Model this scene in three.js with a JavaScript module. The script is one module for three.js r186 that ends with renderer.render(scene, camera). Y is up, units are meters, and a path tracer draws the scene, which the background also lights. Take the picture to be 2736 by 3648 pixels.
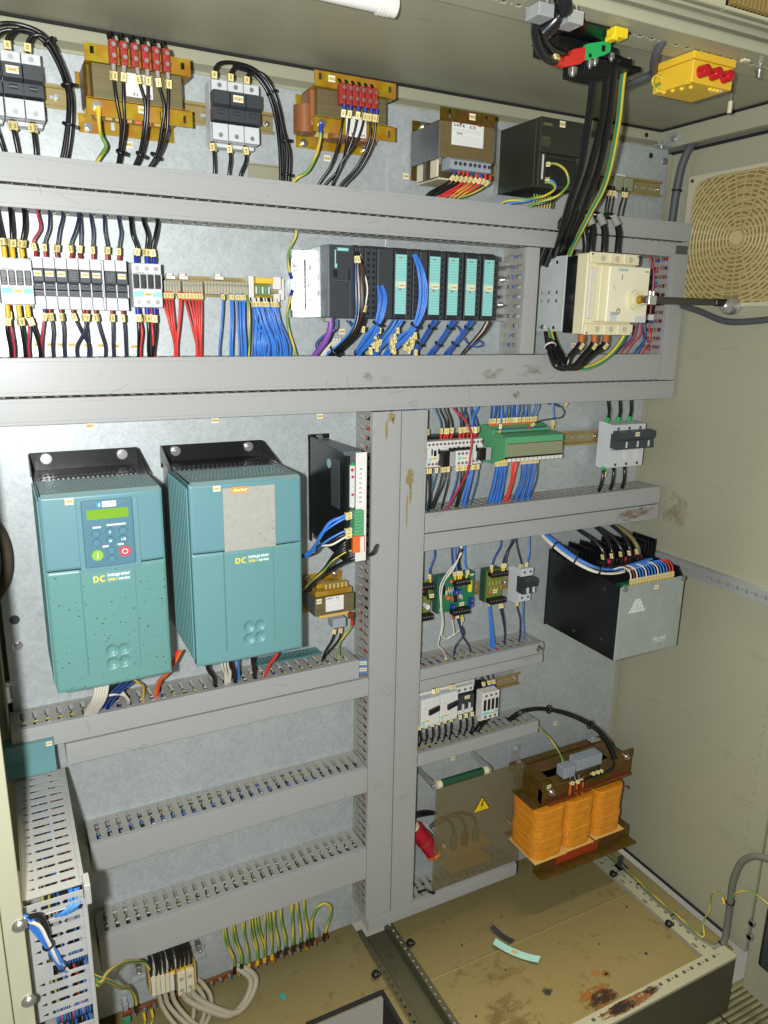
import * as THREE from 'three';
import { RoundedBoxGeometry } from 'three/addons/geometries/RoundedBoxGeometry.js';
import { mergeGeometries } from 'three/addons/utils/BufferGeometryUtils.js';

// ---------- camera, light, exposure ----------
const scene = new THREE.Scene();
const camera = new THREE.PerspectiveCamera(68.74, 0.75, 0.02, 30);
camera.rotation.order = 'YXZ';
camera.position.set(0, 0, 1.39);
camera.rotation.set(-0.249944, -0.48004, 0.01747);
const renderer = new THREE.WebGLRenderer({ antialias: true });
renderer.toneMapping = THREE.LinearToneMapping;
renderer.toneMappingExposure = 1.06;
renderer.shadowMap.enabled = true;
scene.background = new THREE.Color(0.215, 0.21, 0.175);       // dim hall around the open cabinet
// the camera's own flash, a few centimetres left of the lens
const flash = new THREE.PointLight(new THREE.Color(0.97, 0.985, 1.0), 8.8);
flash.position.set(-0.085, 0.012, 1.395);
flash.shadow.radius = 0.8; flash.castShadow = true;
scene.add(flash);
// warm hall luminaires high in front of the cabinet
const hall = new THREE.RectAreaLight(new THREE.Color(1.0, 0.88, 0.62), 60, 2.0, 0.4);
hall.position.set(1.5, 2.6, 0.8); hall.lookAt(1.5, -1.4, 0.66);
scene.add(hall);

// ---------- helpers (all sizes in millimetres: x right, y up from the lens height, z out of the mounting plate) ----------
let seed = 7;
const rnd = () => { seed = (seed * 1664525 + 1013904223) >>> 0; return seed / 4294967296; };
const rr = (a, b) => a + (b - a) * rnd();
const pick = (a) => a[Math.floor(rnd() * a.length)];
const K = 0.001;
const PI = Math.PI;
const taken = {};
const numbered = (n) => { const k = taken[n] = (taken[n] ?? -1) + 1; return k ? n + '_' + String(k).padStart(3, '0') : n; };

function bx(x0, x1, y0, y1, z0, z1, r = 0) {
  const w = Math.abs(x1 - x0), h = Math.abs(y1 - y0), d = Math.abs(z1 - z0);
  const rad = Math.min(r, w / 2.1, h / 2.1, d / 2.1);
  const g = rad > 0 ? new RoundedBoxGeometry(w * K, h * K, d * K, 1, rad * K) : new THREE.BoxGeometry(w * K, h * K, d * K);
  return g.translate((x0 + x1) / 2 * K, (y0 + y1) / 2 * K, (z0 + z1) / 2 * K);
}
function cyl(ax, x, y, z, r, len, seg = 14, r2 = r) {               // centred on x, y, z along axis ax
  const g = new THREE.CylinderGeometry(r2 * K, r * K, len * K, seg);
  if (ax === 'x') g.rotateZ(-PI / 2);
  if (ax === 'z') g.rotateX(PI / 2);
  return g.translate(x * K, y * K, z * K);
}
function ball(x, y, z, r, sx = 1, sy = 1, sz = 1) { return new THREE.SphereGeometry(r * K, 14, 10).scale(sx, sy, sz).translate(x * K, y * K, z * K); }
const V3 = (p) => new THREE.Vector3(p[0] * K, p[1] * K, p[2] * K);
function tube(pts, r, seg, rad = 7, tension = 0.5) {
  const c = new THREE.CatmullRomCurve3(pts.map(V3), false, 'centripetal', tension);
  const g = new THREE.TubeGeometry(c, seg ?? Math.max(8, pts.length * 6), r * K, rad, false);
  g.userData.keepUV = true;
  const uv = g.attributes.uv, L = c.getLength();
  for (let i = 0; i < uv.count; i++) uv.setXY(i, uv.getX(i) * L, uv.getY(i));
  return g;
}
function shp(pts, holes = []) {
  const s = new THREE.Shape(pts.map((p) => new THREE.Vector2(p[0] * K, p[1] * K)));
  for (const h of holes) s.holes.push(new THREE.Path(h.map((p) => new THREE.Vector2(p[0] * K, p[1] * K))));
  return s;
}
// outline in (a, b), pulled along the third axis: 'z' = (x, y), 'x' = (z, y), 'y' = (x, z)
function prism(ax, pts, t0, t1, holes = [], bevel = 0) {
  const lo = Math.min(t0, t1), d = Math.abs(t1 - t0);
  const o = { depth: (d - 2 * bevel) * K, bevelEnabled: bevel > 0, bevelSize: bevel * K, bevelThickness: bevel * K, bevelOffset: -bevel * K, bevelSegments: 1, curveSegments: 6 };
  const g = new THREE.ExtrudeGeometry(shp(pts, holes), o).translate(0, 0, (lo + bevel) * K);
  if (ax === 'x') g.applyMatrix4(new THREE.Matrix4().set(0, 0, 1, 0, 0, 1, 0, 0, 1, 0, 0, 0, 0, 0, 0, 1)), flip(g);   // (a,b,t) -> (t,b,a)
  if (ax === 'y') g.applyMatrix4(new THREE.Matrix4().set(1, 0, 0, 0, 0, 0, 1, 0, 0, 1, 0, 0, 0, 0, 0, 1)), flip(g);   // (a,b,t) -> (a,t,b)
  return g;
}
function flip(g) {
  for (const n of ['position', 'normal', 'uv']) {
    const a = g.attributes[n], k = a.itemSize;
    for (let i = 0; i < a.count; i += 3) for (let c = 0; c < k; c++) { const t = a.array[(i + 1) * k + c]; a.array[(i + 1) * k + c] = a.array[(i + 2) * k + c]; a.array[(i + 2) * k + c] = t; }
  }
}
const rect = (x0, x1, y0, y1) => [[x0, y0], [x1, y0], [x1, y1], [x0, y1]];
const ring = (cx, cy, r, n = 10, sx = 1) => Array.from({ length: n }, (_, i) => [cx + sx * r * Math.cos(i / n * 2 * PI), cy + r * Math.sin(i / n * 2 * PI)]);
function metric(g) {                                                  // uv in metres from the two axes a face lies along
  if (g.userData.keepUV) return g;
  const p = g.attributes.position, n = g.attributes.normal, uv = new Float32Array(p.count * 2);
  for (let i = 0; i < p.count; i++) {
    const ax = Math.abs(n.getX(i)), ay = Math.abs(n.getY(i)), az = Math.abs(n.getZ(i));
    const u = ax > ay && ax > az ? [p.getZ(i), p.getY(i)] : ay > az ? [p.getX(i), p.getZ(i)] : [p.getX(i), p.getY(i)];
    uv[i * 2] = u[0]; uv[i * 2 + 1] = u[1];
  }
  g.setAttribute('uv', new THREE.BufferAttribute(uv, 2));
  return g;
}
function join(list) {
  const gs = (Array.isArray(list) ? list.flat(3) : [list]).map((g) => {
    const keep = g.userData.keepUV, h = g.index ? g.toNonIndexed() : g;
    h.userData.keepUV = keep;
    metric(h);
    for (const n of Object.keys(h.attributes)) if (!['position', 'normal', 'uv', 'color'].includes(n)) h.deleteAttribute(n);
    return h;
  });
  return gs.length === 1 ? gs[0] : mergeGeometries(gs);
}
function part(parent, name, geoms, mat, label) {
  const m = new THREE.Mesh(join(geoms), mat);
  m.name = name; m.castShadow = m.receiveShadow = true;
  if (label) m.userData.label = label;
  parent.add(m);
  return m;
}
const parts = (parent, name, list, m) => list.map((g) => part(parent, name, [g], m));
// a thing: parts are built in place, then the group moves to the base of what was built
function thing(name, label, category, group, build) {
  const o = new THREE.Group();
  o.name = numbered(name); o.userData = { label, category };
  if (group) o.userData.group = group;
  build(o);
  const b = new THREE.Box3().setFromObject(o), c = new THREE.Vector3((b.min.x + b.max.x) / 2, b.min.y, (b.min.z + b.max.z) / 2);
  o.children.forEach((m) => m.position.sub(c));
  o.position.copy(c);
  scene.add(o);
  return o;
}
function one(name, label, category, group, geoms, mat) {               // a thing that is one mesh
  const m = new THREE.Mesh(join(geoms), mat);
  m.geometry.computeBoundingBox();
  const b = m.geometry.boundingBox, c = new THREE.Vector3((b.min.x + b.max.x) / 2, b.min.y, (b.min.z + b.max.z) / 2);
  m.geometry.translate(-c.x, -c.y, -c.z); m.position.copy(c);
  m.name = numbered(name); m.userData = { label, category }; m.castShadow = m.receiveShadow = true;
  if (group) m.userData.group = group;
  scene.add(m);
  return m;
}
function struct(name, geoms, mat) {
  const m = new THREE.Mesh(join(geoms), mat);
  m.name = numbered(name); m.userData.kind = 'structure'; m.castShadow = m.receiveShadow = true;
  scene.add(m);
  return m;
}
function copy(o, dx, dy, dz, label, group) {
  const c = o.clone(); c.name = numbered(o.name.replace(/_\d{3}$/, ''));
  c.userData = { ...o.userData, label }; if (group) c.userData.group = group;
  c.position.add(V3([dx, dy, dz])); scene.add(c);
  return c;
}

// ---------- textures ----------
function lattice(n, s) { let q = s; const a = new Float32Array(n * n); for (let i = 0; i < a.length; i++) { q = (q * 1664525 + 1013904223) >>> 0; a[i] = q / 4294967296; } return a; }
function field(size, cells, s) {                                       // tileable value noise
  const l = lattice(cells, s), o = new Float32Array(size * size), sm = (t) => t * t * (3 - 2 * t);
  for (let y = 0; y < size; y++) for (let x = 0; x < size; x++) {
    const fx = x / size * cells, fy = y / size * cells, x0 = Math.floor(fx), y0 = Math.floor(fy), tx = sm(fx - x0), ty = sm(fy - y0);
    const at = (i, j) => l[(j % cells) * cells + (i % cells)];
    o[y * size + x] = (at(x0, y0) * (1 - tx) + at(x0 + 1, y0) * tx) * (1 - ty) + (at(x0, y0 + 1) * (1 - tx) + at(x0 + 1, y0 + 1) * tx) * ty;
  }
  return o;
}
function dtex(size, fn, tile, srgb) {
  const d = new Uint8Array(size * size * 4);
  for (let i = 0; i < size * size; i++) { const c = fn(i, i % size, Math.floor(i / size)); for (let k = 0; k < 3; k++) d[i * 4 + k] = Math.max(0, Math.min(255, c[k])); d[i * 4 + 3] = 255; }
  const t = new THREE.DataTexture(d, size, size);
  t.wrapS = t.wrapT = THREE.RepeatWrapping; t.magFilter = THREE.LinearFilter; t.minFilter = THREE.LinearMipmapLinearFilter; t.generateMipmaps = true;
  t.repeat.set(1 / tile, 1 / tile); if (srgb) t.colorSpace = THREE.SRGBColorSpace; t.needsUpdate = true;
  return t;
}
function ctex(w, h, draw) {
  const c = document.createElement('canvas'); c.width = w; c.height = h;
  draw(c.getContext('2d'), w, h);
  const t = new THREE.CanvasTexture(c); t.colorSpace = THREE.SRGBColorSpace; t.anisotropy = 8;
  return t;
}
const n8 = field(256, 8, 11), n16 = field(256, 16, 12), n32 = field(256, 32, 13), n64 = field(256, 64, 14), n128 = field(256, 128, 15), n4 = field(256, 4, 16);
const grey = (v) => [v, v, v];

// ---------- materials ----------
const mat = (hex, rough = 0.5, metal = 0, extra = {}) => new THREE.MeshStandardMaterial({ color: hex, roughness: rough, metalness: metal, ...extra });
const zincMap = dtex(256, (i) => { const v = 222 + 8 * (n32[i] - 0.5) + 13 * (n64[i] - 0.5) + 7 * (n8[i] - 0.5) + 18 * (n128[i] - 0.5) - (n128[i] > 0.86 && n64[i] > 0.55 ? 22 : 0); return [v * 0.978, v * 0.995, v]; }, 0.34, true);
const zincRough = dtex(256, (i) => grey(116 + 14 * (n16[i] - 0.5) + 12 * (n64[i] - 0.5)), 0.3);
const zincBump = dtex(256, (i) => grey(128 + 70 * (n64[i] - 0.5) + 50 * (n32[i] - 0.5)), 0.22);
const grain = dtex(256, (i) => grey(242 + 12 * (n128[i] - 0.5) + 10 * (n16[i] - 0.5) + 8 * (n4[i] - 0.5)), 0.25, true);
const peel = dtex(256, (i) => grey(128 + 60 * (n128[i] - 0.5) + 60 * (n64[i] - 0.5)), 0.12);
// scuffs, specks and scratches of use on smooth plastic and paint
const worn = (s, base, nScr, nSpk, nTouch) => { const t = ctex(1024, 1024, (c, w, h) => {
  seed = s; c.fillStyle = base; c.fillRect(0, 0, w, h);
  for (let i = 0; i < nTouch; i++) { const x = rr(0, w), y = rr(0, h), r = rr(8, 34); c.fillStyle = 'rgba(96,88,66,0.10)'; for (let k = 0; k < r * 5; k++) { const a = rr(0, 2 * PI), q = r * Math.sqrt(rnd()); c.fillRect(x + q * Math.cos(a), y + q * Math.sin(a) * 0.6, rr(1, 3.4), rr(1, 2.4)); } }
  for (let i = 0; i < nScr; i++) { const x = rr(0, w), y = rr(0, h), a = rr(-0.5, 0.5) + (rnd() > 0.7 ? 1.5 : 0), l = rr(6, 70); c.strokeStyle = rnd() > 0.45 ? 'rgba(255,255,250,0.28)' : 'rgba(90,84,70,0.22)'; c.lineWidth = rr(0.6, 1.5); c.beginPath(); c.moveTo(x, y); c.lineTo(x + l * Math.cos(a), y + l * Math.sin(a)); c.stroke(); }
  for (let i = 0; i < nSpk; i++) { c.fillStyle = rnd() > 0.3 ? 'rgba(60,54,40,0.4)' : 'rgba(255,255,255,0.4)'; const r = rr(0.6, 2); c.fillRect(rr(0, w), rr(0, h), r, r); }
}); t.wrapS = t.wrapT = THREE.RepeatWrapping; t.repeat.set(1 / 0.9, 1 / 0.9); return t; };
const smudge = worn(301, '#f1f1ef', 150, 190, 18), scuffP = worn(417, '#f2f2ee', 110, 700, 18);
const M = {
  zinc: mat(0xd4d8d6, 1, 0.38, { map: zincMap, roughnessMap: zincRough, bumpMap: zincBump, bumpScale: 0.0001 }),
  steel: mat(0xc8c8c4, 0.28, 0.95), dull: mat(0x9a9c9a, 0.45, 0.8),
  galv: mat(0xaeb2b0, 0.42, 0.35, { map: grain }),
  paint: mat(0xa5a48e, 0.42, 0, { map: scuffP, bumpMap: peel, bumpScale: 0.00012 }),
    pvc: mat(0xa6a7a5, 0.4, 0, { map: smudge }), pvcd: mat(0xa09f96, 0.5, 0, { map: grain }),
  gasket: mat(0x161616, 0.8), black: mat(0x131315, 0.42), blackm: mat(0x111214, 0.32, 0.1), dark: mat(0x33363a, 0.5), darkdr: mat(0x383d42, 0.38),
  graylt: mat(0xc3c6c6, 0.45), white: mat(0xd2d0c8, 0.45), ivory: mat(0xcfc7a8, 0.45), cream: mat(0xdcd3ae, 0.42),
  teal: mat(0x5e8a8a, 0.42, 0, {}), tealtag: mat(0x84c3c0, 0.6),
  brassz: mat(0xc4a544, 0.32, 0.32, { map: dtex(256, (i) => { const a = n8[i], b = n16[i]; return [225 + 30 * (a - 0.5), 205 + 60 * (b - 0.5), 150 + 150 * (a - 0.5)]; }, 0.16, true) }),
  bronzez: mat(0x7d6a3a, 0.36, 0.4, { map: dtex(256, (i) => { const a = n8[i], b = n32[i]; return [215 + 50 * (a - 0.5), 195 + 60 * (b - 0.5), 160 + 120 * (a - 0.5)]; }, 0.2, true) }),
  rail: mat(0xa39260, 0.4, 0.35, { map: grain }),
  lam: mat(0x8d8158, 0.5, 0.25, { map: dtex(128, (i, x, y) => grey(205 + 40 * (n128[(y * 256 + 3) % 65536] - 0.5) + (y % 5 ? 0 : -38)), 0.05, true) }),
  lamgrey: mat(0x8f9292, 0.42, 0.55, { map: dtex(128, (i, x, y) => grey(208 + 46 * (n128[(x * 256 + 7) % 65536] - 0.5) + (x % 6 ? 0 : -34)), 0.05, true) }),
  copper: mat(0x8a4a25, 0.4, 0.5), coil: mat(0x8a5630, 0.42, 0.1), paper: mat(0xb79a55, 0.7), amber: mat(0xc9a45a, 0.6),
  orange: mat(0xe69c2c, 0.32, 0, { map: dtex(256, (i, x, y) => { const v = n8[i] * 0.5 + n32[i] * 0.5, b = 26 * (field1(y >> 3) - 0.5) + 12 * (field1(y) - 0.5); return [235 + 24 * (v - 0.5) + b, 222 + 50 * (v - 0.5) + b, 200 + 60 * (v - 0.5) + b]; }, 0.09, true) }),
  red: mat(0xc03026, 0.4), maroon: mat(0x99332c, 0.35), blueM: mat(0x1f3a9a, 0.35), yellow: mat(0xdcb430, 0.42), yellowb: mat(0xdcc21c, 0.45), green: mat(0x559c6c, 0.5), greenb: mat(0x27a355, 0.45), pcb: mat(0x22704a, 0.45), pcb2: mat(0x6d7a35, 0.45), orangep: mat(0xd8672a, 0.45), grayt: mat(0x8f979d, 0.45), clear: mat(0x84876a, 0.3), purple: mat(0x7c4a9c, 0.45),
  wblack: mat(0x141416, 0.3), wblue: mat(0x3a79cc, 0.36), wdblue: mat(0x2b4a8e, 0.38), wred: mat(0xd03a34, 0.38), wcrim: mat(0xb0304a, 0.38), wwhite: mat(0xd2cdbd, 0.45), wgray: mat(0x8d8a80, 0.5), wbrown: mat(0x7c3c22, 0.45), wteal: mat(0x2c6880, 0.4), wnavy: mat(0x2a2c48, 0.36), wcable: mat(0x19191b, 0.24), loom: mat(0x4a4c4e, 0.55),
  tag: mat(0xd9c57e, 0.5), lens: mat(0xa8121c, 0.12, 0, { emissive: 0x300204 }),
};
function field1(y) { return n128[((y * 7) % 256) * 256 + 5]; }
M.yg = new THREE.MeshStandardMaterial({ roughness: 0.4, map: dtex(64, (i, x, y) => (((y + x * 1) % 64) < 32 ? [196, 180, 62] : [104, 146, 66]), 1, true) });
M.yg.map.repeat.set(14, 1);
M.ygbig = new THREE.MeshStandardMaterial({ roughness: 0.36, map: dtex(64, (i, x, y) => ((y % 22) < 11 ? [222, 190, 48] : [44, 132, 100]), 1, true) });
M.ygbig.map.repeat.set(1.2, 1);
const printed = (t, extra = {}) => new THREE.MeshStandardMaterial({ map: t, roughness: 0.55, ...extra });
function plaque(x0, x1, y0, y1, z, th = 0.6) {                          // a thin printed plate facing out of the cabinet, print fills its face
  const g = new THREE.BoxGeometry((x1 - x0) * K, (y1 - y0) * K, th * K).translate((x0 + x1) / 2 * K, (y0 + y1) / 2 * K, (z + th / 2) * K);
  g.userData.keepUV = true;
  return g;
}
const tagTex = ctex(64, 48, (c, w, h) => {
  c.fillStyle = '#e6e2d2'; c.fillRect(0, 0, w, h); c.fillStyle = '#8d7a44'; c.fillRect(0, 12, w, 2); c.fillRect(0, 34, w, 2); c.fillStyle = '#dcc27a'; c.fillRect(0, 14, w, 20);
  c.fillStyle = '#3b2c12'; for (let k = 0; k < 5; k++) c.fillRect(14 + k * 8, 19 + (k % 2), 4, 10 - (k % 3));
});
const tagMat = printed(tagTex);
const sleeveTex = ctex(32, 64, (c, w, h) => { c.fillStyle = '#e0cf8e'; c.fillRect(0, 0, w, h); c.fillStyle = '#4a3d1c'; for (let k = 0; k < 3; k++) c.fillRect(10, 16 + k * 12, 12, 6); });
const sleeveMat = printed(sleeveTex, { roughness: 0.45 });

function sticker(x, y, z, label) {
  const m = one('marker_label', label, 'label', 'cream marker labels stuck on the mounting plate', [plaque(x - 6.5, x + 6.5, y - 5, y + 5, z)], tagMat);
  return m;
}

// ---------- wires ----------
function along(pts, t) {
  const c = new THREE.CatmullRomCurve3(pts.map(V3), false, 'centripetal');
  return [c.getPointAt(t), c.getTangentAt(t), c.getLength() / K];
}
function oriented(g, p, t) { const q = new THREE.Quaternion().setFromUnitVectors(new THREE.Vector3(0, 1, 0), t.clone().normalize()); return g.applyQuaternion(q).translate(p.x, p.y, p.z); }
const sleeveGeo = (p, t, r, l) => { if (r > 4) { const f = new THREE.BoxGeometry(7 * K, l * K, 3 * K).translate(0, 0, (r + 1) * K); f.userData.keepUV = true; return oriented(f, p, t); } const g = new THREE.BoxGeometry((2 * r + 1.8) * K, l * K, (2 * r + 1.6) * K); g.userData.keepUV = true; return oriented(g, p, t); };
const ferGeo = (p, t, r, l) => oriented(new THREE.CylinderGeometry(r * K, r * K, l * K, 9), p, t);
// W(label, group, colour, radius, points, {s, e: ferrule colours at the start and end, st, et: marker sleeves there})
function W(label, group, m, r, pts, o = {}) {
  if (r < 3.3) pts = pts.map((p, i) => i > 1 && i < pts.length - 1 ? [p[0] + rr(-1.7, 1.7), p[1], Math.max(r + 1, p[2] + rr(-2, 2))] : p);   // real wires never hang alike
  return thing(o.name ?? 'wire', label, o.cat ?? 'wire', group, (g) => {
    part(g, 'insulation', tube(pts, r, o.seg, r > 4 ? 12 : 6), m);
    const L = along(pts, 0)[2], put = (mm) => along(pts, Math.max(0, Math.min(1, mm / L)));
    const end = (fer, tag, at) => {
      const len = o.fl ?? 9, tl = o.tl ?? 10;
      if (fer) { const [p, t] = put(at(len / 2)); part(g, 'ferrule', ferGeo(p, t, r + 0.9, len), fer); }
      if (tag) { const [p, t] = put(at((fer ? len : 0) + (tag === true ? 0 : tag) + tl / 2 + 1)); part(g, 'marker_sleeve', sleeveGeo(p, t, r + 0.5, tl), sleeveMat); }
    };
    end(o.s, o.st, (d) => d); end(o.e, o.et, (d) => L - d);
  });
}
function tie(label, pts, t, r, m = M.black) {
  const [p, d] = along(pts, t);
  const q = new THREE.Quaternion().setFromUnitVectors(new THREE.Vector3(0, 0, 1), d.clone().normalize());
  const g = new THREE.TorusGeometry(r * K, 1.3 * K, 6, 18).scale(1, 1, 1.8).applyQuaternion(q).translate(p.x, p.y, p.z);
  const head = new THREE.BoxGeometry(5 * K, 6 * K, 5 * K).translate((r + 2) * K, 0, 0).applyQuaternion(q).translate(p.x, p.y, p.z);
  return one('cable_tie', label, 'cable tie', null, [g, head], m);
}

// a bundle of strands tied together is one thing: its strands are too thin to pick apart
function strands(label, group, list, o = {}) {                           // list of [points, radius, material]
  return thing(o.name ?? 'wire_bundle', label, o.cat ?? 'wire bundle', group, (g) => {
    const by = new Map();
    for (const [p, r, m] of list) { if (!by.has(m)) by.set(m, []); by.get(m).push(tube(p, r, o.seg, 6)); }
    for (const [m, gs] of by) part(g, 'strands', gs, m).userData.kind = 'stuff';
    if (o.tags?.length) part(g, 'marker_sleeves', o.tags, sleeveMat).userData.kind = 'stuff';
    for (const [m, gs] of o.fer ?? []) part(g, 'ferrules', gs, m).userData.kind = 'stuff';
    for (const t of o.ties ?? []) part(g, 'cable_tie', [tieGeo(...t)], M.black);
  });
}
function tieGeo(pts, t, r) {
  const [p, d] = along(pts, t), q = new THREE.Quaternion().setFromUnitVectors(new THREE.Vector3(0, 0, 1), d.clone().normalize());
  return new THREE.TorusGeometry(r * K, 1.3 * K, 6, 18).scale(1, 1, 1.8).applyQuaternion(q).translate(p.x, p.y, p.z);
}
// dirt, rust and dried drips: thin sheets whose outline is broken up by noise
function stainTex(n, s, fn) {
  const a = field(128, 6, s), b = field(128, 18, s + 1), c = field(128, 64, s + 2), d = new Uint8Array(128 * 128 * 4);
  for (let y = 0; y < 128; y++) for (let x = 0; x < 128; x++) { const i = y * 128 + x, v = Math.max(0, Math.min(1, fn(x / 127 * 2 - 1, y / 127 * 2 - 1, a[i], b[i], c[i]))) * 255; d.set([v, v, v, 255], i * 4); }
  const t = new THREE.DataTexture(d, 128, 128); t.magFilter = THREE.LinearFilter; t.minFilter = THREE.LinearFilter; t.needsUpdate = true;
  return t;
}
const patchy = (k, e) => (x, y, a, b, c) => { const r = Math.sqrt(x * x + y * y); return ((a * 0.5 + b * 0.3 + c * 0.3) - 0.28 - 0.62 * r ** e) * k * (0.35 + 0.9 * c); };
function stain(name, ax, u0, u1, v0, v1, t, col, s, k = 4, e = 1.6) {
  const g = new THREE.PlaneGeometry((u1 - u0) * K, (v1 - v0) * K); g.userData.keepUV = true;
  if (ax === 'y') g.rotateX(-PI / 2).translate((u0 + u1) / 2 * K, t * K, (v0 + v1) / 2 * K);
  else if (ax === 'x') g.rotateY(-PI / 2).translate(t * K, (v0 + v1) / 2 * K, (u0 + u1) / 2 * K);
  else g.translate((u0 + u1) / 2 * K, (v0 + v1) / 2 * K, t * K);
  const m = new THREE.MeshStandardMaterial({ color: col, roughness: 0.8, transparent: true, alphaMap: stainTex(128, s, patchy(k, e)) });
  const o = struct(name, [g], m); o.castShadow = false; return o;
}
const ord = ['first', 'second', 'third', 'fourth', 'fifth', 'sixth', 'seventh', 'eighth', 'ninth', 'tenth', 'eleventh', 'twelfth', 'thirteenth', 'fourteenth', 'fifteenth', 'sixteenth', 'seventeenth', 'eighteenth', 'nineteenth', 'twentieth'];
M.paintlt = M.wall = M.roof = M.paint;                                  // one sheet paint for the whole cabinet

// ---------- the cabinet itself ----------
const floorMap = dtex(512, (i, x, y) => { const j = (y >> 1) * 256 + (x >> 1), k = ((y * 3) % 256) * 256 + ((x * 3) % 256); const s = Math.max(0, n16[j] * 0.4 + n64[j] * 0.6 - 0.7) * 2.2; const v = 232 + 18 * (n128[k] - 0.5) - 130 * s * n128[k]; return [v, v - 6 * s, v - 18 - 20 * s]; }, 0.7, true);
M.floor = mat(0x8c7f5c, 0.34, 0, { map: floorMap });
M.glandp = M.floor;
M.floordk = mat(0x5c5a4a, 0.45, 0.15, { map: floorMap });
struct('mounting_plate', [bx(-26, 715.6, -1440, 396, -3, 0, 1.2), bx(717.4, 1457, -1440, 398, -3, 0, 1.2)], M.zinc);
struct('plate_seam', [cyl('y', 716.5, -520, -0.6, 1.5, 1830, 10)], M.galv);
struct('back_wall', [bx(-70, 1490, -1480, 445, -64, -60)], M.wall);
struct('ceiling', [bx(-70, 1490, 440, 444, -64, 484)], M.roof);
struct('right_wall', [bx(1480, 1484, -1452, 397, -58, 424)], M.wall);
struct('left_wall', [bx(-74, -70, -1480, 444, -60, 484)], M.wall);
struct('ceiling_gasket', [bx(-70, 1442, 435.5, 439.8, -12, -7), bx(1436, 1441, 435.5, 439.8, -7, 470)], M.gasket);
// rear and right top frame rails: a face, a slanted web and a flange
const railProfile = [[-58, 439.5], [-13, 439.5], [-13, 416], [-30, 409], [-30, 404], [-18, 401], [-18, 393], [-58, 393]];
struct('rear_top_rail', [prism('x', railProfile, -70, 1441)], M.paintlt);
struct('right_top_rail', [bx(1441.5, 1479.5, 398, 439.5, -58, 476, 2)], M.paintlt);
struct('wall_gasket', [bx(1474, 1479.6, 390, 396.5, -20, 424), bx(1474, 1479.6, -1456, -1451, -20, 424)], M.gasket);
struct('rear_right_post', [bx(1459, 1479.5, -1462, 392, -58, -6, 2)], M.paint);
one('plug', 'round black plug in the cream rail above the second transformer', 'plug', null, [cyl('z', 706, 424, -12, 9, 4, 18), ball(706, 424, -10, 7, 1, 1, 0.35)], M.black);
one('rail_hole', 'dark round hole in the cream rail at the rear right top corner', 'hole', null, [cyl('z', 1395, 425, -12.6, 5, 1.2, 16)], M.gasket);
// roof front bar with its punched underside, lip and step
M.grilleslat = mat(0x7d6a3c, 0.5);
const sqHoles = [];
for (let i = 0; i < 30; i++) { const x = 560 + i * 25; sqHoles.push(rect(x, x + 9, 434, 443)); if (i < 29) sqHoles.push(ring(x + 17, 438.5, 2.2, 6)); }
struct('roof_front_bar', [prism('y', rect(300, 1480, 398, 478), 420, 422, sqHoles), bx(300, 1480, 419, 434, 478.5, 483, 1.5), bx(300, 1480, 423, 460, 398, 401), bx(300, 1480, 434.5, 457, 468, 471), bx(300, 1480, 454, 459, 471.5, 485, 1.5)], M.paintlt);
struct('roof_hood', [bx(300, 1030, 461, 900, 478, 490, 2), bx(1030.5, 1900, 461, 466, 478, 490, 1)], M.paintlt);
thing('ceiling_grille', 'brown slatted ventilation grille above the roof edge at the top right', 'grille', null, (g) => {
  part(g, 'backing', [bx(1000, 1900, 466.5, 900, 440, 446)], M.gasket);
  for (let i = 0; i < 40; i++) { const x = 1050 + i * 9; part(g, 'slat', [bx(x, x + 4.6, 473, 700, 476, 488, 0.8)], M.grilleslat); }
});
// right front post with punched strip
const postHoles = [];
for (let i = 0; i < 46; i++) { const y = -1480 + i * 25; postHoles.push(rect(434, 441, y, y + 9)); if (i % 2) postHoles.push(rect(435, 440, y + 15, y + 19)); }
struct('right_front_post', [prism('x', rect(424, 477, -1462, 400), 1477, 1479, postHoles), bx(1479.5, 1500, -1462, 400, 424, 478, 1)], M.paintlt);
struct('right_door_edge', [bx(1481, 1500, -1560, 440, 482, 700, 2)], M.paintlt);
struct('left_front_post', [bx(-120, -58, -1480, 440, 452, 486, 2), bx(-57.5, -33, -1480, 440, 470, 480, 2)], M.paintlt);
for (const [i, y] of [-752, -870].entries()) thing('post_screw', ['upper', 'lower'][i] + ' dome head screw on the white left front post', 'screw', 'screws on the left front post', (g) => { part(g, 'washer', [cyl('z', -38, y, 481, 9, 2, 20)], M.steel); part(g, 'head', [ball(-38, y, 482, 7, 1, 1, 0.7)], M.steel); });
struct('left_rear_flange', [bx(-36, -33, -790, -470, 8, 62, 1), bx(-70, -37, -1470, 440, -10, -6)], M.paint);
one('latch', 'bright latch bracket on the left frame beside the teal drive', 'latch', null, [bx(-34, -26, -655, -615, 42, 52, 2), cyl('x', -28, -620, 48, 5, 8), cyl('x', -28, -650, 48, 4, 8)], M.steel);

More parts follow.
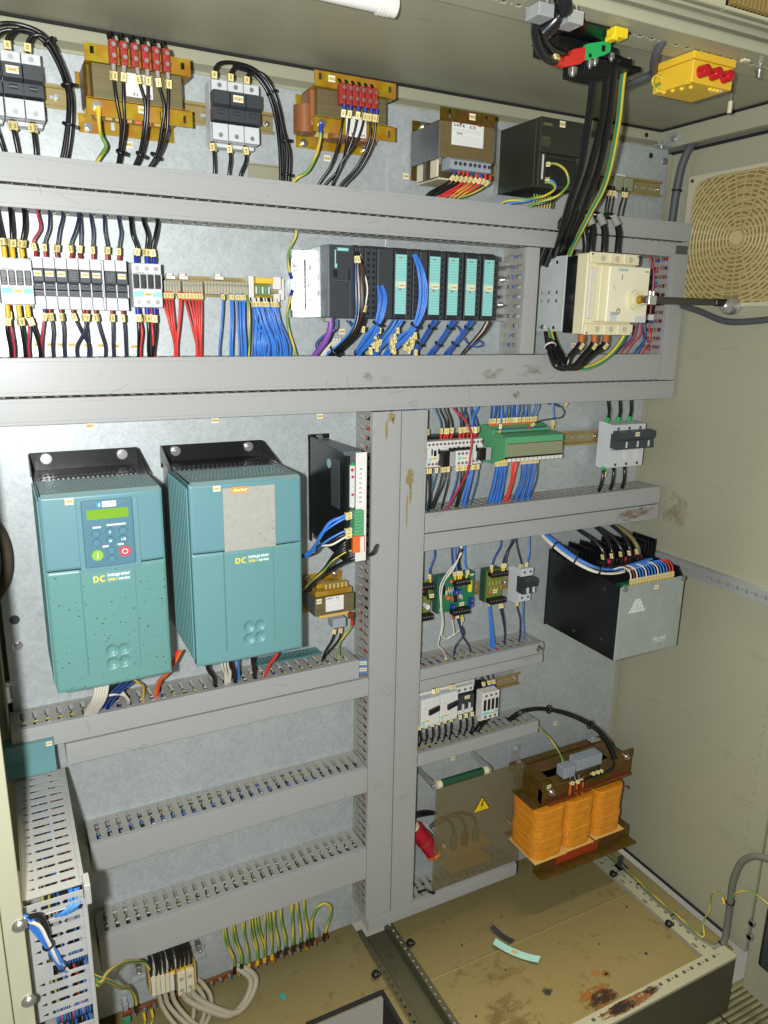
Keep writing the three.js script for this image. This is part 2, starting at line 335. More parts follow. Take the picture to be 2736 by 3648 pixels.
// ---------- floor ----------
struct('floor', [bx(-70, 466, -1474, -1470, -60, 446), bx(466, 668, -1474, -1470, -60, 186), bx(645, 668, -1474, -1470, 186, 446), bx(757, 1374, -1474, -1470, -60, 208), bx(1374, 1480, -1484, -1480, -60, 446)], M.floor);
struct('gland_plate', [bx(757, 1372, -1469.5, -1465, 207, 445, 2), cyl('x', 1064, -1467, 206, 3.4, 614, 10)], M.glandp);
const chHoles = (x0) => { const h = []; for (let i = 0; i < 22; i++) { const z = 20 + i * 20; h.push(rect(x0 + 3, x0 + 9, z, z + 8)); } return h; };
struct('floor_channel', [prism('y', rect(665, 679, 6, 446), -1463.5, -1461, chHoles(665)), prism('y', rect(742, 756, 6, 446), -1463.5, -1461, chHoles(742)), bx(676, 679, -1492, -1464, 6, 446), bx(742, 745, -1492, -1464, 6, 446), bx(679.5, 741.5, -1494, -1490, 6, 446)], M.floordk);
const rhHoles = [];
for (let i = 0; i < 16; i++) { const z = 58 + i * 24; rhHoles.push(rect(1398, 1404, z, z + 9)); }
for (let i = 0; i < 5; i++) rhHoles.push(ring(1383, 90 + i * 80, 9, 10, 0.4));
struct('floor_side_rail', [prism('y', rect(1376, 1412, 40, 446), -1462, -1459, rhHoles), bx(1376, 1378, -1480, -1462, 40, 446), bx(1412, 1414, -1480, -1459, 40, 446)], M.paint);
const fbHoles = [];
for (let i = 0; i < 16; i++) { const x = 1010 + i * 25; fbHoles.push(rect(x, x + 9, 456, 464)); if (i % 2) fbHoles.push(ring(x + 17, 460, 2.4, 6)); }
const rust = dtex(512, (i, x, y) => {
  const j = (y >> 1) * 256 + (x >> 1), k = ((y * 2) % 256) * 256 + ((x * 2) % 256);
  const s = Math.max(0, Math.min(1, (n8[j] * 0.5 + n32[j] * 0.35 + n128[k] * 0.25 - 0.5) * 7)), d = Math.max(0, Math.min(1, (n16[k] - 0.45) * 4));
  return [205 - s * (125 + 50 * d), 190 - s * (140 + 28 * d), 148 - s * (120 + 10 * d)];
}, 0.22, true);
M.rusty = mat(0xffffff, 0.6, 0, { map: rust });
struct('front_floor_bar', [prism('y', rect(-70, 1440, 447, 484), -1452, -1450, fbHoles), bx(-70, 1440, -1458, -1450.2, 482, 484.5, 0.8), bx(-70, 1440, -1474, -1452.2, 446.5, 448.5)], M.paintlt);
struct('front_plinth', [bx(-70, 1440, -1620, -1459, 466, 480, 2), bx(1440.5, 1444, -1620, -1454, 430, 480)], mat(0x4b4a3a, 0.5));
// rust eaten through the paint of the front bar and the gland plate, scuffs and dirt on the floor
for (const [i, [u0, u1, v0, v1, t, c, k, e]] of [[1006, 1140, 376, 446, -1464.6, 0x8a5216, 4, 2], [1030, 1128, 392, 446, -1464.2, 0x2a1608, 5, 2], [1100, 1128, 350, 372, -1464.6, 0x9a5e1c, 5, 2], [1118, 1150, 360, 386, -1464.6, 0x8a4e14, 6, 2], [1126, 1144, 368, 380, -1464.2, 0x1c0f08, 7, 2], [1010, 1220, 449, 483, -1449.6, 0x7a4a18, 4, 4], [1040, 1150, 449, 482, -1449.2, 0x1e120a, 6, 3], [1150, 1212, 450, 474, -1449.2, 0x2a180c, 6, 2]].entries()) stain('rust_patch', 'y', u0, u1, v0, v1, t, c, 40 + i * 5, k, e);
stain('floor_scuff', 'y', 960, 1000, 330, 366, -1464.6, 0x2a261c, 91, 6); stain('floor_scuff', 'y', 790, 960, 300, 440, -1464.6, 0x6a5a34, 95, 2.2, 2); stain('floor_scuff', 'y', 820, 1010, 225, 300, -1464.6, 0x7a6432, 97, 1.4, 2);
thing('floor_cutout', 'black edged cable opening in the cabinet floor beside the centre channel', 'opening', null, (g) => {
  part(g, 'edging', [bx(462, 650, -1470, -1464, 178, 187, 2), bx(640, 650, -1470, -1464, 187, 446, 2)], M.gasket);
  parts(g, 'shaft', [bx(462, 466, -1640, -1474.5, 187, 446), bx(646, 650, -1640, -1474.5, 187, 446)], M.gasket);
  part(g, 'board', [bx(466, 618, -1600, -1594, 215, 446, 1)], mat(0xb07a2c, 0.6));
});
for (const [i, [x, z]] of [[1378, 140], [1378, 335], [649, 142], [764, 99]].entries()) one('clamp_knob', ['black plastic knob at the far end of the right floor rail', 'black plastic knob at the near end of the right floor rail', 'black plastic knob left of the floor channel', 'crumbled black plastic knob right of the floor channel'][i], 'knob', null, [ball(x, -1456, z, 9, 1, 0.8, 1.1), bx(x - 9, x + 5, -1462, -1457, z - 7, z + 9, 2), ball(x + 5, -1455, z + 6, 5)], M.black);
const stripTex = ctex(128, 32, (c, w, h) => { c.fillStyle = '#9fd0c6'; c.fillRect(0, 0, w, h); c.fillStyle = '#c9a070'; c.fillRect(52, 8, 16, 14); });
function bentStrip(x0, z0, x1, z1, w, y, m, sag) {
  const g = new THREE.BoxGeometry(1, 0.0012, w * K, 10, 1, 1); g.userData.keepUV = true;
  const p = g.attributes.position, L = Math.hypot(x1 - x0, z1 - z0) * K;
  for (let i = 0; i < p.count; i++) { const t = p.getX(i); p.setX(i, t * L); p.setZ(i, p.getZ(i) + sag * K * (1 - 4 * t * t)); p.setY(i, p.getY(i) + 0.004 * 4 * t * t); }
  g.computeVertexNormals();
  return g.rotateY(-Math.atan2(z1 - z0, x1 - x0)).translate((x0 + x1) / 2 * K, y * K, (z0 + z1) / 2 * K);
}
one('label_strip', 'pale teal paper label strip lying on the cabinet floor', 'paper strip', null, [bentStrip(950, 186, 1014, 278, 20, -1460, 0, 5)], printed(stripTex));
one('cardboard_strip', 'dark grey strip lying on the floor behind the pale teal strip', 'strip', null, [bentStrip(975, 140, 994, 202, 15, -1466, 0, 2)], M.dark);
one('paper_scrap', 'tiny turquoise scrap on the left floor', 'scrap', null, [bx(436, 447, -1469.6, -1468, 86, 100, 0.5)], mat(0x2a9c9a, 0.6));
one('loose_nut', 'loose grey nut on the left floor below the earth bar', 'nut', null, [cyl('y', 403, -1467, 26, 5, 5, 6)], M.dull);
// outside the cabinet at the lower right: ribbed floor plates
thing('floor_grating', 'dirty ribbed metal floor plates outside the cabinet front', 'grating', null, (g) => {
  part(g, 'deck', [bx(900, 2300, -1632, -1622, 430, 1200)], mat(0x77745f, 0.6, 0.2, { map: floorMap }));
  for (let i = 0; i < 30; i++) part(g, 'rib', [bx(1210, 1900, -1622, -1612, 445 + i * 14, 451 + i * 14, 1.5)], mat(0x8d8a74, 0.5, 0.3, { map: floorMap }));
  part(g, 'seam', [bx(1408, 1412, -1612, -1610, 430, 900)], M.gasket);
});

// ---------- wiring ducts ----------
function slotWall(u0, u1, opt = {}) {
  const pitch = 20, holes = [], n = Math.floor((u1 - u0 - 8) / pitch), s = (u1 - u0 - n * pitch) / 2 + 10, zt = opt.z ?? 78;
  for (let i = 0; i < n; i++) {
    const u = u0 + s + i * pitch, a = 4.1;
    holes.push([[u - a, 15], [u + a, 15], [u + a, 39], [u + 1.2, 42], [u + 1.2, 44], [u + a, 47], [u + a, 66], [u + 0.8, 69], [u + 0.8, zt - 3], [u - 0.8, zt - 3], [u - 0.8, 69], [u - a, 66], [u - a, 47], [u - 1.2, 44], [u - 1.2, 42], [u - a, 39]]);
    holes.push([[u - 3, 10.5], [u + 3, 10.5], [u, 6]]);
  }
  return new THREE.ExtrudeGeometry(shp(rect(u0, u1, 1, zt), holes), { depth: 1.6 * K, bevelEnabled: false });
}
const fillCols = [[0.02, 0.02, 0.022], [0.02, 0.02, 0.022], [0.05, 0.14, 0.45], [0.05, 0.14, 0.45], [0.4, 0.05, 0.03], [0.5, 0.46, 0.38], [0.36, 0.33, 0.06], [0.05, 0.06, 0.14]];
M.fill = new THREE.MeshStandardMaterial({ vertexColors: true, roughness: 0.4 });
function fillTube(pts, r, c) {
  const g = tube(pts, r, pts.length * 3, 5), n = g.attributes.position.count, a = new Float32Array(n * 3);
  for (let i = 0; i < n; i++) a.set(c, i * 3);
  g.setAttribute('color', new THREE.BufferAttribute(a, 3));
  return g;
}
// a trunking along x or y: base, two slotted side walls, a clip-on cover, and the wires lying inside
function duct(ax, u0, u1, v0, v1, label, o = {}) {
  return thing('cable_duct', label, 'cable duct', null, (g) => {
    const B = (a0, a1, b0, b1, z0, z1, r) => ax === 'x' ? bx(a0, a1, b0, b1, z0, z1, r) : bx(b0, b1, a0, a1, z0, z1, r);
    part(g, 'base', [B(u0, u1, v0 + 2, v1 - 2, 0.6, 2.4)], M.pvcd);
    const place = (w, v) => ax === 'x' ? w.rotateX(PI / 2).translate(0, (v + 1.6) * K, 0) : w.applyMatrix4(new THREE.Matrix4().makeBasis(new THREE.Vector3(0, 1, 0), new THREE.Vector3(0, 0, 1), new THREE.Vector3(1, 0, 0))).translate(v * K, 0, 0);
    part(g, 'slotted_wall', [place(slotWall(u0, u1), v0 + 0.8)], M.pvcd);
    part(g, 'slotted_wall', [place(slotWall(u0, u1), v1 - 2.4)], M.pvcd);
    let segs = o.cover ?? [[u0, u1]];
    for (const [c0, c1] of segs) part(g, 'cover', [B(c0, c1, v0, v1, 78.4, 80, 0.7), B(c0, c1, v0 + 5, v1 - 5, 80, 81, 0.5), B(c0, c1, v0 - 0.6, v0 + 0.7, 69, 80, 0.5), B(c0, c1, v1 - 0.7, v1 + 0.6, 69, 80, 0.5)], o.m ?? M.pvc);
    const n = Math.round((o.fill ?? 9) * 1.35), list = [], k = Math.max(4, Math.round((u1 - u0) / 70));
    for (let i = 0; i < n; i++) {
      const c = pick(o.cols ?? fillCols), v = rr(v0 + 8, v1 - 8), z = rr(8, 62), pts = [];
      for (let j = 0; j <= k; j++) { const u = u0 + 4 + (u1 - u0 - 8) * j / k, w = Math.min(v1 - 5, Math.max(v0 + 5, v + rr(-9, 9))); pts.push(ax === 'x' ? [u, w, Math.max(6, z + rr(-9, 9))] : [w, u, Math.max(6, z + rr(-9, 9))]); }
      list.push(fillTube(pts, rr(1.3, 2.6), c));
    }
    if (list.length) { const f = part(g, 'wire_fill', list, M.fill); f.userData.kind = 'stuff'; }
  });
}
const dA = duct('x', -68, 1473, 190, 229, 'upper of the two long grey ducts under the transformers', { cover: [[-68, 1108], [1109.5, 1473]], fill: 8 });
duct('x', -68, 1471, 155, 185, 'lower of the two long grey ducts under the transformers', { fill: 7 });
duct('x', 4, 1416, -124, -66, 'wide grey duct below the breakers and the controller', { fill: 14 });
duct('x', -68, 1471, -170, -129, 'narrow grey duct directly above the teal drives', { fill: 8 });
duct('y', -63, 152, 1002, 1036, 'short upright grey duct between controller and cream disconnector', { fill: 2 });
duct('y', -126, 187, 1420, 1470, 'upright grey duct at the right of the cream disconnector', { fill: 10, cols: [[0.4, 0.05, 0.03], [0.05, 0.14, 0.45], [0.02, 0.02, 0.02]], cover: [[-126, 184]] });
duct('x', -32, 629, -735.5, -695, 'upper of the two grey ducts directly below the teal drives', { fill: 12, cover: [[-32, 629]] });
duct('x', 52, 652, -781, -740.5, 'lower of the two grey ducts below the teal drives', { fill: 5 });
duct('x', 76, 652, -1018, -958, 'grey duct across the empty plate at mid height on the left', { fill: 9 });
duct('x', 76, 652, -1246, -1166, 'lowest wide grey duct on the left above the earth wires', { fill: 8, cols: [[0.16, 0.13, 0.2], [0.02, 0.02, 0.022], [0.02, 0.02, 0.022], [0.5, 0.46, 0.38], [0.2, 0.3, 0.08]] });
duct('y', -1362, -173, 654, 716.5, 'left one of the two tall centre ducts', { fill: 10, cols: [[0.02, 0.02, 0.022], [0.02, 0.02, 0.022], [0.36, 0.33, 0.06], [0.4, 0.05, 0.03]] });
duct('y', -1362, -173, 720, 778, 'right one of the two tall centre ducts', { fill: 8 });
duct('x', 780, 1464, -432.5, -391, 'upper duct below the green relay terminals', { fill: 9 });
duct('x', 780, 1464, -473, -436.5, 'duct with a brown stain above the black converter box', { fill: 4 });
duct('x', 780, 1124, -774, -749, 'upper short duct below the circuit boards', { fill: 8 });
duct('x', 780, 1124, -800, -777.5, 'lower short duct above the small motor switches', { fill: 3 });
duct('x', 780, 1127, -991, -960, 'short duct below the motor switches and small contactor', { fill: 7, cols: [[0.02, 0.02, 0.022], [0.03, 0.03, 0.03], [0.36, 0.33, 0.06]] });
duct('x', 660, 1090, -1398, -1365, 'bottom duct on the right under the smoked cover', { fill: 5, cols: [[0.02, 0.02, 0.022], [0.36, 0.33, 0.06]] });
const wiresEnd = [];
for (let i = 0; i < 7; i++) wiresEnd.push(fillTube([[600, -701 - i * 5, 58], [630, -701 - i * 5, 66], [652, -702 - i * 5, 70]], 2.2, i % 3 === 0 ? [0.1, 0.2, 0.45] : [0.6, 0.57, 0.48]));
{ const f = one('wire_bunch', 'white and blue wires showing between duct end and centre duct', 'wires', null, wiresEnd, M.fill); f.userData.kind = 'stuff'; }

// far left: a duct running forward along the side wall with its slotted wall on top, turning down at the cabinet front
const slots71 = (c, o) => { const e = 3.4; o.push([[-13, c - e], [10, c - e], [12.5, c - 0.8], [14.5, c - 0.8], [17, c - e], [35, c - e], [35, c + e], [17, c + e], [14.5, c + 0.8], [12.5, c + 0.8], [10, c + e], [-13, c + e]]); o.push([[-28, c], [-18, c - 3.2], [-18, c + 3.2]]); o.push([[36.5, c - 0.8], [41, c - 0.8], [41, c + 0.8], [36.5, c + 0.8]]); };
const leftCols = [[0.05, 0.14, 0.42], [0.05, 0.14, 0.42], [0.02, 0.02, 0.03], [0.02, 0.02, 0.03], [0.4, 0.38, 0.3], [0.4, 0.05, 0.03], [0.36, 0.33, 0.06]];
thing('cable_duct', 'duct running forward along the left wall with its slotted side on top', 'cable duct', null, (g) => {
  const h = []; for (let z = 112; z < 408; z += 20) slots71(z, h);
  part(g, 'slotted_wall', [prism('y', rect(-32, 42, 100, 410), -774.6, -773, h)], M.pvc);
  part(g, 'cover', [bx(42.4, 46, -850, -772, 100, 408, 1), bx(40, 44, -772.8, -771.4, 100, 408, 0.5)], M.pvc);
  part(g, 'base', [bx(-34, -32.4, -850, -773, 100, 410)], M.pvcd);
  part(g, 'lower_wall', [bx(-32, 42, -850, -848, 100, 396)], M.pvcd);
  const list = [];
  for (let i = 0; i < 9; i++) { const x = rr(-10, 36), y = rr(-838, -800), pts = []; for (let k = 0; k <= 6; k++) pts.push([Math.max(-24, Math.min(38, x + rr(-8, 8))), Math.min(-786, y + rr(-7, 7)), 104 + 49 * k]); list.push(fillTube(pts, rr(1.5, 2.4), pick(leftCols))); }
  part(g, 'wire_fill', list, M.fill).userData.kind = 'stuff';
});
thing('cable_duct', 'upright front duct at the far left with broken fingers and open gaps', 'cable duct', null, (g) => {
  const wall = (y0, y1, n) => { const h = []; for (let k = 0; k < n; k++) slots71(y0 + (y1 - y0) * (k + 0.5) / n, h); return prism('z', rect(-33, 42, y0, y1), 418.4, 420, h); };
  part(g, 'slotted_wall', [wall(-797, -776, 1)], M.pvc);
  part(g, 'slotted_wall', [wall(-884, -808, 4)], M.pvc); part(g, 'slotted_wall', [wall(-972, -902, 4)], M.pvc); part(g, 'slotted_wall', [wall(-1130, -1000, 7)], M.pvc);
  part(g, 'gap_edge', [bx(-33, 42, -797.6, -796.4, 416, 421, 0.5), bx(-33, 42, -808.6, -807.4, 416, 421, 0.5)], M.pvc); part(g, 'gap_edge', [bx(-33, -6, -902, -884, 418.4, 420)], M.pvc); part(g, 'gap_edge', [bx(-33, -16, -808, -797, 418.4, 420)], M.pvc);
  part(g, 'cover', [bx(42.6, 46, -1480, -790, 340, 421, 1), bx(40, 45, -1480, -790, 420.4, 422, 0.6)], M.pvc);
  part(g, 'corner_cover', [bx(43, 52, -800, -768, 396, 424, 1.5), bx(45.2, 50, -796, -774, 424.2, 425, 0.4)], M.pvc);
  part(g, 'base', [bx(-37, -34, -1480, -776, 340, 420)], M.pvcd); part(g, 'rear_wall', [bx(-33, 42, -1480, -856, 340, 342)], M.pvcd);
  const list = [];
  for (let i = 0; i < 14; i++) { const x = rr(-8, 36), z = rr(352, 404), pts = []; for (let k = 0; k <= 7; k++) pts.push([Math.max(-20, Math.min(38, x + rr(-8, 8))), -786 - 60 * k, Math.min(408, z + rr(-8, 8))]); list.push(fillTube(pts, rr(1.5, 2.3), pick(leftCols))); }
  part(g, 'wire_fill', list, M.fill).userData.kind = 'stuff';
});
thing('cover_piece', 'teal sheet cover at the left edge below the first drive', 'cover', null, (g) => {
  part(g, 'front', [prism('x', [[60, -718], [90, -718], [90, -752], [108, -766], [108, -769], [86, -756], [60, -756]], -48, 33)], M.teal);
  part(g, 'tag', [plaque(20, 30, -729, -721, 90.4)], tagMat);
});

// ---------- mounting rails ----------
function dinRail(x0, x1, y, label, o = {}) {
  return thing('mounting_rail', label, 'rail', null, (g) => {
    const holes = []; for (let x = x0 + 14; x < x1 - 12; x += 25) holes.push([[x - 8, y - 2.6], [x + 8, y - 2.6], [x + 8, y + 2.6], [x - 8, y + 2.6]]);
    part(g, 'web', [prism('z', rect(x0, x1, y - 13, y + 13), 7, 8, holes)], o.m ?? M.rail);
    part(g, 'flange', [bx(x0, x1, y + 12.8, y + 17.5, 14, 15.2), bx(x0, x1, y + 12, y + 13.2, 7, 15.2)], o.m ?? M.rail);
    part(g, 'flange', [bx(x0, x1, y - 17.5, y - 12.8, 14, 15.2), bx(x0, x1, y - 13.2, y - 12, 7, 15.2)], o.m ?? M.rail);
    for (const sx of o.screws ?? [x1 - 12]) part(g, 'screw', [cyl('z', sx, y, 10, 4.5, 4, 12), cyl('z', sx, y, 12, 2.5, 3, 6)], M.steel);
  });
}
dinRail(-60, 152, 328, 'brass coloured rail behind the two pole fuse switch', { screws: [132] });
dinRail(300, 484, 332, 'brass coloured rail behind the three pole fuse switch', { screws: [474] });
dinRail(880, 966, 300, 'rail stub between the third transformer and the black power supply');
dinRail(1240, 1432, 308, 'rail with clamps at the upper right behind the thick cables', { screws: [1424] });
dinRail(-60, 500, 53, 'long rail behind the breaker row', { screws: [490] });
dinRail(790, 1310, -265, 'rail behind the relays and the three pole breaker');
dinRail(800, 1062, -606, 'rail behind the circuit boards');
dinRail(790, 1112, -870, 'rail behind the motor switches', { screws: [1100] });
dinRail(139, 293, -1350, 'short rail for the lower left feed terminals', { m: M.galv, screws: [152, 282] });

for (const [i, [n, ax, u0, u1, v0, v1, t, c, k, e]] of [['dirt_smudge', 'z', 890, 980, -122, -84, 81.4, 0x8a8778, 1.8, 1.6], ['dirt_smudge', 'z', 985, 1075, -122, -80, 81.4, 0x807b69, 1.8, 1.6], ['dirt_smudge', 'z', 620, 665, -118, -92, 81.4, 0x84816f, 2.2, 1.6], ['dirt_smudge', 'z', 980, 1012, -160, -138, 81.4, 0x6c6a60, 3, 1.6], ['burn_stain', 'z', 1300, 1466, -474, -430, 81.4, 0x7a5e34, 2, 2], ['burn_stain', 'z', 1100, 1126, -776, -748, 81.4, 0x4a3418, 4, 2], ['burn_stain', 'x', 40, 190, -520, -380, 1479.6, 0x8c7f58, 1.3, 1.8], ['dried_drip', 'z', 682, 706, -196, -172, 81.4, 0x8f7d48, 6, 3], ['dried_drip', 'z', 680, 688, -232, -186, 81.4, 0x8f7d48, 8, 5], ['dried_drip', 'z', 696, 702, -200, -184, 81.4, 0x8f7d48, 8, 5], ['dried_drip', 'z', 728, 752, -336, -286, 81.4, 0x8c7c4c, 5, 3], ['dried_drip', 'z', 738, 746, -370, -320, 81.4, 0x8f7d48, 8, 5], ['dried_drip', 'z', 732, 737, -424, -330, 81.4, 0x8f7d48, 8, 5]].entries()) stain(n, ax, u0, u1, v0, v1, t, c, 140 + i * 7, k, e);

strands('red and blue wires showing in the gap above the tall centre ducts', null, Array.from({ length: 26 }, (_, i) => { const x = 660 + i * 4.4; return [[[x, -168, rr(30, 60)], [x + rr(-2, 2), -176, rr(40, 66)], [x + rr(-3, 3), -196, rr(30, 60)]], 1.7, i < 12 ? [M.wcrim, M.wnavy, M.wblack][i % 3] : i % 2 ? M.wblue : M.wdblue]; }));
for (const [i, [x, z, r]] of [[1262, 372, 3], [880, 150, 2], [1180, 300, 1.6], [930, 260, 1.8], [1330, 240, 2.2], [1020, 120, 1.6], [800, 330, 2]].entries()) one('debris', ['dark ring mark', 'speck', 'crumb', 'crumb', 'washer', 'crumb', 'crumb'][i] + ' lying ' + ['near the front right of the gland plate', 'behind the grey strip', 'right of the paper strip', 'left of the paper strip', 'near the right floor rail', 'under the big transformer', 'beside the floor channel'][i], 'debris', null, [cyl('y', x, (z > 207 ? -1465 : -1470) + 0.8, z, r * 1.4, 1.4, 7)], M.dark);

// ---------- printed labels ----------
const txt = (c, s, x, y, f, col) => { c.font = f; c.fillStyle = col; c.fillText(s, x, y); };
const lines = (c, x, y, w, n, dy, col) => { c.fillStyle = col; for (let i = 0; i < n; i++) { let q = x; while (q < x + w - 6) { const l = 4 + ((i * 37 + q * 13) % 17); c.fillRect(q, y + i * dy, Math.min(l, x + w - q), 3); q += l + 5; } } };
const safeTex = (num) => ctex(256, 256, (c, w, h) => {
  c.fillStyle = '#d9d8d2'; c.fillRect(0, 0, w, h); c.strokeStyle = '#8a8a86'; c.strokeRect(2, 2, w - 4, h - 4);
  txt(c, 'SAFE', 10, 46, 'bold 42px sans-serif', '#3a3a3e'); txt(c, 'C\u20ac'.replace('\u20ac', 'E'), 140, 50, 'bold 44px sans-serif', '#3a3a3e');
  lines(c, 14, 72, 220, 3, 16, '#8f8f8c'); if (num) txt(c, num, 40, 132, 'bold 28px sans-serif', '#4a4a4e'); lines(c, 14, 146, 220, 6, 17, '#9a9a97');
});
const safeA = safeTex(''), safeB = safeTex('800');
const word = (s, w, h, font, col, bg) => ctex(w, h, (c) => { c.fillStyle = bg; c.fillRect(0, 0, w, h); c.textBaseline = 'middle'; c.textAlign = 'center'; txt(c, s, w / 2, h / 2 + 1, font, col); });

// ---------- top row ----------
function poleBase(g, x0, x1, y0, y1, screws) {
  part(g, 'body', [bx(x0, x1, y0, y1, 16, 46, 1), bx(x0 + 0.4, x1 - 0.4, y1 - 16, y1 - 0.3, 46.2, 60, 1), bx(x0 + 0.4, x1 - 0.4, y0 + 0.3, y0 + 26, 46.2, 58, 1)], M.graylt);
  part(g, 'screws', [cyl('z', (x0 + x1) / 2, y1 - 8, 60.4, 3.6, 1.4, 12), cyl('z', (x0 + x1) / 2, y0 + 8, 58.4, 3.6, 1.4, 12)], M.dull);
  part(g, 'drawer', [prism('x', [[46, y1 - 17], [72, y1 - 18], [72, y1 - 38], [63, y1 - 42], [63, y0 + 30], [46, y0 + 28]], x0 + 0.7, x1 - 0.7)], M.dark);
  part(g, 'grip', [cyl('x', (x0 + x1) / 2, y1 - 48, 63, 3.4, (x1 - x0) * 0.42, 10), bx(x0 + 0.1, x0 + 1.6, y0 + 29, y1 - 42, 46, 64), bx(x1 - 1.6, x1 - 0.1, y0 + 29, y1 - 42, 46, 64)], M.darkdr);
}
function fuseSwitch(poles, x0, w, y0, y1, label) {
  return thing('fuse_switch', label, 'fuse switch', null, (g) => {
    for (let i = 0; i < poles; i++) {
      const o = new THREE.Group(); o.name = 'pole'; g.add(o);
      poleBase(o, x0 + i * w, x0 + (i + 1) * w - 0.4, y0, y1);
      if (i !== 1 || poles === 3) part(o, 'tag', [plaque(x0 + i * w + 5, x0 + i * w + w - 5, y1 - 33, y1 - 23, 72.2)], i === (poles === 3 ? 1 : 0) ? tagMat : M.dark);
    }
    part(g, 'rail_foot', [bx(x0 + 3, x0 + poles * w - 3, y0 - 6, y0, 10, 34, 1)], M.graylt);
  });
}
fuseSwitch(2, 56, 27, 282, 370, 'pale grey two pole fuse switch with dark drawers at top left');
fuseSwitch(1, 27, 28, 282, 370, 'fuse switch pole cut by the left picture edge');
fuseSwitch(3, 363, 27, 286, 376, 'pale grey three pole fuse switch between the two yellow transformers');

// yellow passivated transformer lying with its winding to the left, red terminals on its upper bracket
function smallTransformer(x0, y0, zT, label, o) {
  const w = o.w, T = zT;
  return thing('transformer', label, 'transformer', null, (g) => {
    const slot = (cx, cy, r = 3, h = 6) => [[cx - r, cy - h], [cx + r, cy - h], [cx + r, cy + h], [cx - r, cy + h]];
    part(g, 'base_plate', [prism('z', rect(x0 - 6, x0 + w - 14, y0 - 14, y0 + 14), 1, 3, [slot(x0 + 46, y0), slot(x0 + 100, y0)]), bx(x0 - 6, x0 + 10, y0 + 50, y0 + 73, 1, 3, 1)], M.brassz);
    part(g, 'bolt', [cyl('z', x0 + 8, y0 - 6, 6, 7, 3, 16), cyl('z', x0 + 8, y0 - 6, 10, 4.6, 6, 6)], M.steel);
    part(g, 'bolt', [cyl('z', x0 + w - 26, y0 - 4, 6, 7, 3, 16), cyl('z', x0 + w - 26, y0 - 4, 10, 4.6, 6, 6)], M.steel);
    part(g, 'core', [bx(x0 + 10, x0 + w - 14, y0 + 22, y0 + 70, 18, o.zc, 1)], M.lam);
    part(g, 'lower_yoke', [bx(x0 + 14, x0 + w - 20, y0 + 4, y0 + 21, 10, o.zc - 22, 1)], M.paper);
    part(g, 'winding', [bx(x0 - 1, x0 + 14, y0 + 10, y0 + 74, 10, o.zc - 8, 12)], o.coilM);
    if (o.bigcoil) part(g, 'winding', [cyl('y', x0 - 2, y0 + 24, 36, 20, 44, 24), cyl('y', x0 + 62, y0 + 8, 36, 24, 20, 20), cyl('y', x0 + 112, y0 + 8, 36, 24, 20, 20)], o.coilM);
    for (let i = 0; i < 8; i++) part(g, 'insulating_strip', [bx(x0 + 14 + i * (w - 40) / 8, x0 + 24 + i * (w - 40) / 8, y0 - 2, y0 + 20, o.zc - 26, o.zc - 23)], i === 4 || i === 5 ? M.orangep : M.paper);
    part(g, 'lower_bracket', [prism('z', rect(x0 - 1, x0 + w, y0 - 1 + o.lb, y0 + 23 + o.lb), T - 2, T, [slot(x0 + w - 12, y0 + 10 + o.lb, 2.6, 6), slot(x0 + w - 48, y0 + 10 + o.lb, 2.6, 6)]), bx(x0, x0 + w - 6, y0 + 22 + o.lb, y0 + 24 + o.lb, 30, T)], M.brassz);
    part(g, 'upper_bracket', [prism('z', rect(x0 + 1, x0 + w, y0 + 72, y0 + 95), T - 2, T, [slot(x0 + 12, y0 + 86, 3, 5), slot(x0 + w - 12, y0 + 84, 3, 5)]), bx(x0 + 1, x0 + w, y0 + 70.5, y0 + 72.5, 30, T + 1.5)], M.brassz);
    part(g, 'rating_label', [plaque(x0 + o.lx, x0 + o.lx + o.lw, y0 + o.ly, y0 + o.ly + 33, o.zc + (o.lz ?? 0.2)).rotateZ(0)], printed(o.tex));
    part(g, 'earth_bolt', [cyl('z', x0 + 14, y0 + 12 + o.lb, T + 1, 7.5, 2, 18), cyl('z', x0 + 14, y0 + 12 + o.lb, T + 5, 5, 7, 6)], M.steel);
    for (let i = 0; i < 6; i++) {
      const tx = x0 + o.tx + i * o.tp, ty = y0 + o.ty;
      const b = part(g, 'terminal', [bx(tx - 5.4, tx + 5.4, ty - 17, ty + 16, T + 0.5, T + 16, 2), cyl('z', tx + 0.5, ty + 8, T + 17, 4.9, 4, 14), cyl('z', tx + 0.5, ty - 7, T + 17, 4.9, 4, 14)], M.maroon);
      part(b, 'screw', [cyl('z', tx + 0.5, ty + 8, T + 19.4, 3, 1.4, 10), cyl('z', tx + 0.5, ty - 7, T + 19.4, 3, 1.4, 10)], M.dull);
    }
    part(g, 'tag', [plaque(x0 + o.gx, x0 + o.gx + 13, y0 + o.gy, y0 + o.gy + 10, T + 0.4)], tagMat);
  });
}
const flipTex = (t) => { const c = t.clone(); c.center.set(0.5, 0.5); c.rotation = PI; c.needsUpdate = true; return c; };
smallTransformer(168, 298, 76, 'yellow transformer with spaced red terminals at the upper left', { w: 158, zc: 74, lb: -2, coilM: M.bronzez, lx: 58, lw: 40, ly: 30, tex: flipTex(safeA), tx: 40, tp: 15.6, ty: 85, gx: 74, gy: 8 });
smallTransformer(536, 316, 75, 'yellow transformer with round brown coil and close red terminals', { w: 158, zc: 66, lb: 1, coilM: M.coil, bigcoil: true, lx: 58, lw: 40, ly: -2, lz: 12, tex: flipTex(safeA), tx: 47, tp: 12.4, ty: 62, gx: 26, gy: 80 });
strands('six short black loops behind the spaced red terminals', null, Array.from({ length: 6 }, (_, i) => { const x = 208.5 + i * 15.6; return [[[x - 4, 399, 86], [x - 4, 409, 78], [x - 1, 413, 66], [x + 3, 405, 58]], 3, M.wblack]; }), { name: 'wire_loops' });
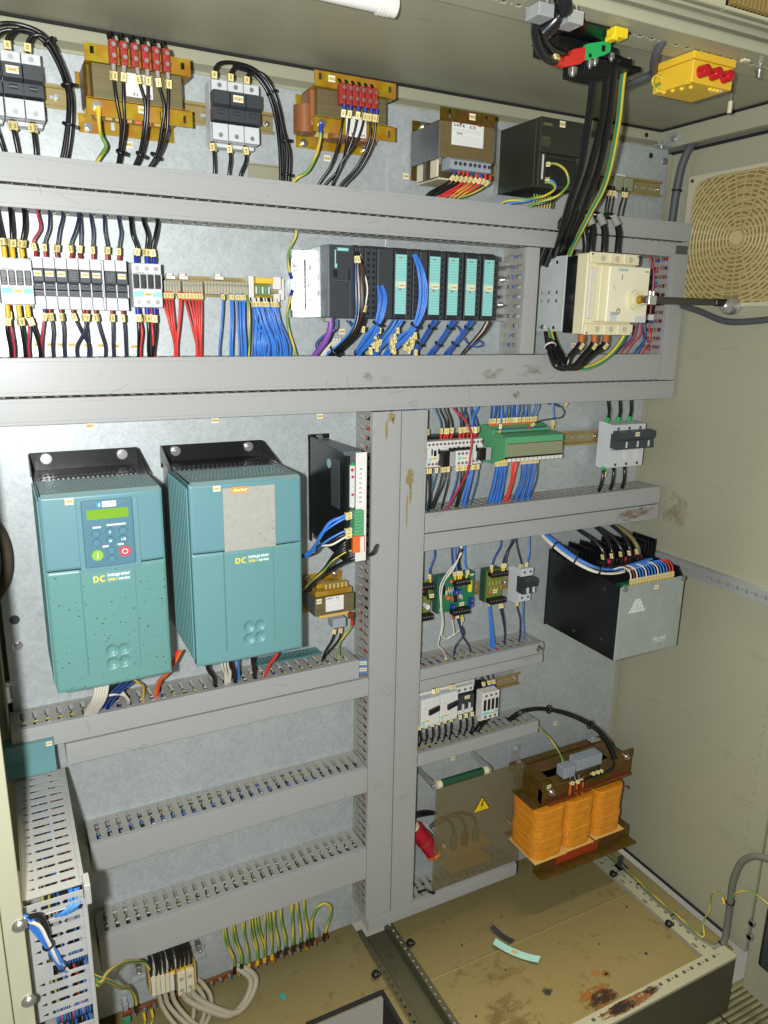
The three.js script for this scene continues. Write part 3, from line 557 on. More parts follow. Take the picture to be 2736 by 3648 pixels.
strands('six short black loops behind the close red terminals', null, Array.from({ length: 6 }, (_, i) => { const x = 583.5 + i * 12.4; return [[[x, 391, 84], [x - 1, 401, 76], [x - 3, 404, 62], [x - 6, 392, 40]], 2.6, M.wblack]; }), { name: 'wire_loops' });
const grp1 = [[208, 206, 217, 212], [223, 217, 219, 214], [242, 251, 251, 244], [257, 257, 254, 247], [272, 279, 277, 268], [288, 288, 285, 271]];
grp1.forEach(([a, b, c, d], i) => W(['first', 'second', 'third', 'fourth', 'fifth', 'sixth'][i] + ' black wire from the left under the spaced red terminals', null, M.wblack, 2.7, [[a, 366, 88], [a + (b - a) * 0.35, 345, 86], [b + 4 * (i < 2), 318, 84], [c, 285, 74], [d, 250, 58], [d - [5, 5, 18, 19, 24, 26][i], 214, 40]], { s: M.wgray, st: true, tl: 12 }));
tie('black cable tie on the left wire pair of the first transformer', [[217, 262, 68], [212, 238, 54]], 0.5, 6.5);
tie('black cable tie on the middle wire pair of the first transformer', [[249, 262, 66], [240, 238, 54]], 0.5, 6.5);
tie('black cable tie on the right wire pair of the first transformer', [[272, 262, 66], [262, 240, 54]], 0.5, 6.5);
W('yellow green earth wire on the bolt of the first transformer', null, M.yg, 3, [[183, 306, 84], [182, 294, 84], [183, 282, 80], [188, 268, 70], [192, 256, 62], [186, 242, 50], [172, 222, 36]], { s: M.yellow, fl: 14 });
W('yellow green earth wire on the bolt of the second transformer', null, M.yg, 3, [[545, 326, 84], [544, 304, 82], [542, 278, 66], [533, 254, 50], [515, 243, 40], [500, 222, 36]], { s: M.blueM, fl: 14 });
const grp2 = [[588, 582, 574, 556], [600, 597, 594, 566], [615, 609, 592, 580], [628, 617, 590, 582], [640, 639, 624, 594], [651, 651, 632, 604]];
grp2.forEach(([a, b, c, d], i) => W(['first', 'second', 'third', 'fourth', 'fifth', 'sixth'][i] + ' black wire from the left under the close red terminals', null, M.wblack, 2.5, [[a, 362, 86], [a - 1, 345, 84], [b, 312, 78], [c, 268, 60], [d, 234, 44], [d - 3, 218, 38]], { s: M.blueM, st: true, tl: 12, fl: 8 }));

// arcs of black cable from the fuse switches
const arcsA = [[[40, 396, 46], [60, 405, 50], [86, 409, 50], [114, 401, 50], [136, 374, 50], [147, 315, 50], [139, 266, 46], [128, 216, 40]], [[67, 368, 56], [68, 386, 54], [80, 400, 52], [102, 402, 50], [124, 390, 48], [141, 350, 47], [145, 312, 46], [134, 258, 44], [124, 216, 40]], [[93, 369, 56], [95, 386, 54], [105, 397, 53], [118, 396, 54], [134, 378, 55], [149, 330, 55], [149, 300, 54], [140, 255, 48], [131, 216, 42]], [[44, 380, 40], [62, 398, 44], [88, 402, 44], [113, 396, 44], [134, 370, 44], [145, 318, 43], [138, 262, 40], [127, 216, 36]]];
arcsA.forEach((p, i) => W(['outermost', 'left', 'right', 'rearmost'][i] + ' black cable arching over the two pole fuse switch', null, M.wblack, 3.2, p, i === 1 || i === 2 ? { st: 2, tl: 11, seg: 40 } : { seg: 40 }));
tie('black cable tie at the top of the left cable arc', arcsA[0], 0.33, 9); tie('black cable tie at the shoulder of the left cable arc', arcsA[0], 0.55, 9); tie('black cable tie low on the left cable arc', arcsA[0], 0.75, 9);
const arcsB = [[[369, 374, 54], [371, 390, 52], [381, 402, 50], [410, 408, 48], [443, 402, 47], [468, 376, 46], [484, 336, 46], [489, 290, 45], [490, 228, 42]], [[396, 374, 54], [399, 393, 52], [410, 403, 50], [432, 403, 50], [455, 391, 50], [475, 360, 50], [488, 320, 49], [494, 285, 48], [494, 228, 44]], [[423, 374, 54], [426, 390, 52], [435, 398, 51], [449, 398, 52], [466, 382, 52], [480, 352, 52], [491, 315, 51], [498, 280, 50], [498, 228, 46]], [[405, 404, 42], [440, 398, 42], [464, 375, 42], [480, 335, 41], [486, 288, 40], [487, 228, 38]]];
arcsB.forEach((p, i) => W(['left', 'middle', 'right', 'rearmost'][i] + ' black cable arching from the three pole fuse switch', null, M.wblack, 3, p, i < 3 ? { st: 2, tl: 11, seg: 40 } : { seg: 36 }));
tie('black cable tie at the top of the right cable arc', arcsB[1], 0.42, 9); tie('black cable tie at the middle of the right cable arc', arcsB[1], 0.72, 8.5); tie('black cable tie at the foot of the right cable arc', arcsB[1], 0.93, 8.5);
[[66, 68], [93, 91]].forEach(([a, b], i) => W(['left', 'right'][i] + ' black cable under the two pole fuse switch', null, M.wblack, 3.2, [[a - 2, 280, 48], [a - 1, 262, 50], [b, 236, 48], [b, 214, 40]], { st: 2, tl: 12 }));
W('black cable leaving the cut fuse pole at the left edge', null, M.wblack, 3.2, [[38, 282, 48], [44, 256, 50], [54, 216, 40]]);
[[365, 366], [393, 390], [420, 412]].forEach(([a, b], i) => W(['left', 'middle', 'right'][i] + ' black cable under the three pole fuse switch', null, M.wblack, 2.8, [[a, 284, 48], [a + 1, 262, 50], [b, 236, 48], [b - 1, 214, 40]], { st: 2, tl: 12 }));
one('cover_cutoff', 'olive grey duct cover cut-off standing behind the upper duct', 'cover piece', null, [bx(436, 499, 228, 262, 12, 15, 1), bx(436, 499, 262, 265, 4, 16, 1)], mat(0x8f8c74, 0.5));
one('hex_bolt', 'small bolt head on the plate edge above the third transformer', 'bolt', null, [cyl('z', 865, 399, 6, 8, 8, 6)], M.dull);

// third transformer, upright, with grey terminal strip
thing('transformer', 'large transformer with bronze face, white rating label and grey terminals', 'transformer', null, (g) => {
  const s = (cx, cy) => [[cx - 3, cy - 7], [cx + 3, cy - 7], [cx + 3, cy + 7], [cx - 3, cy + 7]];
  part(g, 'base_plate', [bx(769, 884, 268, 376, 1, 3, 1)], M.bronzez);
  for (const [x, y] of [[795, 370], [796, 280]]) part(g, 'bolt', [cyl('z', x - 2, y - 3, 6, 8, 3, 16), cyl('z', x - 2, y - 3, 10, 5, 6, 6)], M.steel);
  part(g, 'core', [bx(766, 886, 292, 353.5, 4, 110, 1)], M.lamgrey);
  part(g, 'face', [bx(766.6, 886, 292.4, 354, 110.2, 112, 0.6)], mat(0x80704a, 0.45, 0.35, { map: grain }));
  part(g, 'upper_bracket', [prism('z', rect(767, 887, 355, 377), 108.5, 110.5, [s(787, 367), s(868, 366)]), bx(767, 887, 353.6, 355.4, 80, 113)], M.bronzez);
  part(g, 'clip', [bx(806, 812, 352, 358, 112, 115, 1), bx(848, 854, 352, 358, 112, 115, 1)], M.copper);
  part(g, 'winding', [new THREE.CylinderGeometry(0.034, 0.034, 0.034, 24).scale(1.3, 1, 1).translate(0.812, 0.277, 0.058)], mat(0x4b4334, 0.2, 0.35));
  part(g, 'winding_cheek', [bx(772, 776, 262, 292, 20, 96, 1), bx(776, 860, 258, 261, 16, 96, 1)], M.ivory);
  part(g, 'terminal_strip', [prism('x', [[96, 272], [127, 272], [127, 288], [120, 292.5], [96, 292]], 782, 871)], M.grayt);
  for (let i = 0; i < 8; i++) part(g, 'terminal_screw', [cyl('z', 793 + i * 10 + (i > 2 ? 2 : 0) + (i > 5 ? 2 : 0), 282, 127.4, 3.4, 1.2, 12)], M.dark);
  part(g, 'rating_label', [plaque(791, 861, 316, 354, 112.3)], printed(safeB));
  part(g, 'tag', [plaque(829, 842, 362, 373, 110.8)], tagMat);
});
const t3 = [[M.wblack, 'blueM', 800, 778], [M.wblack, 'red', 809, 786], [M.wblack, 'red', 819, 790], [M.wred, 'red', 829, 808], [M.wred, 'blueM', 839, 812], [M.wred, 'red', 850, 814], [M.wred, 'blueM', 860, 832], [M.wcrim, 'red', 869, 838], [M.yg, 'red', 880, 848]];
t3.forEach(([m, f, a, b], i) => W(['first', 'second', 'third', 'fourth', 'fifth', 'sixth', 'seventh', 'eighth', 'last'][i] + ' wire from the left under the bronze faced transformer', null, m, 1.9, [[a, 275 - (i === 8 ? 3 : 0), 112], [a, 264, 112], [a - 6, 252, 96], [a - 22, 240, 70], [b - 6, 232, 54], [b - 10, 218, 44]], { s: M[f], st: 1, tl: 10, fl: 9 }));
for (let i = 0; i < 3; i++) W('yellow green wire among the red transformer wires', 'yellow green wires under the bronze faced transformer', M.yg, 1.8, [[842 + i * 10, 272, 106], [842 + i * 10, 258, 100], [830 + i * 10, 244, 78], [816 + i * 8, 222, 46]]);

// black power supply
thing('power_supply', 'big black power supply box with gold lettering at the upper right', 'power supply', null, (g) => {
  part(g, 'housing', [bx(970.5, 1076, 258, 380, 10, 128, 1.5), bx(970.5, 1076, 318, 380, 128, 142, 1.5), bx(970.5, 989, 258, 318, 128, 142, 1.5)], mat(0x36382f, 0.4, 0.25));
  part(g, 'edge', [bx(968.5, 970.4, 257, 381, 4, 12)], M.galv);
  part(g, 'door', [bx(990, 1074, 266, 312, 128.5, 132, 1.5)], mat(0x1e1f1d, 0.4));
  part(g, 'vents', Array.from({ length: 8 }, (_, i) => bx(974, 1072, 256.4, 257.8, 20 + i * 13, 27 + i * 13)), M.black);
  part(g, 'lettering', [plaque(973, 1000, 364, 371, 142.1, 0.3)], printed(word('SIEMENS', 128, 32, 'bold 24px sans-serif', '#8e8440', '#36382f')));
  part(g, 'lettering', [plaque(973, 996, 328, 347, 142.1, 0.3)], printed(ctex(64, 64, (c, w, h) => { c.fillStyle = '#36382f'; c.fillRect(0, 0, w, h); txt(c, 'SITOP', 4, 20, '18px sans-serif', '#77703c'); lines(c, 4, 30, 56, 3, 10, '#5e5b3a'); })));
  part(g, 'marking_strip', [plaque(978, 982, 270, 314, 142.2)], M.graylt);
  part(g, 'tag', [plaque(1015, 1028, 366, 377, 142.2)], tagMat);
});
W('thick blue wire looping from the black power supply', null, M.wblue, 2.6, [[990, 270, 136], [1004, 268, 146], [1016, 258, 144], [1010, 246, 120], [988, 238, 90], [955, 232, 66], [930, 216, 45]], { st: true });
W('yellow green wire beside the blue loop of the power supply', null, M.yg, 2.6, [[988, 266, 138], [1000, 264, 148], [1011, 256, 146], [1006, 245, 124], [985, 240, 92], [952, 236, 68], [926, 216, 46]]);
W('long yellow green loop across the power supply door', null, M.yg, 2.6, [[990, 299, 134], [1014, 300, 142], [1036, 289, 146], [1045, 268, 144], [1036, 248, 126], [1008, 234, 90], [985, 218, 60]], { st: true });
W('black wire at the foot of the power supply', null, M.wblack, 2.4, [[1050, 258, 120], [1035, 240, 110], [1005, 230, 84], [980, 216, 52]]);
strands('yellow green wires standing at the right foot of the power supply', null, Array.from({ length: 7 }, (_, i) => [[[1020 + i * 7, 256, 70], [1022 + i * 7, 236, 68], [1019 + i * 7, 212, 60]], 1.7, M.yg]));
for (let i = 0; i < 3; i++) W('black wire standing right of the power supply wires', 'black wires at the right foot of the power supply', M.wblack, 2, [[1062 + i * 8, 262, 60], [1064 + i * 8, 238, 58], [1060 + i * 8, 212, 50]]);
thing('terminal_clamp', 'translucent rail clamps with small wires at the upper right', 'terminal', null, (g) => {
  part(g, 'housing', [bx(1240, 1262, 292, 316, 14, 34, 2), bx(1264, 1290, 290, 320, 14, 38, 2), bx(1292, 1318, 290, 318, 14, 40, 2)], M.clear);
  part(g, 'end_clip', [bx(1242, 1270, 318, 323, 16, 26, 1), bx(1276, 1306, 321, 326, 16, 26, 1), bx(1268, 1284, 274, 288, 16, 30, 1)], M.white);
});
for (let i = 0; i < 5; i++) W('small black wire under the translucent rail clamps', 'small black wires under the translucent rail clamps', M.wblack, 1.8, [[1243 + [0, 8, 17, 44, 54][i], 296, 40], [1243 + [0, 8, 18, 44, 55][i], 280, 42], [1241 + [0, 6, 16, 40, 50][i], 250, 42], [1240 + [1, 7, 15, 41, 49][i], 214, 40]], { s: M.wblack, st: true, tl: 11 });
sticker(238, 274, 0.2, 'marker label on the plate below the first transformer');
sticker(592, 290, 0.2, 'marker label on the plate below the second transformer');
sticker(759, 275, 0.2, 'marker label left of the bronze faced transformer');
sticker(85, 231, 0.2, 'marker label half hidden below the two pole fuse switch');

// ---------- breaker row ----------
function contactor(x0, x1, y0, y1, z, label) {
  return thing('contactor', label, 'contactor', null, (g) => {
    const w = x1 - x0, h = y1 - y0, X = (f) => x0 + f * w, Y = (f) => y0 + f * h;
    part(g, 'rear_body', [bx(x0 - 1, x1 + 2, y0 + 1, y1 + 2, 14, z - 30, 1)], M.black);
    part(g, 'front', [bx(x0, x1, Y(0.76), y1, z - 30, z, 1), bx(x0, x1, y0, Y(0.42), z - 30, z, 1), bx(x0, x1, Y(0.42), Y(0.76), z - 30, z - 6)], M.graylt);
    for (let i = 0; i < 4; i++) part(g, 'window', [bx(X(0.04 + i * 0.245), X(0.23 + i * 0.245), Y(0.43), Y(0.75), z - 6, z - 2, 1), bx(X(0.07 + i * 0.245), X(0.2 + i * 0.245), Y(0.5), Y(0.58), z - 2, z + 0.4, 0.6)], M.black);
    part(g, 'window_frame', Array.from({ length: 5 }, (_, i) => bx(X(i * 0.245), X(0.03 + i * 0.245), Y(0.42), Y(0.76), z - 6, z - 0.4)), M.graylt);
    for (let i = 0; i < 3; i++) { parts(g, 'screw', [cyl('z', X(0.18 + i * 0.32), Y(0.88), z + 0.5, 3.6, 1.6, 12), cyl('z', X(0.18 + i * 0.32), Y(0.12), z + 0.5, 3.6, 1.6, 12)], M.steel); }
    part(g, 'teal_strip', [plaque(X(0.03), X(0.97), Y(0.24), Y(0.36), z)], M.tealtag);
    part(g, 'tag', [plaque(X(0.36), X(0.68), Y(0.22), Y(0.37), z + 0.7)], tagMat);
    part(g, 'lettering', [plaque(X(0.02), X(0.5), Y(0.77), Y(0.82), z, 0.2)], printed(word('SIEMENS', 128, 24, 'bold 20px sans-serif', '#6a6e70', '#c3c6c6')));
  });
}
contactor(24, 69, 15, 80, 95, 'grey contactor with yellow ferrules at the left picture edge');
contactor(215, 261, 15, 83, 90, 'grey contactor with blue ferrules right of the breakers');
function breaker(x0, x1, label, tagged) {
  return thing('breaker', label, 'breaker', null, (g) => {
    const y0 = 9, y1 = 87;
    part(g, 'body', [bx(x0, x1, y0, y1, 16, 46, 0.6), bx(x0 + 0.2, x1 - 0.2, y1 - 17, y1, 46.2, 66, 0.8), bx(x0 + 0.2, x1 - 0.2, y0, y0 + 19, 46.2, 66, 0.8)], M.graylt);
    part(g, 'drawer', [prism('x', [[46, y1 - 17.4], [70, y1 - 18], [70, y1 - 36], [72, y1 - 40], [72, y0 + 30], [66, y0 + 28], [66, y0 + 20], [46, y0 + 20]], x0 + 0.6, x1 - 0.6)], M.dark);
    part(g, 'grip', [bx(x0 + 4, x1 - 4, y0 + 34, y0 + 38, 71.5, 73.5, 1.2), bx(x0 + 0.6, x1 - 2, y0 + 26, y0 + 27.5, 67, 73)], M.darkdr);
    part(g, 'guide', [bx(x1 - 1.7, x1 - 0.1, y0 + 20, y0 + 40, 66, 74)], M.graylt);
    part(g, 'screws', [cyl('z', (x0 + x1) / 2, y1 - 8, 66.4, 3.5, 1.4, 12), cyl('z', (x0 + x1) / 2, y0 + 9, 66.4, 3.5, 1.4, 12)], M.steel);
    if (tagged) part(g, 'tag', [plaque(x0 + 2, x1 - 3, y1 - 29, y1 - 21, 70.2)], tagMat);
    else part(g, 'print', [plaque(x0 + 3, x1 - 3, y1 - 34, y1 - 20, 70.2)], printed(ctex(48, 48, (c, w, h) => { c.fillStyle = '#33363a'; c.fillRect(0, 0, w, h); lines(c, 3, 4, 42, 5, 9, '#7b8085'); })));
  });
}

for (let i = 0; i < 6; i++) breaker(69.8 + i * 17.15, 86.6 + i * 17.15, ord[i] + ' dark drawer breaker from the left in the row of six', i !== 3);
breaker(176.5, 193.6, 'left of the two separate breakers beside the row of six', false); breaker(194, 211.2, 'right of the two separate breakers beside the row of six', true);
one('rail_spacer', 'thin grey spacer between the six breakers and the pair', 'spacer', null, [bx(173.2, 175.8, 10, 86, 14, 62)], M.graylt);
const topW = [[49, 47, 1], [68, 61, 1], [87, 77, 2], [103, 92, 3], [122, 110, 3], [145, 128, 3], [147, 143, 3], [163, 161, 3], [183, 183, 3], [205, 200, 3], [224, 228, 0], [244, 245, 0], [266, 255, 0]];
topW.forEach(([a, b, k], i) => W(k === 2 ? 'single crimson wire above the breaker row' : ord[i] + ' wire from the left entering the breaker row from above, black', null, k === 2 ? M.wcrim : k === 3 ? M.wnavy : M.wblack, k === 1 || k === 0 ? 3 : 1.9, [[a, 168, 52], [a, 150, 56], [a + (b - a) * 0.45 + (k === 2 ? 5 : i % 2 ? 1.5 : -1), 128, 66], [b, 108, 66], [b, 92, 62], [b, 84, 60]], { e: k === 1 ? M.yellow : k === 0 ? M.blueM : M.maroon, et: true, fl: k === 1 ? 16 : 12, tl: 11 }));
W('black wire at the extreme left above the edge contactor', null, M.wblack, 3, [[30, 168, 52], [31, 140, 60], [34, 105, 66], [35, 84, 62]], { e: M.yellow, fl: 16, et: true });
const lowW = [[31, 30, 'b'], [47, 50, 'b'], [60, 72, 'b'], [83, 74, 'r'], [91, 91, 'n'], [107, 108, 'n'], [125, 145, 'n'], [141, 143, 'n'], [146, 128, 'n'], [159, 169, 'n'], [184, 184, 'n'], [201, 204, 'n'], [225, 224, 'b'], [240, 242, 'b'], [252, 247, 'b'], [34, 34, 'r'], [60, 57, 'r'], [228, 227, 'r'], [248, 250, 'r']];
lowW.forEach(([a, b, c], i) => {
  const m = c === 'r' ? (i < 17 ? M.wcrim : M.wred) : c === 'b' ? M.wblack : M.wnavy, big = c === 'b';
  const f = i < 3 ? M.yellow : i === 3 ? M.blueM : i > 11 ? (c === 'r' ? M.red : M.blueM) : c === 'r' ? M.wcrim : M.maroon;
  W((c === 'r' ? ord[i > 14 ? i - 14 : 0] + ' red' : ord[i - (i > 3)] + ' black') + ' wire from the left leaving the breaker row downwards', null, m, big ? 3 : 1.9, [[a, 14, 62 - (i > 14 ? 10 : 0)], [a, 2, 63 - (i > 14 ? 8 : 0)], [a + (b - a) * 0.5 + (i % 3) - 1, -24, 62], [b, -50, 54], [b, -76, 46]], { s: f, st: true, fl: i < 3 ? 18 : 10, tl: 12 });
});
for (let i = 0; i < 9; i++) sticker([73, 92, 108, 125, 150, 172, 196, 226, 623][i], [-48, -48, -48, -48, -49, -49, -50, -51, -22][i], 0.2, i === 8 ? 'marker label on the plate below the controller' : ord[i] + ' marker label from the left just above the wide grey duct');

// translucent terminals and the resistor carrier
function termBlock(x0, x1, y0, y1, n, label, clipx) {
  return thing('terminal_block', label, 'terminal block', null, (g) => {
    for (let i = 0; i < n; i++) { const a = x0 + (x1 - x0) * i / n, b = x0 + (x1 - x0) * (i + 1) / n - 0.4; part(g, 'terminal', [bx(a, b, y0, y1, 12, 44, 0.8), bx(a + 0.8, b - 0.8, y1 - 9, y1 - 2, 44, 47, 0.6)], mat(0xa39d84, 0.3)); }
    part(g, 'screws', Array.from({ length: n }, (_, i) => cyl('z', x0 + (x1 - x0) * (i + 0.5) / n, y1 - 6, 47.4, 1.9, 1, 8)), M.steel);
    for (const c of clipx) part(g, 'end_clip', [bx(c, c + 16, y1 + 3, y1 + 9, 16, 34, 1), bx(c + 3, c + 13, y1 + 8, y1 + 14, 14, 26, 1)], M.white);
  });
}
termBlock(274, 302, 38, 60, 6, 'left translucent terminal block with red wires', [280]);
termBlock(305, 340, 38, 60, 7, 'middle translucent terminal block with red wires', [302]);
termBlock(343, 421, 40, 62, 14, 'wide translucent terminal block with blue wires', [364]);
thing('diode_carrier', 'small carrier with green bodied diodes in an open frame', 'terminal block', null, (g) => {
  parts(g, 'frame', [bx(424, 434, 28, 74, 12, 36, 1), bx(468, 480, 30, 44, 12, 44, 1), bx(468, 484, 52, 74, 12, 40, 1), bx(486, 497, 34, 72, 12, 20, 1)], M.white);
  part(g, 'terminal_row', [bx(435, 467, 61, 71, 14, 46, 1)], M.yellow); part(g, 'terminal_row', [bx(435, 467, 31, 40, 14, 46, 1)], M.brassz);
  part(g, 'board', [bx(435, 467, 40.2, 60.8, 16, 24)], M.pcb2);
  for (let i = 0; i < 5; i++) part(g, 'diode', [cyl('y', 440 + i * 6, 50, 30, 2, 12, 8)], i % 2 ? M.green : M.graylt);
});
[[268, 283], [274, 284], [279, 286], [284, 287], [297, 288], [300, 289]].forEach(([a, b], i) => W('red wire of the left red fan below the terminals', 'red wires fanning from the left translucent block', M.wred, 1.7, [[a, 42, 46], [a, 30, 52], [a + (b - a) * 0.45, -8, 58], [b, -48, 54], [b + 1, -76, 46]], { st: 3, tl: 9 }));
[[306, 321], [312, 323], [318, 325], [324, 327], [329, 328], [334, 330]].forEach(([a, b], i) => W('red wire of the right red fan below the terminals', 'red wires fanning from the middle translucent block', M.wred, 1.7, [[a, 42, 46], [a, 30, 52], [a + (b - a) * 0.45, -8, 58], [b, -48, 54], [b + 1, -76, 46]], { st: 3, tl: 9 }));
[[372, 362], [386, 382], [389, 386], [397, 399], [402, 404], [407, 408], [410, 411]].forEach(([a, b], i) => W('blue wire hanging from the wide translucent block', 'blue wires under the wide translucent block', M.wblue, 1.7, [[a, 42, 46], [a, 30, 52], [a - 2 + (b - a) * 0.3, -12, 58], [b, -48, 54], [b + 1, -76, 46]], { st: 3, tl: 9 }));
W('thin yellow green wire beside the blue bundle', null, M.yg, 1.8, [[417, 40, 46], [417, 24, 56], [416, -20, 58], [417, -76, 46]]);
{
  const list = [], tags = [], fer = [];
  for (let i = 0; i < 34; i++) {
    const a = 426 + (i % 17) * 2.7 + rr(-1, 1), z = 50 + (i > 16 ? 8 : 0), b = i < 20 ? 424 + i * 1.5 : 455 + (i - 20) * 2.8;
    const p = [[a, 36, z - 6], [a, 24, z], [a + rr(-4, 4) + (b - a) * 0.3, -6, z + 4], [b + rr(-2, 2), -46, 58], [b + (i > 20 ? 4 : 0), -74, 48]];
    list.push([p, 1.7, i % 4 ? M.wblue : M.wdblue]);
    const [q, t] = along(p, 0.11), [q2, t2] = along(p, 0.04); if (i % 2) tags.push(sleeveGeo(q, t, 2, 9)); fer.push([pick([M.white, M.wblack]), [ferGeo(q2, t2, 2.5, 8)]]);
  }
  strands('dense bunch of blue wires under the diode carrier', null, list, { tags, fer });
}
W('yellow green wire joining the controller rail to the ducts above and below', null, M.yg, 2.6, [[513, 172, 34], [517, 150, 32], [509, 128, 30], [500, 107, 28], [503, 88, 26], [511, 73, 24]], { e: M.blueM, fl: 12 });
W('yellow green wire from the controller rail into the wide duct', null, M.yg, 2.6, [[512, 52, 24], [505, 36, 28], [499, 10, 30], [500, -20, 34], [508, -52, 38], [513, -78, 44]], { s: M.blueM, fl: 12 });

// ---------- controller ----------
M.plc = mat(0x34373a, 0.42); M.plcd = mat(0x232527, 0.45);
thing('controller_rail', 'bright aluminium profile rail carrying the controller modules', 'rail', null, (g) => {
  part(g, 'profile', [bx(515, 1014, 3, 126, 1, 10, 1), bx(515, 1014, 108, 126, 10.2, 16, 1), bx(515, 1014, 3, 18, 10.2, 16, 1)], mat(0xb9bbbc, 0.24, 0.9));
  for (const [x, y] of [[526, 93], [528, 63], [526, 36], [1000, 90], [998, 38]]) part(g, 'bolt', [cyl('z', x, y, 12, 7, 4, 18), cyl('z', x, y, 16, 4.6, 6, 6)], M.steel);
});
thing('controller', 'charcoal controller unit with teal name plate at left of its modules', 'controller', null, (g) => {
  part(g, 'side', [bx(542, 592, 4, 128, 14, 82, 1)], mat(0xa3a6a8, 0.3, 0.75));
  part(g, 'housing', [bx(542, 592, 4, 128, 82.2, 120, 2)], mat(0x62676c, 0.4));
  part(g, 'upper_front', [bx(542.5, 591.5, 68.6, 127.6, 120.2, 123, 1.4)], M.plc);
  part(g, 'lower_flap', [bx(542.5, 582, 4.5, 67.6, 120.2, 124, 1.4)], M.plc);
  part(g, 'lower_side', [bx(582.6, 591.5, 4.5, 67.6, 120.2, 123, 1)], M.plc);
  part(g, 'name_plate', [plaque(557.5, 580.5, 117.4, 123.4, 123.1)], printed(word('SIEMENS', 128, 32, 'bold 26px sans-serif', '#cfe6e2', '#3d9089')));
  part(g, 'light_strip', [plaque(553.6, 555.6, 96, 119, 123.1), plaque(553.6, 558, 89, 96, 123.1)], M.tealtag);
  part(g, 'key_switch', [bx(549, 558, 73, 85, 123, 125, 1), cyl('z', 554, 79, 126, 2.6, 4, 10)], M.black);
  part(g, 'side_slot', [bx(580, 582.5, 68, 88, 123, 124)], M.black);
  part(g, 'socket', [bx(542, 552, -3, 3.6, 92, 112, 1)], M.pvcd);
});
function module(x0, x1, label, kind) {
  return thing('controller_module', label, 'controller module', null, (g) => {
    part(g, 'housing', [bx(x0, x1, 4, 127, 14, 112, 1)], M.plcd);
    part(g, 'top_rim', [bx(x0 + 4, x1 - 4, 127, 131, 60, 104, 1)], M.plcd);
    const w = x1 - x0;
    if (kind === 'label') {
      part(g, 'door', [bx(x0 + 1, x0 + w * 0.68, 4.5, 126, 112.2, 121, 1.6)], M.plcd);
      part(g, 'terminal_side', [bx(x0 + w * 0.7, x1 - 0.6, 4.5, 126, 112.2, 118, 1)], M.plc);
      part(g, 'label_strip', [plaque(x0 + 3, x0 + w * 0.64, 13, 118, 121.1)], printed(ctex(64, 256, (c, cw, h) => { c.fillStyle = '#86c4bd'; c.fillRect(0, 0, cw, h); c.fillStyle = '#5e9d97'; for (let i = 0; i < 20; i++) c.fillRect(0, 12 + i * 12.2, cw, 1.5); c.fillStyle = '#b3cdb8'; c.fillRect(0, 112, cw, 26); c.fillStyle = '#a8543a'; c.fillRect(18, 9, 5, 8); c.fillRect(28, 9, 8, 8); c.fillRect(20, 146, 16, 7); })));
      part(g, 'tag', [plaque(x0 + 10, x0 + 23, 60, 68, 121.8)], tagMat);
      part(g, 'screw_row', Array.from({ length: 10 }, (_, i) => bx(x0 + w * 0.76, x0 + w * 0.86, 12 + i * 11, 16 + i * 11, 118, 119)), M.black);
    } else {
      part(g, 'terminal_side', [bx(x0 + 1, x0 + w * 0.42, 4.5, 126, 112.2, 119, 1)], M.plc);
      part(g, 'screw_row', Array.from({ length: 22 }, (_, i) => bx(x0 + w * (i % 2 ? 0.28 : 0.1), x0 + w * (i % 2 ? 0.36 : 0.18), 10 + Math.floor(i / 2) * 10.4, 15 + Math.floor(i / 2) * 10.4, 119, 120)), M.black);
      part(g, 'door', [bx(x0 + w * 0.44, x1 - 0.6, 4.5, 126, 112.2, 121, 1.6)], M.plc);
    }
  });
}
module(594, 612, 'narrow dark module behind the black and white harness', 'open');
module(613, 672, 'dark module without teal label beside the harness', 'open');
module(672.6, 713, 'module with teal label strip left of the thick blue bundle', 'label');
module(713.6, 744, 'narrow module with an open door behind the blue bundle', 'open');
['first', 'second', 'third', 'last'].forEach((s, i) => module(745 + i * 41, 785.4 + i * 41, s + ' of the four identical teal labelled modules at the right', 'label'));
// harness, purple cable and blue bundles of the controller
W('thick purple cable dropping from the controller', null, M.purple, 5.4, [[556, 4, 100], [555, -14, 100], [549, -38, 90], [540, -62, 66], [534, -80, 50]], { cat: 'cable', name: 'cable' });
{ const list = [['wblack', 594, 8], ['wblack', 604, 10], ['wwhite', 597, 0], ['wblack', 600, 4], ['wbrown', 602, 2], ['wwhite', 606, 6], ['wblack', 608, 12], ['wbrown', 599, 9], ['wblack', 598, 14], ['wblue', 593, 0], ['wblack', 606, 16]].map(([m, x, k], i) => [[[596 + i % 3 * 3, 118, 122], [x, 92, 127], [x + i % 3 - 1 + (i === 5 ? 8 : 0), 55, 129], [x + 2, 10, 126], [x - 4 + k * 0.2, -20, 112], [x - 18 + k * 0.3, -44, 90], [x - 32 + k * 0.4, -66, 64], [x - 36, -80, 50]], m === 'wblack' ? 2.4 : 1.7, M[m]]);
  strands('harness of black, white and brown wires beside the controller', null, list, { tags: [0, 3, 5].map((q) => sleeveGeo(...along(list[q][0], q === 5 ? 0.42 : 0.06).slice(0, 2), 2, 12)), ties: [[[[584, -46, 84], [572, -62, 66]], 0.5, 15]] }); }
for (let i = 0; i < 6; i++) W('cut white cable end in the bunch beside the harness', 'cut white cables under the controller', M.wwhite, 2.6, [[583 - i * 3, -34 - (i % 2) * 4, 82 + i % 2 * 3], [576 - i * 3, -52, 70], [569 - i * 3.4, -70, 56]]);
W('blue wire looping behind the purple cable', null, M.wdblue, 1.8, [[568, 2, 96], [566, -16, 96], [548, -28, 88], [537, -44, 78], [546, -62, 66], [554, -78, 50]]);
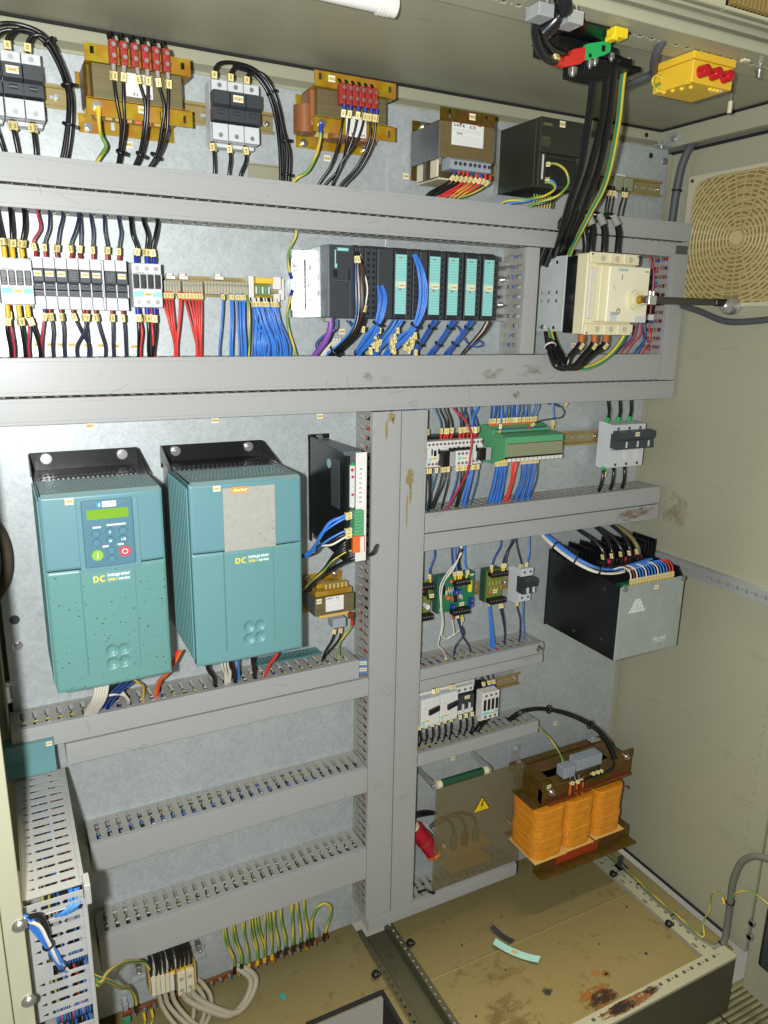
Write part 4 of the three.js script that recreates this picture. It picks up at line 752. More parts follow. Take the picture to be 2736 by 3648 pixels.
W('blue wire curving from the harness to the duct', null, M.wdblue, 1.8, [[586, 0, 104], [598, -14, 104], [600, -30, 98], [580, -48, 82], [556, -64, 60], [550, -78, 48]]);
function bundle(label, n, r, pathA, o = {}) {                           // loose parallel strands following one path
  const list = [], tags = [];
  for (let i = 0; i < n; i++) {
    const a = i / n * 2 * PI * 2.4, q = r * Math.sqrt((i + 0.5) / n);
    list.push([pathA.map(([x, y, z, s = 1]) => [x + q * s * Math.cos(a) + rr(-0.8, 0.8), y, z + q * s * Math.sin(a) * 0.8]), o.wr ?? 1.6, o.m ? pick(o.m) : i % 3 === 2 ? M.wdblue : M.wblue]);
  }
  return strands(label, null, list, { ties: o.ties, name: o.name, cat: o.cat, tags: o.tags });
}
const tangle = (x0, x1) => { const t = []; for (let i = 0; i < 44; i++) { const x = 616 + (i * 37 % 112) + rr(-3, 3), y = -16 - (i * 23 % 42) - (x > 690 ? 3 : 0); if (x >= x0 && x < x1) t.push(sleeveGeo(V3([x, y, rr(92, 116)]), new THREE.Vector3(rr(-0.3, 0.3), 1, rr(-0.2, 0.2)), 1.8, 11)); } return t; };
bundle('upright blue wire bundle standing in front of the unlabelled dark module', 20, 8.5, [[646, 62, 118, 0.9], [647, 40, 128, 1], [641, 6, 128, 0.9], [637, -8, 124, 0.75], [634, -26, 108, 1.7], [629, -44, 90, 1.4], [626, -60, 70, 0.8], [626, -78, 52, 0.8]], { tags: tangle(610, 646), ties: [[[[641, 2, 127], [637, -10, 123]], 0.6, 9], [[[627, -56, 76], [626, -66, 66]], 0.5, 9]] });
bundle('tall blue wire bundle running down the narrow open module', 20, 8.5, [[718, 120, 116, 0.45], [724, 96, 127, 0.8], [730, 60, 130, 1.1], [727, 22, 130, 1], [719, -8, 122, 0.75], [708, -26, 106, 1.5], [694, -46, 88, 1.5], [688, -62, 68, 0.9], [687, -78, 52, 0.9]], { tags: tangle(682, 740), ties: [[[[722, 0, 126], [718, -12, 120]], 0.6, 9]] });
bundle('teal and blue wires fanning under the first teal labelled module', 14, 11, [[688, 2, 110, 1], [680, -14, 104, 1], [668, -36, 92, 1.1], [662, -56, 72, 0.7], [662, -78, 52, 0.6]], { m: [M.wteal, M.wdblue, M.wblue], tags: tangle(646, 682) });
[[776, 772, 762, 752], [818, 815, 803, 793], [860, 857, 842, 831]].forEach(([a, b, c, d], k) => {
  bundle(ord[k] + ' slim blue bundle from the left under the four labelled modules', 9, 6.5, [[a, 2, 100, 1], [b, -10, 92, 0.8], [c, -42, 72, 0.9], [d, -62, 60, 1], [d - 2, -78, 48, 1]], { ties: [[[[a, 0, 98], [b, -14, 90]], 0.7, 7], [[[c + 2, -38, 74], [c - 3, -50, 68]], 0.4, 7.5]] });
});
strands('slim dark harness leaning under the last module', null, [M.wblack, M.wwhite, M.wbrown, M.wblack, M.wblack].map((m, i) => [[[896 + i * 3, 2, 100], [890 + i * 3, -16, 92], [878 + i * 2, -40, 76], [868 + i, -62, 60], [865 + i, -78, 48]], 2, m]));
W('blue wire looping across under the last modules', null, M.wdblue, 1.5, [[826, -4, 84], [840, -10, 84], [858, -34, 84], [872, -46, 82], [890, -48, 82], [901, -44, 82], [896, -36, 82], [880, -42, 84], [868, -50, 80]]);

// ---------- cream disconnector ----------
thing('disconnector', 'cream main disconnector on a bent metal bracket with a black lever', 'disconnector', null, (g) => {
  const hs = (a, y) => [[a - 5, y - 3.4], [a + 5, y - 3.4], [a + 5, y + 3.4], [a - 5, y + 3.4]];
  part(g, 'bracket', [prism('x', rect(4, 89, -16, 140), 1099, 1101.5, [hs(14, 128), hs(60, 128), hs(16, 66), hs(40, 66), hs(66, 66), hs(16, 48), hs(40, 48), hs(66, 48), hs(14, -8), hs(62, -8)]), bx(1099, 1240, -16, 140, 87, 90, 1), bx(1097.5, 1098.8, 56.5, 58.5, 4, 88)], mat(0xcfd6d2, 0.4, 0.12, { map: grain }));
  parts(g, 'bolt', [cyl('x', 1097, 126, 34, 5, 5, 8), cyl('x', 1097, -7, 30, 5, 5, 8)], M.steel);
  part(g, 'black_body', [bx(1101, 1232, -18, 138, 90.5, 151, 2)], M.blackm);
  part(g, 'front_body', [bx(1096, 1229, -20, 141, 128, 160, 2.5)], M.cream);
  part(g, 'center_block', [bx(1118, 1229, 6, 118, 160.2, 178, 2.5)], M.cream);
  part(g, 'terminal_cover', [bx(1096, 1229, 121, 142.5, 160.2, 168, 2)], M.cream); part(g, 'terminal_cover', [bx(1096, 1229, -21, 2, 160.2, 168, 2)], M.cream);
  for (let i = 0; i < 3; i++) parts(g, 'terminal_screw', [cyl('z', 1128 + i * 38, 131, 168.5, 6, 2, 18), cyl('z', 1128 + i * 38, -9, 168.5, 6, 2, 18)], mat(0xb9b29a, 0.5));
  for (let i = 0; i < 2; i++) parts(g, 'rib', [bx(1146 + i * 38, 1150 + i * 38, 122, 142, 168, 172, 1), bx(1146 + i * 38, 1150 + i * 38, -20, 0, 168, 172, 1)], M.cream);
  part(g, 'rivet', [[1100, 138], [1225, 138], [1100, -17], [1225, -17]].map(([x, y]) => cyl('z', x, y, 168.4, 2.4, 1, 10)), M.dull);
  part(g, 'front_cover', [bx(1133, 1246, 5, 117, 178.2, 186, 3)], mat(0xe4ddc0, 0.4));
  part(g, 'side_panel', [bx(1100, 1117, 12, 112, 160, 166, 2)], mat(0xcfcbb8, 0.45));
  part(g, 'rating_label', [plaque(1101, 1125, 126, 139, 151.2)], printed(ctex(64, 32, (c, w, h) => { c.fillStyle = '#d9c46a'; c.fillRect(0, 0, w, h); c.fillStyle = '#4a4020'; for (let i = 0; i < 14; i++) c.fillRect(18 + i * 3, 8, 1 + (i % 3), 16); })));
  part(g, 'lettering', [plaque(1152, 1186, 106, 113, 186.1, 0.2)], printed(word('SIEMENS', 160, 32, 'bold 30px sans-serif', '#3a8f9a', '#e4ddc0')));
  part(g, 'position_mark', [bx(1167, 1168.6, 90, 100, 186, 186.4)], M.dark);
  part(g, 'position_mark', [new THREE.TorusGeometry(0.0042, 0.0009, 6, 18).translate(1.165, 0.028, 0.1862)], M.dark);
  part(g, 'trip_button', [bx(1140, 1160, 8, 24, 186, 188, 1), prism('x', [[188, 20], [194, 22], [188, 26]], 1140, 1162)], M.graylt);
  part(g, 'corner_window', [bx(1212, 1244, 6, 18, 186, 187, 1)], M.graylt); part(g, 'tag', [plaque(1228, 1242, 104, 112, 186.2)], tagMat);
  part(g, 'test_button', [cyl('z', 1146, 73, 187, 5, 3, 16)], M.white);
  part(g, 'hub', [cyl('z', 1206, 51, 190, 20, 9, 28), cyl('z', 1206, 51, 197, 14, 8, 24)], M.cream);
  part(g, 'shaft', [cyl('z', 1206, 51, 206, 9, 14, 20)], M.brassz);
  const lv = part(g, 'lever', [bx(1200, 1470, 44, 58, 215, 227, 2)], mat(0x4c4942, 0.3, 0.6));
  part(lv, 'clamp', [bx(1204, 1226, 41, 60, 212, 230, 2), cyl('y', 1212, 64, 222, 3.5, 8, 8), cyl('y', 1222, 64, 222, 3.5, 8, 8)], M.steel);
  part(lv, 'knob', [ball(1460, 45, 222, 21, 1.55, 0.92, 0.9)], mat(0xc9c8c4, 0.22, 0.8));
  part(lv, 'collar', [bx(1405, 1440, 43, 59, 213, 229, 4)], M.blackm);
});
// thick cables from the roof switch into the disconnector
const big = (label, pts, r, m, o) => W(label, null, m, r, pts, { cat: 'cable', name: 'cable', seg: 44, ...o });
big('leftmost thick black cable falling from the roof switch', [[884, 404, 384], [888, 394, 375], [948, 341, 300], [1004, 277, 222], [1036, 226, 160], [1064, 164, 104], [1094, 147, 60], [1112, 128, 28], [1114, 90, 22]], 6.6, M.wcable);
big('second thick black cable falling from the roof switch', [[910, 406, 384], [914, 397, 375], [978, 344, 300], [1027, 279, 222], [1056, 228, 160], [1079, 166, 104], [1106, 147, 62], [1122, 126, 34], [1124, 90, 26]], 6.6, M.wcable);
big('third thick black cable falling from the roof switch', [[928, 410, 380], [932, 401, 370], [993, 346, 300], [1050, 281, 220], [1081, 230, 156], [1096, 176, 108], [1118, 147, 64], [1132, 124, 38], [1136, 90, 30]], 6.6, M.wcable);
big('thick yellow green cable falling from the roof', [[968, 418, 360], [972, 408, 350], [1033, 341, 280], [1085, 260, 202], [1094, 224, 164], [1100, 186, 128], [1114, 148, 84], [1122, 100, 50]], 5, M.ygbig);
[[1113, 1100, 1088], [1128, 1126, 1108], [1163, 1158, 1132], [1201, 1198, 1166]].forEach(([a, b, c], i) => {
  const p = [[a, 132, 130], [a + 1, 158, 130], [b + 7, 195, 124], [b - 2, 222, 110], [c, 212, 88], [c - 16, 170, 60], [c - 24, 120, 40]];
  big(['first', 'second', 'third', 'fourth'][i] + ' thick black cable hooking up out of the cream disconnector', p, 7, M.wcable);
  if (i) one('cable_band', 'grey band on the ' + ['', 'second', 'third', 'fourth'][i] + ' hooked black cable', 'band', null, [(() => { const [q, t] = along(p, 0.34); return oriented(new THREE.CylinderGeometry(0.0082, 0.0082, 0.024, 14), q, t); })()], mat(0x8f8f84, 0.6));
});
[[1034, 1046, 1078, 1104, 1122], [1044, 1058, 1098, 1142, 1158], [1054, 1068, 1112, 1164, 1190]].forEach(([a, b, c, d, e], i) => big(['left', 'middle', 'right'][i] + ' thick black cable looping below the disconnector', [[1108 + i * 6, 26, 20 + i * 6], [1107 + i * 3, -16, 32 + i * 6], [b + 30, -52, 84], [c - 12, -86, 122], [c + 12, -90, 124], [d - 6 - i * 2, -68, 126], [e, -40, 128], [e, -20, 130]], 6.8, M.wcable, { e: mat(0xb0602a, 0.4), fl: 16, et: 2, tl: 14 }));
big('thick yellow green cable looping below the disconnector', [[1112, 20, 30], [1100, -30, 60], [1104, -70, 96], [1130, -92, 116], [1170, -88, 118], [1214, -66, 120], [1244, -34, 122], [1252, -16, 124]], 5.5, M.ygbig);
tie('pale cable tie around the looping black cables', [[1082, -38, 70], [1078, -58, 90]], 0.5, 13, M.white);
[[M.wred, [1366, 160, 60], [1385, 122, 60], [1388, 76, 60], [1387, 20, 60]], [M.wred, [1390, 2, 56], [1396, -32, 60], [1384, -58, 54], [1372, -78, 48]], [M.wred, [1352, 4, 70], [1356, -20, 66], [1338, -46, 58], [1326, -78, 48]], [M.wdblue, [1362, 4, 60], [1374, -34, 60], [1356, -58, 54], [1350, -78, 48]], [M.wdblue, [1376, 8, 56], [1380, -24, 60], [1370, -48, 58], [1364, -78, 48]], [M.wcrim, [1340, 6, 70], [1336, -30, 64], [1316, -60, 54], [1310, -78, 48]], [M.wdblue, [1330, 0, 70], [1330, -30, 64], [1300, -58, 54], [1290, -78, 48]], [M.wdblue, [1378, 166, 50], [1388, 120, 54], [1396, 80, 50], [1400, 40, 44]]].forEach(([m, ...p], i) => W(ord[i] + ' loose ' + (m === M.wdblue ? 'blue' : 'red') + ' control wire behind the disconnector', null, m, 1.8, p));
{ const list = []; for (let i = 0; i < 9; i++) { const y = [147, 124, 99, 75, 8, -14, -36, -56, 50][i]; list.push([[[1412, y, 36], [1420, y - 1, 40], [1432, y, 44]], 2.4, i % 2 ? M.wcrim : M.wdblue]); } strands('red and blue wire ends entering the slots of the right upright duct', null, list, { name: 'wire_ends' }); }
one('control_block', 'small black and white auxiliary block behind the lever', 'block', null, [bx(1372, 1402, 26, 58, 20, 60, 1)], M.blackm);
one('auxiliary_terminal', 'small white terminal below the black auxiliary block', 'terminal', null, [bx(1374, 1396, 12, 25, 24, 66, 1)], M.white);
sticker(1300, -48, 0.2, 'marker label on the plate under the disconnector at right'); sticker(1215, -48, 0.2, 'marker label on the plate under the disconnector at left');

// ---------- right wall ----------
const vent = mat(0xb3a470, 0.38);
thing('fan_guard', 'square beige fan guard with round slotted grille on the right wall', 'vent', null, (g) => {
  const Y = 188, Z = 207, toWall = (q) => q.rotateY(-PI / 2);                // shapes drawn in (z, y)
  const hole = ring(Z, Y, 152, 48).filter(() => true);
  const outline = [[58, 332], [356, 332], [356, 44], [58, 44]];
  const round = (r, e) => { const o = []; for (let i = 0; i < 40; i++) { const a = i / 40 * 2 * PI, q = 1 / (Math.abs(Math.cos(a)) ** e + Math.abs(Math.sin(a)) ** e) ** (1 / e); o.push([Z + r * q * Math.cos(a), Y + r * q * Math.sin(a)]); } return o; };
  part(g, 'frame', [prism('x', outline, 1470, 1477, [round(136, 7)], 0)], mat(0xb8b296, 0.5));
  part(g, 'mesh_back', [bx(1477.2, 1479, 50, 326, 64, 350)], mat(0x8a7748, 0.55));
  const inside = (z, y) => Math.abs(z - Z) < 135 && Math.abs(y - Y) < 135 && Math.abs(z - Z) + Math.abs(y - Y) < 248;
  for (let k = 0; k < 19; k++) {
    const r = 20 + k * 9, list = []; let run = [];
    const flush = () => { if (run.length > 2) list.push(tube(run, 2.5, run.length * 2, 5)); run = []; };
    for (let i = 0; i <= 96; i++) { const a = i / 96 * 2 * PI, z = Z + r * Math.cos(a), y = Y + r * Math.sin(a); if (inside(z, y)) run.push([1472, y, z]); else flush(); }
    flush();
    list.forEach((q) => part(g, 'ring_bar', [q], vent));
  }
  for (let k = 0; k < 32; k++) { const a = k / 32 * 2 * PI, r0 = k % 2 ? 70 : 14, r1 = Math.min(135 / Math.max(Math.abs(Math.cos(a)), Math.abs(Math.sin(a))), 175); part(g, 'spoke', [bx(1472.5, 1475.5, -1.4, 1.4, r0, r1).translate(-1.474, 0, 0).rotateX(-a).translate(1.474, Y * K, Z * K)], vent); }
  for (let k = 0; k < 15; k++) part(g, 'crossbar', [bx(1475.6, 1477, Y - 133 + k * 19, Y - 128 + k * 19, Z - 134, Z + 134)], vent);
  part(g, 'hub', [cyl('x', 1472, Y, Z, 15, 8, 24)], mat(0xb9a878, 0.5));
  parts(g, 'screw', [cyl('x', 1469.5, 322, 68, 4, 3, 10), cyl('x', 1469.5, 54, 68, 4, 3, 10)], M.dark);
});
const strutH = []; for (let i = 0; i < 17; i++) { const z = 66 + i * 24; strutH.push(rect(z, z + 8, -579, -571)); strutH.push(ring(z + 16, -575, 1.8, 6)); }
thing('wall_strut', 'galvanised punched strut running along the right wall', 'strut', null, (g) => { part(g, 'web', [prism('x', rect(30, 424, -588, -562), 1461, 1463, strutH)], M.galv); part(g, 'flange', [bx(1461, 1479.5, -562, -560, 30, 424), bx(1461, 1479.5, -590, -588, 30, 424)], M.galv); part(g, 'back', [bx(1477, 1479.5, -587.8, -562.2, 30, 424)], M.paint); });
const hose = [[1466, 424, 480], [1462, 410, 300], [1460, 409, 200], [1460, 409, 110], [1460, 401, 66], [1460, 366, 44], [1460, 315, 34], [1460, 262, 30], [1460, 200, 28]];
W('dark braided hose along the rear right top corner', null, M.loom, 9.5, hose, { cat: 'hose', name: 'hose', seg: 70 });
tie('black tie at the bend of the dark braided hose', hose, 0.57, 10.5); tie('black tie on the hanging part of the dark hose', hose, 0.83, 10.5); tie('black tie on the horizontal part of the dark hose', hose, 0.36, 10.5);
W('dark cable sagging along the right wall under the fan guard', null, M.loom, 7, [[1462, 60, 30], [1464, 47, 83], [1464, 33, 137], [1464, 12, 209], [1464, 13, 280], [1464, 22, 350], [1466, 40, 430]], { cat: 'cable', name: 'cable', seg: 50 });
one('wall_screw', 'small dark screw on the right wall beside the right upright duct', 'screw', null, [cyl('x', 1477, 40, 90, 4, 5, 10)], M.dark);
thing('corner_bracket', 'galvanised corner bracket on the right top rail', 'bracket', null, (g) => { part(g, 'plate', [bx(1398, 1441, 398, 401, 2, 26, 1), bx(1438, 1441, 401, 428, 6, 42, 1)], M.galv); part(g, 'bolt', [cyl('y', 1418, 396, 14, 6, 5, 8), cyl('x', 1436, 414, 30, 6, 6, 8)], M.steel); part(g, 'clip', [bx(1400, 1406, 401, 408, 20, 26), bx(1414, 1420, 401, 408, 20, 26)], M.galv); });
one('plate_screw', 'round head screw near the top right plate corner', 'screw', null, [cyl('z', 1446, 372, 2, 7, 4, 16), cyl('z', 1446, 372, 5, 3, 3, 6)], M.dull);
one('plate_hole', 'dark drilled hole left of the corner screw in the plate', 'hole', null, [cyl('z', 1402, 380, 0.4, 6, 0.6, 16)], M.gasket);

// ---------- under the roof ----------
thing('roof_switch', 'black roof mounted main switch with green and red terminal shields', 'switch', null, (g) => {
  part(g, 'mount_plate', [bx(796, 890, 416.5, 419.4, 330, 446, 1)], M.blackm);
  part(g, 'body', [bx(794, 912, 399, 416, 336, 396, 2), bx(852, 912, 376, 399, 340, 392, 2), bx(905, 960, 396, 412, 320, 380, 2)], M.blackm);
  part(g, 'green_shield', [prism('z', [[843, 408], [890, 421], [890, 405], [878, 398], [842, 386]], 396.5, 404)], M.greenb);
  part(g, 'red_shield', [prism('z', [[818, 397], [842, 404], [842, 386], [834, 380], [802, 371], [804, 386], [812, 386]], 394, 403)], M.red);
  part(g, 'yellow_cap', [bx(848, 874, 405, 418.6, 438, 457, 2), bx(846, 858, 401, 408, 438, 455, 2)], M.yellowb);
  for (const [x, y, r] of [[826, 371, 7], [858, 386, 5], [868, 391, 5], [900, 402, 5]]) part(g, 'screw', [cyl('y', x, y, 396, r, 8, 12), cyl('y', x, y - 5, 396, r * 0.6, 5, 6)], M.steel);
  part(g, 'shield_mark', [bx(872, 879, 403, 411, 404.2, 404.8), bx(848, 853, 391, 396, 404.2, 404.8)], M.black);
});
big('black cable curling from the roof edge into the red shield', [[712, 418, 462], [710, 406, 455], [719, 392, 440], [738, 381, 425], [763, 375, 412], [786, 377, 402], [802, 379, 397]], 6.5, M.wcable, { e: M.red, fl: 14, et: 3, tl: 12 });
big('second black cable behind the one curling into the red shield', [[716, 418, 456], [718, 408, 450], [737, 395, 432], [765, 388, 415], [803, 390, 398]], 5.5, M.wcable);
for (const [i, x] of [689, 740].entries()) thing('cable_clamp', ['left', 'right'][i] + ' zinc cable clamp under the roof front edge', 'clamp', 'zinc clamps under the roof edge', (g) => { part(g, 'plate', [bx(x, x + 26, 396, 412, 455, 484, 1)], M.galv); part(g, 'bolt', [cyl('y', x + 20, 416, 474, 4, 8, 8)], M.steel); });
big('thick black rubber cable above the zinc clamps', [[700, 470, 500], [716, 430, 490], [734, 412, 482], [744, 416, 470], [736, 404, 460], [728, 392, 446]], 11, M.wcable);
thing('terminal_box', 'yellow box with three red lamps hanging below the roof edge', 'box', null, (g) => {
  part(g, 'box', [bx(1030, 1123, 375, 408, 358, 440, 2)], M.yellow); part(g, 'lid', [bx(1028, 1125, 408.3, 419.5, 356, 442, 1.5)], M.yellow);
  for (let i = 0; i < 3; i++) part(g, 'lamp', [cyl('z', 1047 + i * 27, 391, 447, 9.5, 14, 22, 8.5), ball(1047 + i * 27, 391, 453, 8.6, 1, 1, 0.5)], M.lens);
  part(g, 'plug', Array.from({ length: 7 }, (_, i) => ball(1034 + (i < 4 ? i * 5 : 14 + i * 9), 374, i < 4 ? 380 + i * 14 : 430, 4, 1, 0.8, 1)), M.yellow);
  part(g, 'tab', [bx(1024, 1031, 372, 381, 428, 438, 1)], M.yellow); part(g, 'tag', [bx(1098, 1110, 373.4, 375, 420, 432)], M.white);
});
for (const [i, x] of [1036, 1196].entries()) one('roof_bolt', ['bolt at the upper left corner of the yellow box', 'bolt right of the yellow box under the roof edge'][i], 'bolt', null, [cyl('y', x, 417, 430, 8, 3, 16), cyl('y', x, 411, 430, 5.5, 9, 6)], M.steel);
one('roof_clip', 'small cream clip under the roof edge right of the lamps', 'clip', null, [bx(1126, 1140, 416, 419.5, 446, 456, 1)], M.ivory);
W('yellow green loop at the left of the yellow box', null, M.yg, 2.2, [[1032, 396, 376], [1018, 398, 374], [1012, 390, 372], [1020, 384, 372], [1032, 390, 374], [1026, 382, 376], [1018, 376, 378], [1028, 374, 382]], {});
W('dark cable behind the yellow box', null, M.loom, 6, [[964, 424, 440], [968, 413, 422], [990, 404, 395], [1014, 402, 370], [1012, 398, 334], [1024, 400, 300]], { cat: 'cable', name: 'cable' });
thing('roof_probe', 'thin probe hanging from the roof right of the yellow box', 'probe', null, (g) => { part(g, 'stem', [cyl('y', 1289, 425, 300, 2, 30, 8)], M.dull); part(g, 'tip', [cyl('y', 1289, 402, 300, 4.4, 20, 12)], M.ivory); });
thing('tube_lamp', 'end of a white tube lamp under the roof at top centre', 'lamp', null, (g) => { part(g, 'tube', [cyl('x', 400, 430, 328, 13, 290, 20)], M.white); part(g, 'end_cap', [cyl('x', 548, 430, 328, 15, 16, 20)], M.white); for (let i = 0; i < 4; i++) part(g, 'ridge', [cyl('x', 530 + i * 5, 430, 328, 15.4, 1.6, 20)], M.white); });
thing('roof_gland', 'black cable outlet behind the roof switch', 'gland', null, (g) => { part(g, 'plate', [bx(880, 1010, 408, 416, 300, 350, 2)], M.blackm); part(g, 'sheet', [bx(900, 990, 417, 419.4, 296, 330, 1)], M.galv); });

// ---------- teal drives ----------
const spotTex = ctex(512, 1024, (c, w, h) => {
  c.fillStyle = '#ffffff'; c.fillRect(0, 0, w, h); seed = 77;
  for (let i = 0; i < 150; i++) { const x = rr(0, w), y = rr(0, h), r = rr(1.4, 6.5); c.fillStyle = pick(['#3c4a44', '#2c322c', '#5a6c62', '#4c3a2a']); c.fillRect(x, y, r * rr(0.8, 1.6), r); }
  for (let i = 0; i < 60; i++) { c.fillStyle = 'rgba(190,214,200,0.5)'; c.fillRect(rr(0, w), rr(0, h), rr(8, 40), rr(1, 3)); }
});
M.tealspot = new THREE.MeshStandardMaterial({ color: 0x5c8984, roughness: 0.4, map: spotTex });
M.tealup = mat(0x5c868c, 0.42); M.tealpad = mat(0x4a7280, 0.42); M.tealdk = mat(0x4d7779, 0.45); M.grill = mat(0x6f8886, 0.45);
// gently bowed front sheet with dished marks pressed in
function bowed(x0, x1, y0, y1, z, bow, dish = [], nx = 72, ny = 72) {
  const g = new THREE.PlaneGeometry((x1 - x0) * K, (y1 - y0) * K, nx, ny).translate((x0 + x1) / 2 * K, (y0 + y1) / 2 * K, z * K), p = g.attributes.position;
  for (let i = 0; i < p.count; i++) {
    const x = p.getX(i) / K, y = p.getY(i) / K, t = (x - (x0 + x1) / 2) / ((x1 - x0) / 2);
    let d = -bow * t * t;
    for (const [cx, cy, r] of dish) { const q = ((x - cx) ** 2 + (y - cy) ** 2) / (r * r); if (q < 1) d -= 4.2 * Math.sqrt(1 - q * q); }
    const e = Math.min(x - x0, x1 - x, y - y0, y1 - y); if (e < 2.5) d -= (2.5 - e) * 0.8;
    p.setZ(i, p.getZ(i) + d * K);
  }
  g.computeVertexNormals(); g.userData.keepUV = true;
  return g;
}
const dcTex = (bg) => ctex(256, 80, (c, w, h) => { c.fillStyle = bg; c.fillRect(0, 0, w, h); txt(c, 'DC', 4, 66, 'bold 62px sans-serif', '#d8c83c'); txt(c, 'integrator', 100, 34, 'bold 30px sans-serif', '#e8f0ee'); txt(c, '590+', 100, 68, 'bold 30px sans-serif', '#d8c83c'); txt(c, 'series', 172, 66, 'bold 26px sans-serif', '#e8f0ee'); });
function drive(x0, y0, dirty, label, front) {                             // 201 x 375 class drive: x0 left, y0 its lower front edge
  return thing('drive', label, 'drive', null, (g) => {
    const w = x0 > 200 ? 190 : 176, x1 = x0 + w, yt = y0 + 319, ys = y0 + 199;
    part(g, 'bracket', [bx(x0 - 1, x1 + 1, yt - 14, yt + 27, 2, 5, 0.8), prism('x', [[5, yt - 3], [5, yt + 27], [22, yt + 27], [110, yt - 3]], x0 - 1.5, x0 + 0.5), prism('x', [[5, yt - 3], [5, yt + 27], [22, yt + 27], [110, yt - 3]], x1 - 0.5, x1 + 1.5)], M.blackm);
    for (const sx of [x0 + 26, x1 - 26]) part(g, 'mounting_screw', [cyl('z', sx, yt + 16, 7, 9, 3, 22), cyl('z', sx, yt + 16, 11, 6.5, 6, 18), cyl('z', sx, yt + 16, 14.4, 3.2, 1, 6)], M.steel);
    const holes = [];
    for (let i = 0; i < 20; i++) for (let j = 0; j < 2; j++) { const x = x0 + 10 + i * (w - 24) / 20, z = 50 + j * 30; holes.push(rect(x, x + 5.6, z, z + 22)); }
    part(g, 'rear_grille', [prism('y', rect(x0 + 1, x1 - 1, 6, 118), yt - 5, yt - 3, holes)], M.blackm);
    const h2 = [];
    for (let j = 0; j < 7; j++) for (let i = 0; i < 26; i++) { const x = x0 + 12 + i * 6.2 + (j % 2) * 3.1, z = 124 + j * 11; if (x < x1 - 12) h2.push([[x - 2.3, z], [x, z - 4.6], [x + 2.3, z], [x, z + 4.6]]); }
    part(g, 'top_grille', [prism('y', rect(x0 + 3, x1 - 3, 117, 208), yt - 2.5, yt - 0.5, h2)], M.grill);
    part(g, 'top_edge', [prism('x', [[208, yt - 2.5], [208, yt - 0.5], [214, yt - 1], [219, yt - 7], [214, yt - 8]], x0 + 3, x1 - 3)], M.grill);
    part(g, 'inner', [bx(x0 + 6, x1 - 6, y0 + 20, yt - 34, 8, 196)], M.black);
    part(g, 'inner_board', [bx(x0 + 10, x1 - 10, yt - 26, yt - 22, 40, 100), bx(x0 + 20, x1 - 30, yt - 22, yt - 12, 60, 90)], M.pcb);
    part(g, 'side', [bx(x0, x0 + 3, y0 + 4, yt - 4, 60, 214, 1), bx(x1 - 3, x1, y0 + 4, yt - 4, 60, 214, 1)], M.tealdk);
    part(g, 'side_fins', Array.from({ length: 12 }, (_, i) => bx(x0 - 2.6, x0 + 0.4, y0 + 10, yt - 12, 66 + i * 12, 73 + i * 12, 1)), M.teal);
    part(g, 'heatsink_side', [bx(x0 + 2, x1 + 1.6, y0 + 2, yt - 6, 4, 58, 1)], M.galv);
    part(g, 'lower_cover', [bowed(x0, x1, y0, ys - 0.8, 221, 4, [[x0 + w * 0.48, y0 + 59, 8.5], [x0 + w * 0.58, y0 + 58, 8.5], [x0 + w * 0.48, y0 + 37, 8.5], [x0 + w * 0.58, y0 + 37, 8.5]]), bx(x0 + 0.5, x1 - 0.5, y0, y0 + 2, 196, 216)], dirty ? M.tealspot : M.teal);
    part(g, 'upper_cover', [bowed(x0, x1, ys + 0.8, yt - 5, 221, 4)], M.tealup);
    part(g, 'panel_line', [bx(x0 + w * 0.265, x0 + w * 0.275, y0 + 22, ys, 218, 221), bx(x0 + w * 0.72, x0 + w * 0.726, y0 + 22, ys, 217, 220.4)], M.tealdk);
    part(g, 'lettering', [plaque(x0 + w * 0.36, x0 + w * 0.69, y0 + 172, y0 + 190, 221.2, 0.3)], printed(dcTex('#5e8a8a')));
    front(g, x0, y0, yt);
  });
}
const glyph = (s, bg, f = '#dfe8e8') => printed(word(s, 48, 48, 'bold 28px sans-serif', f, bg));
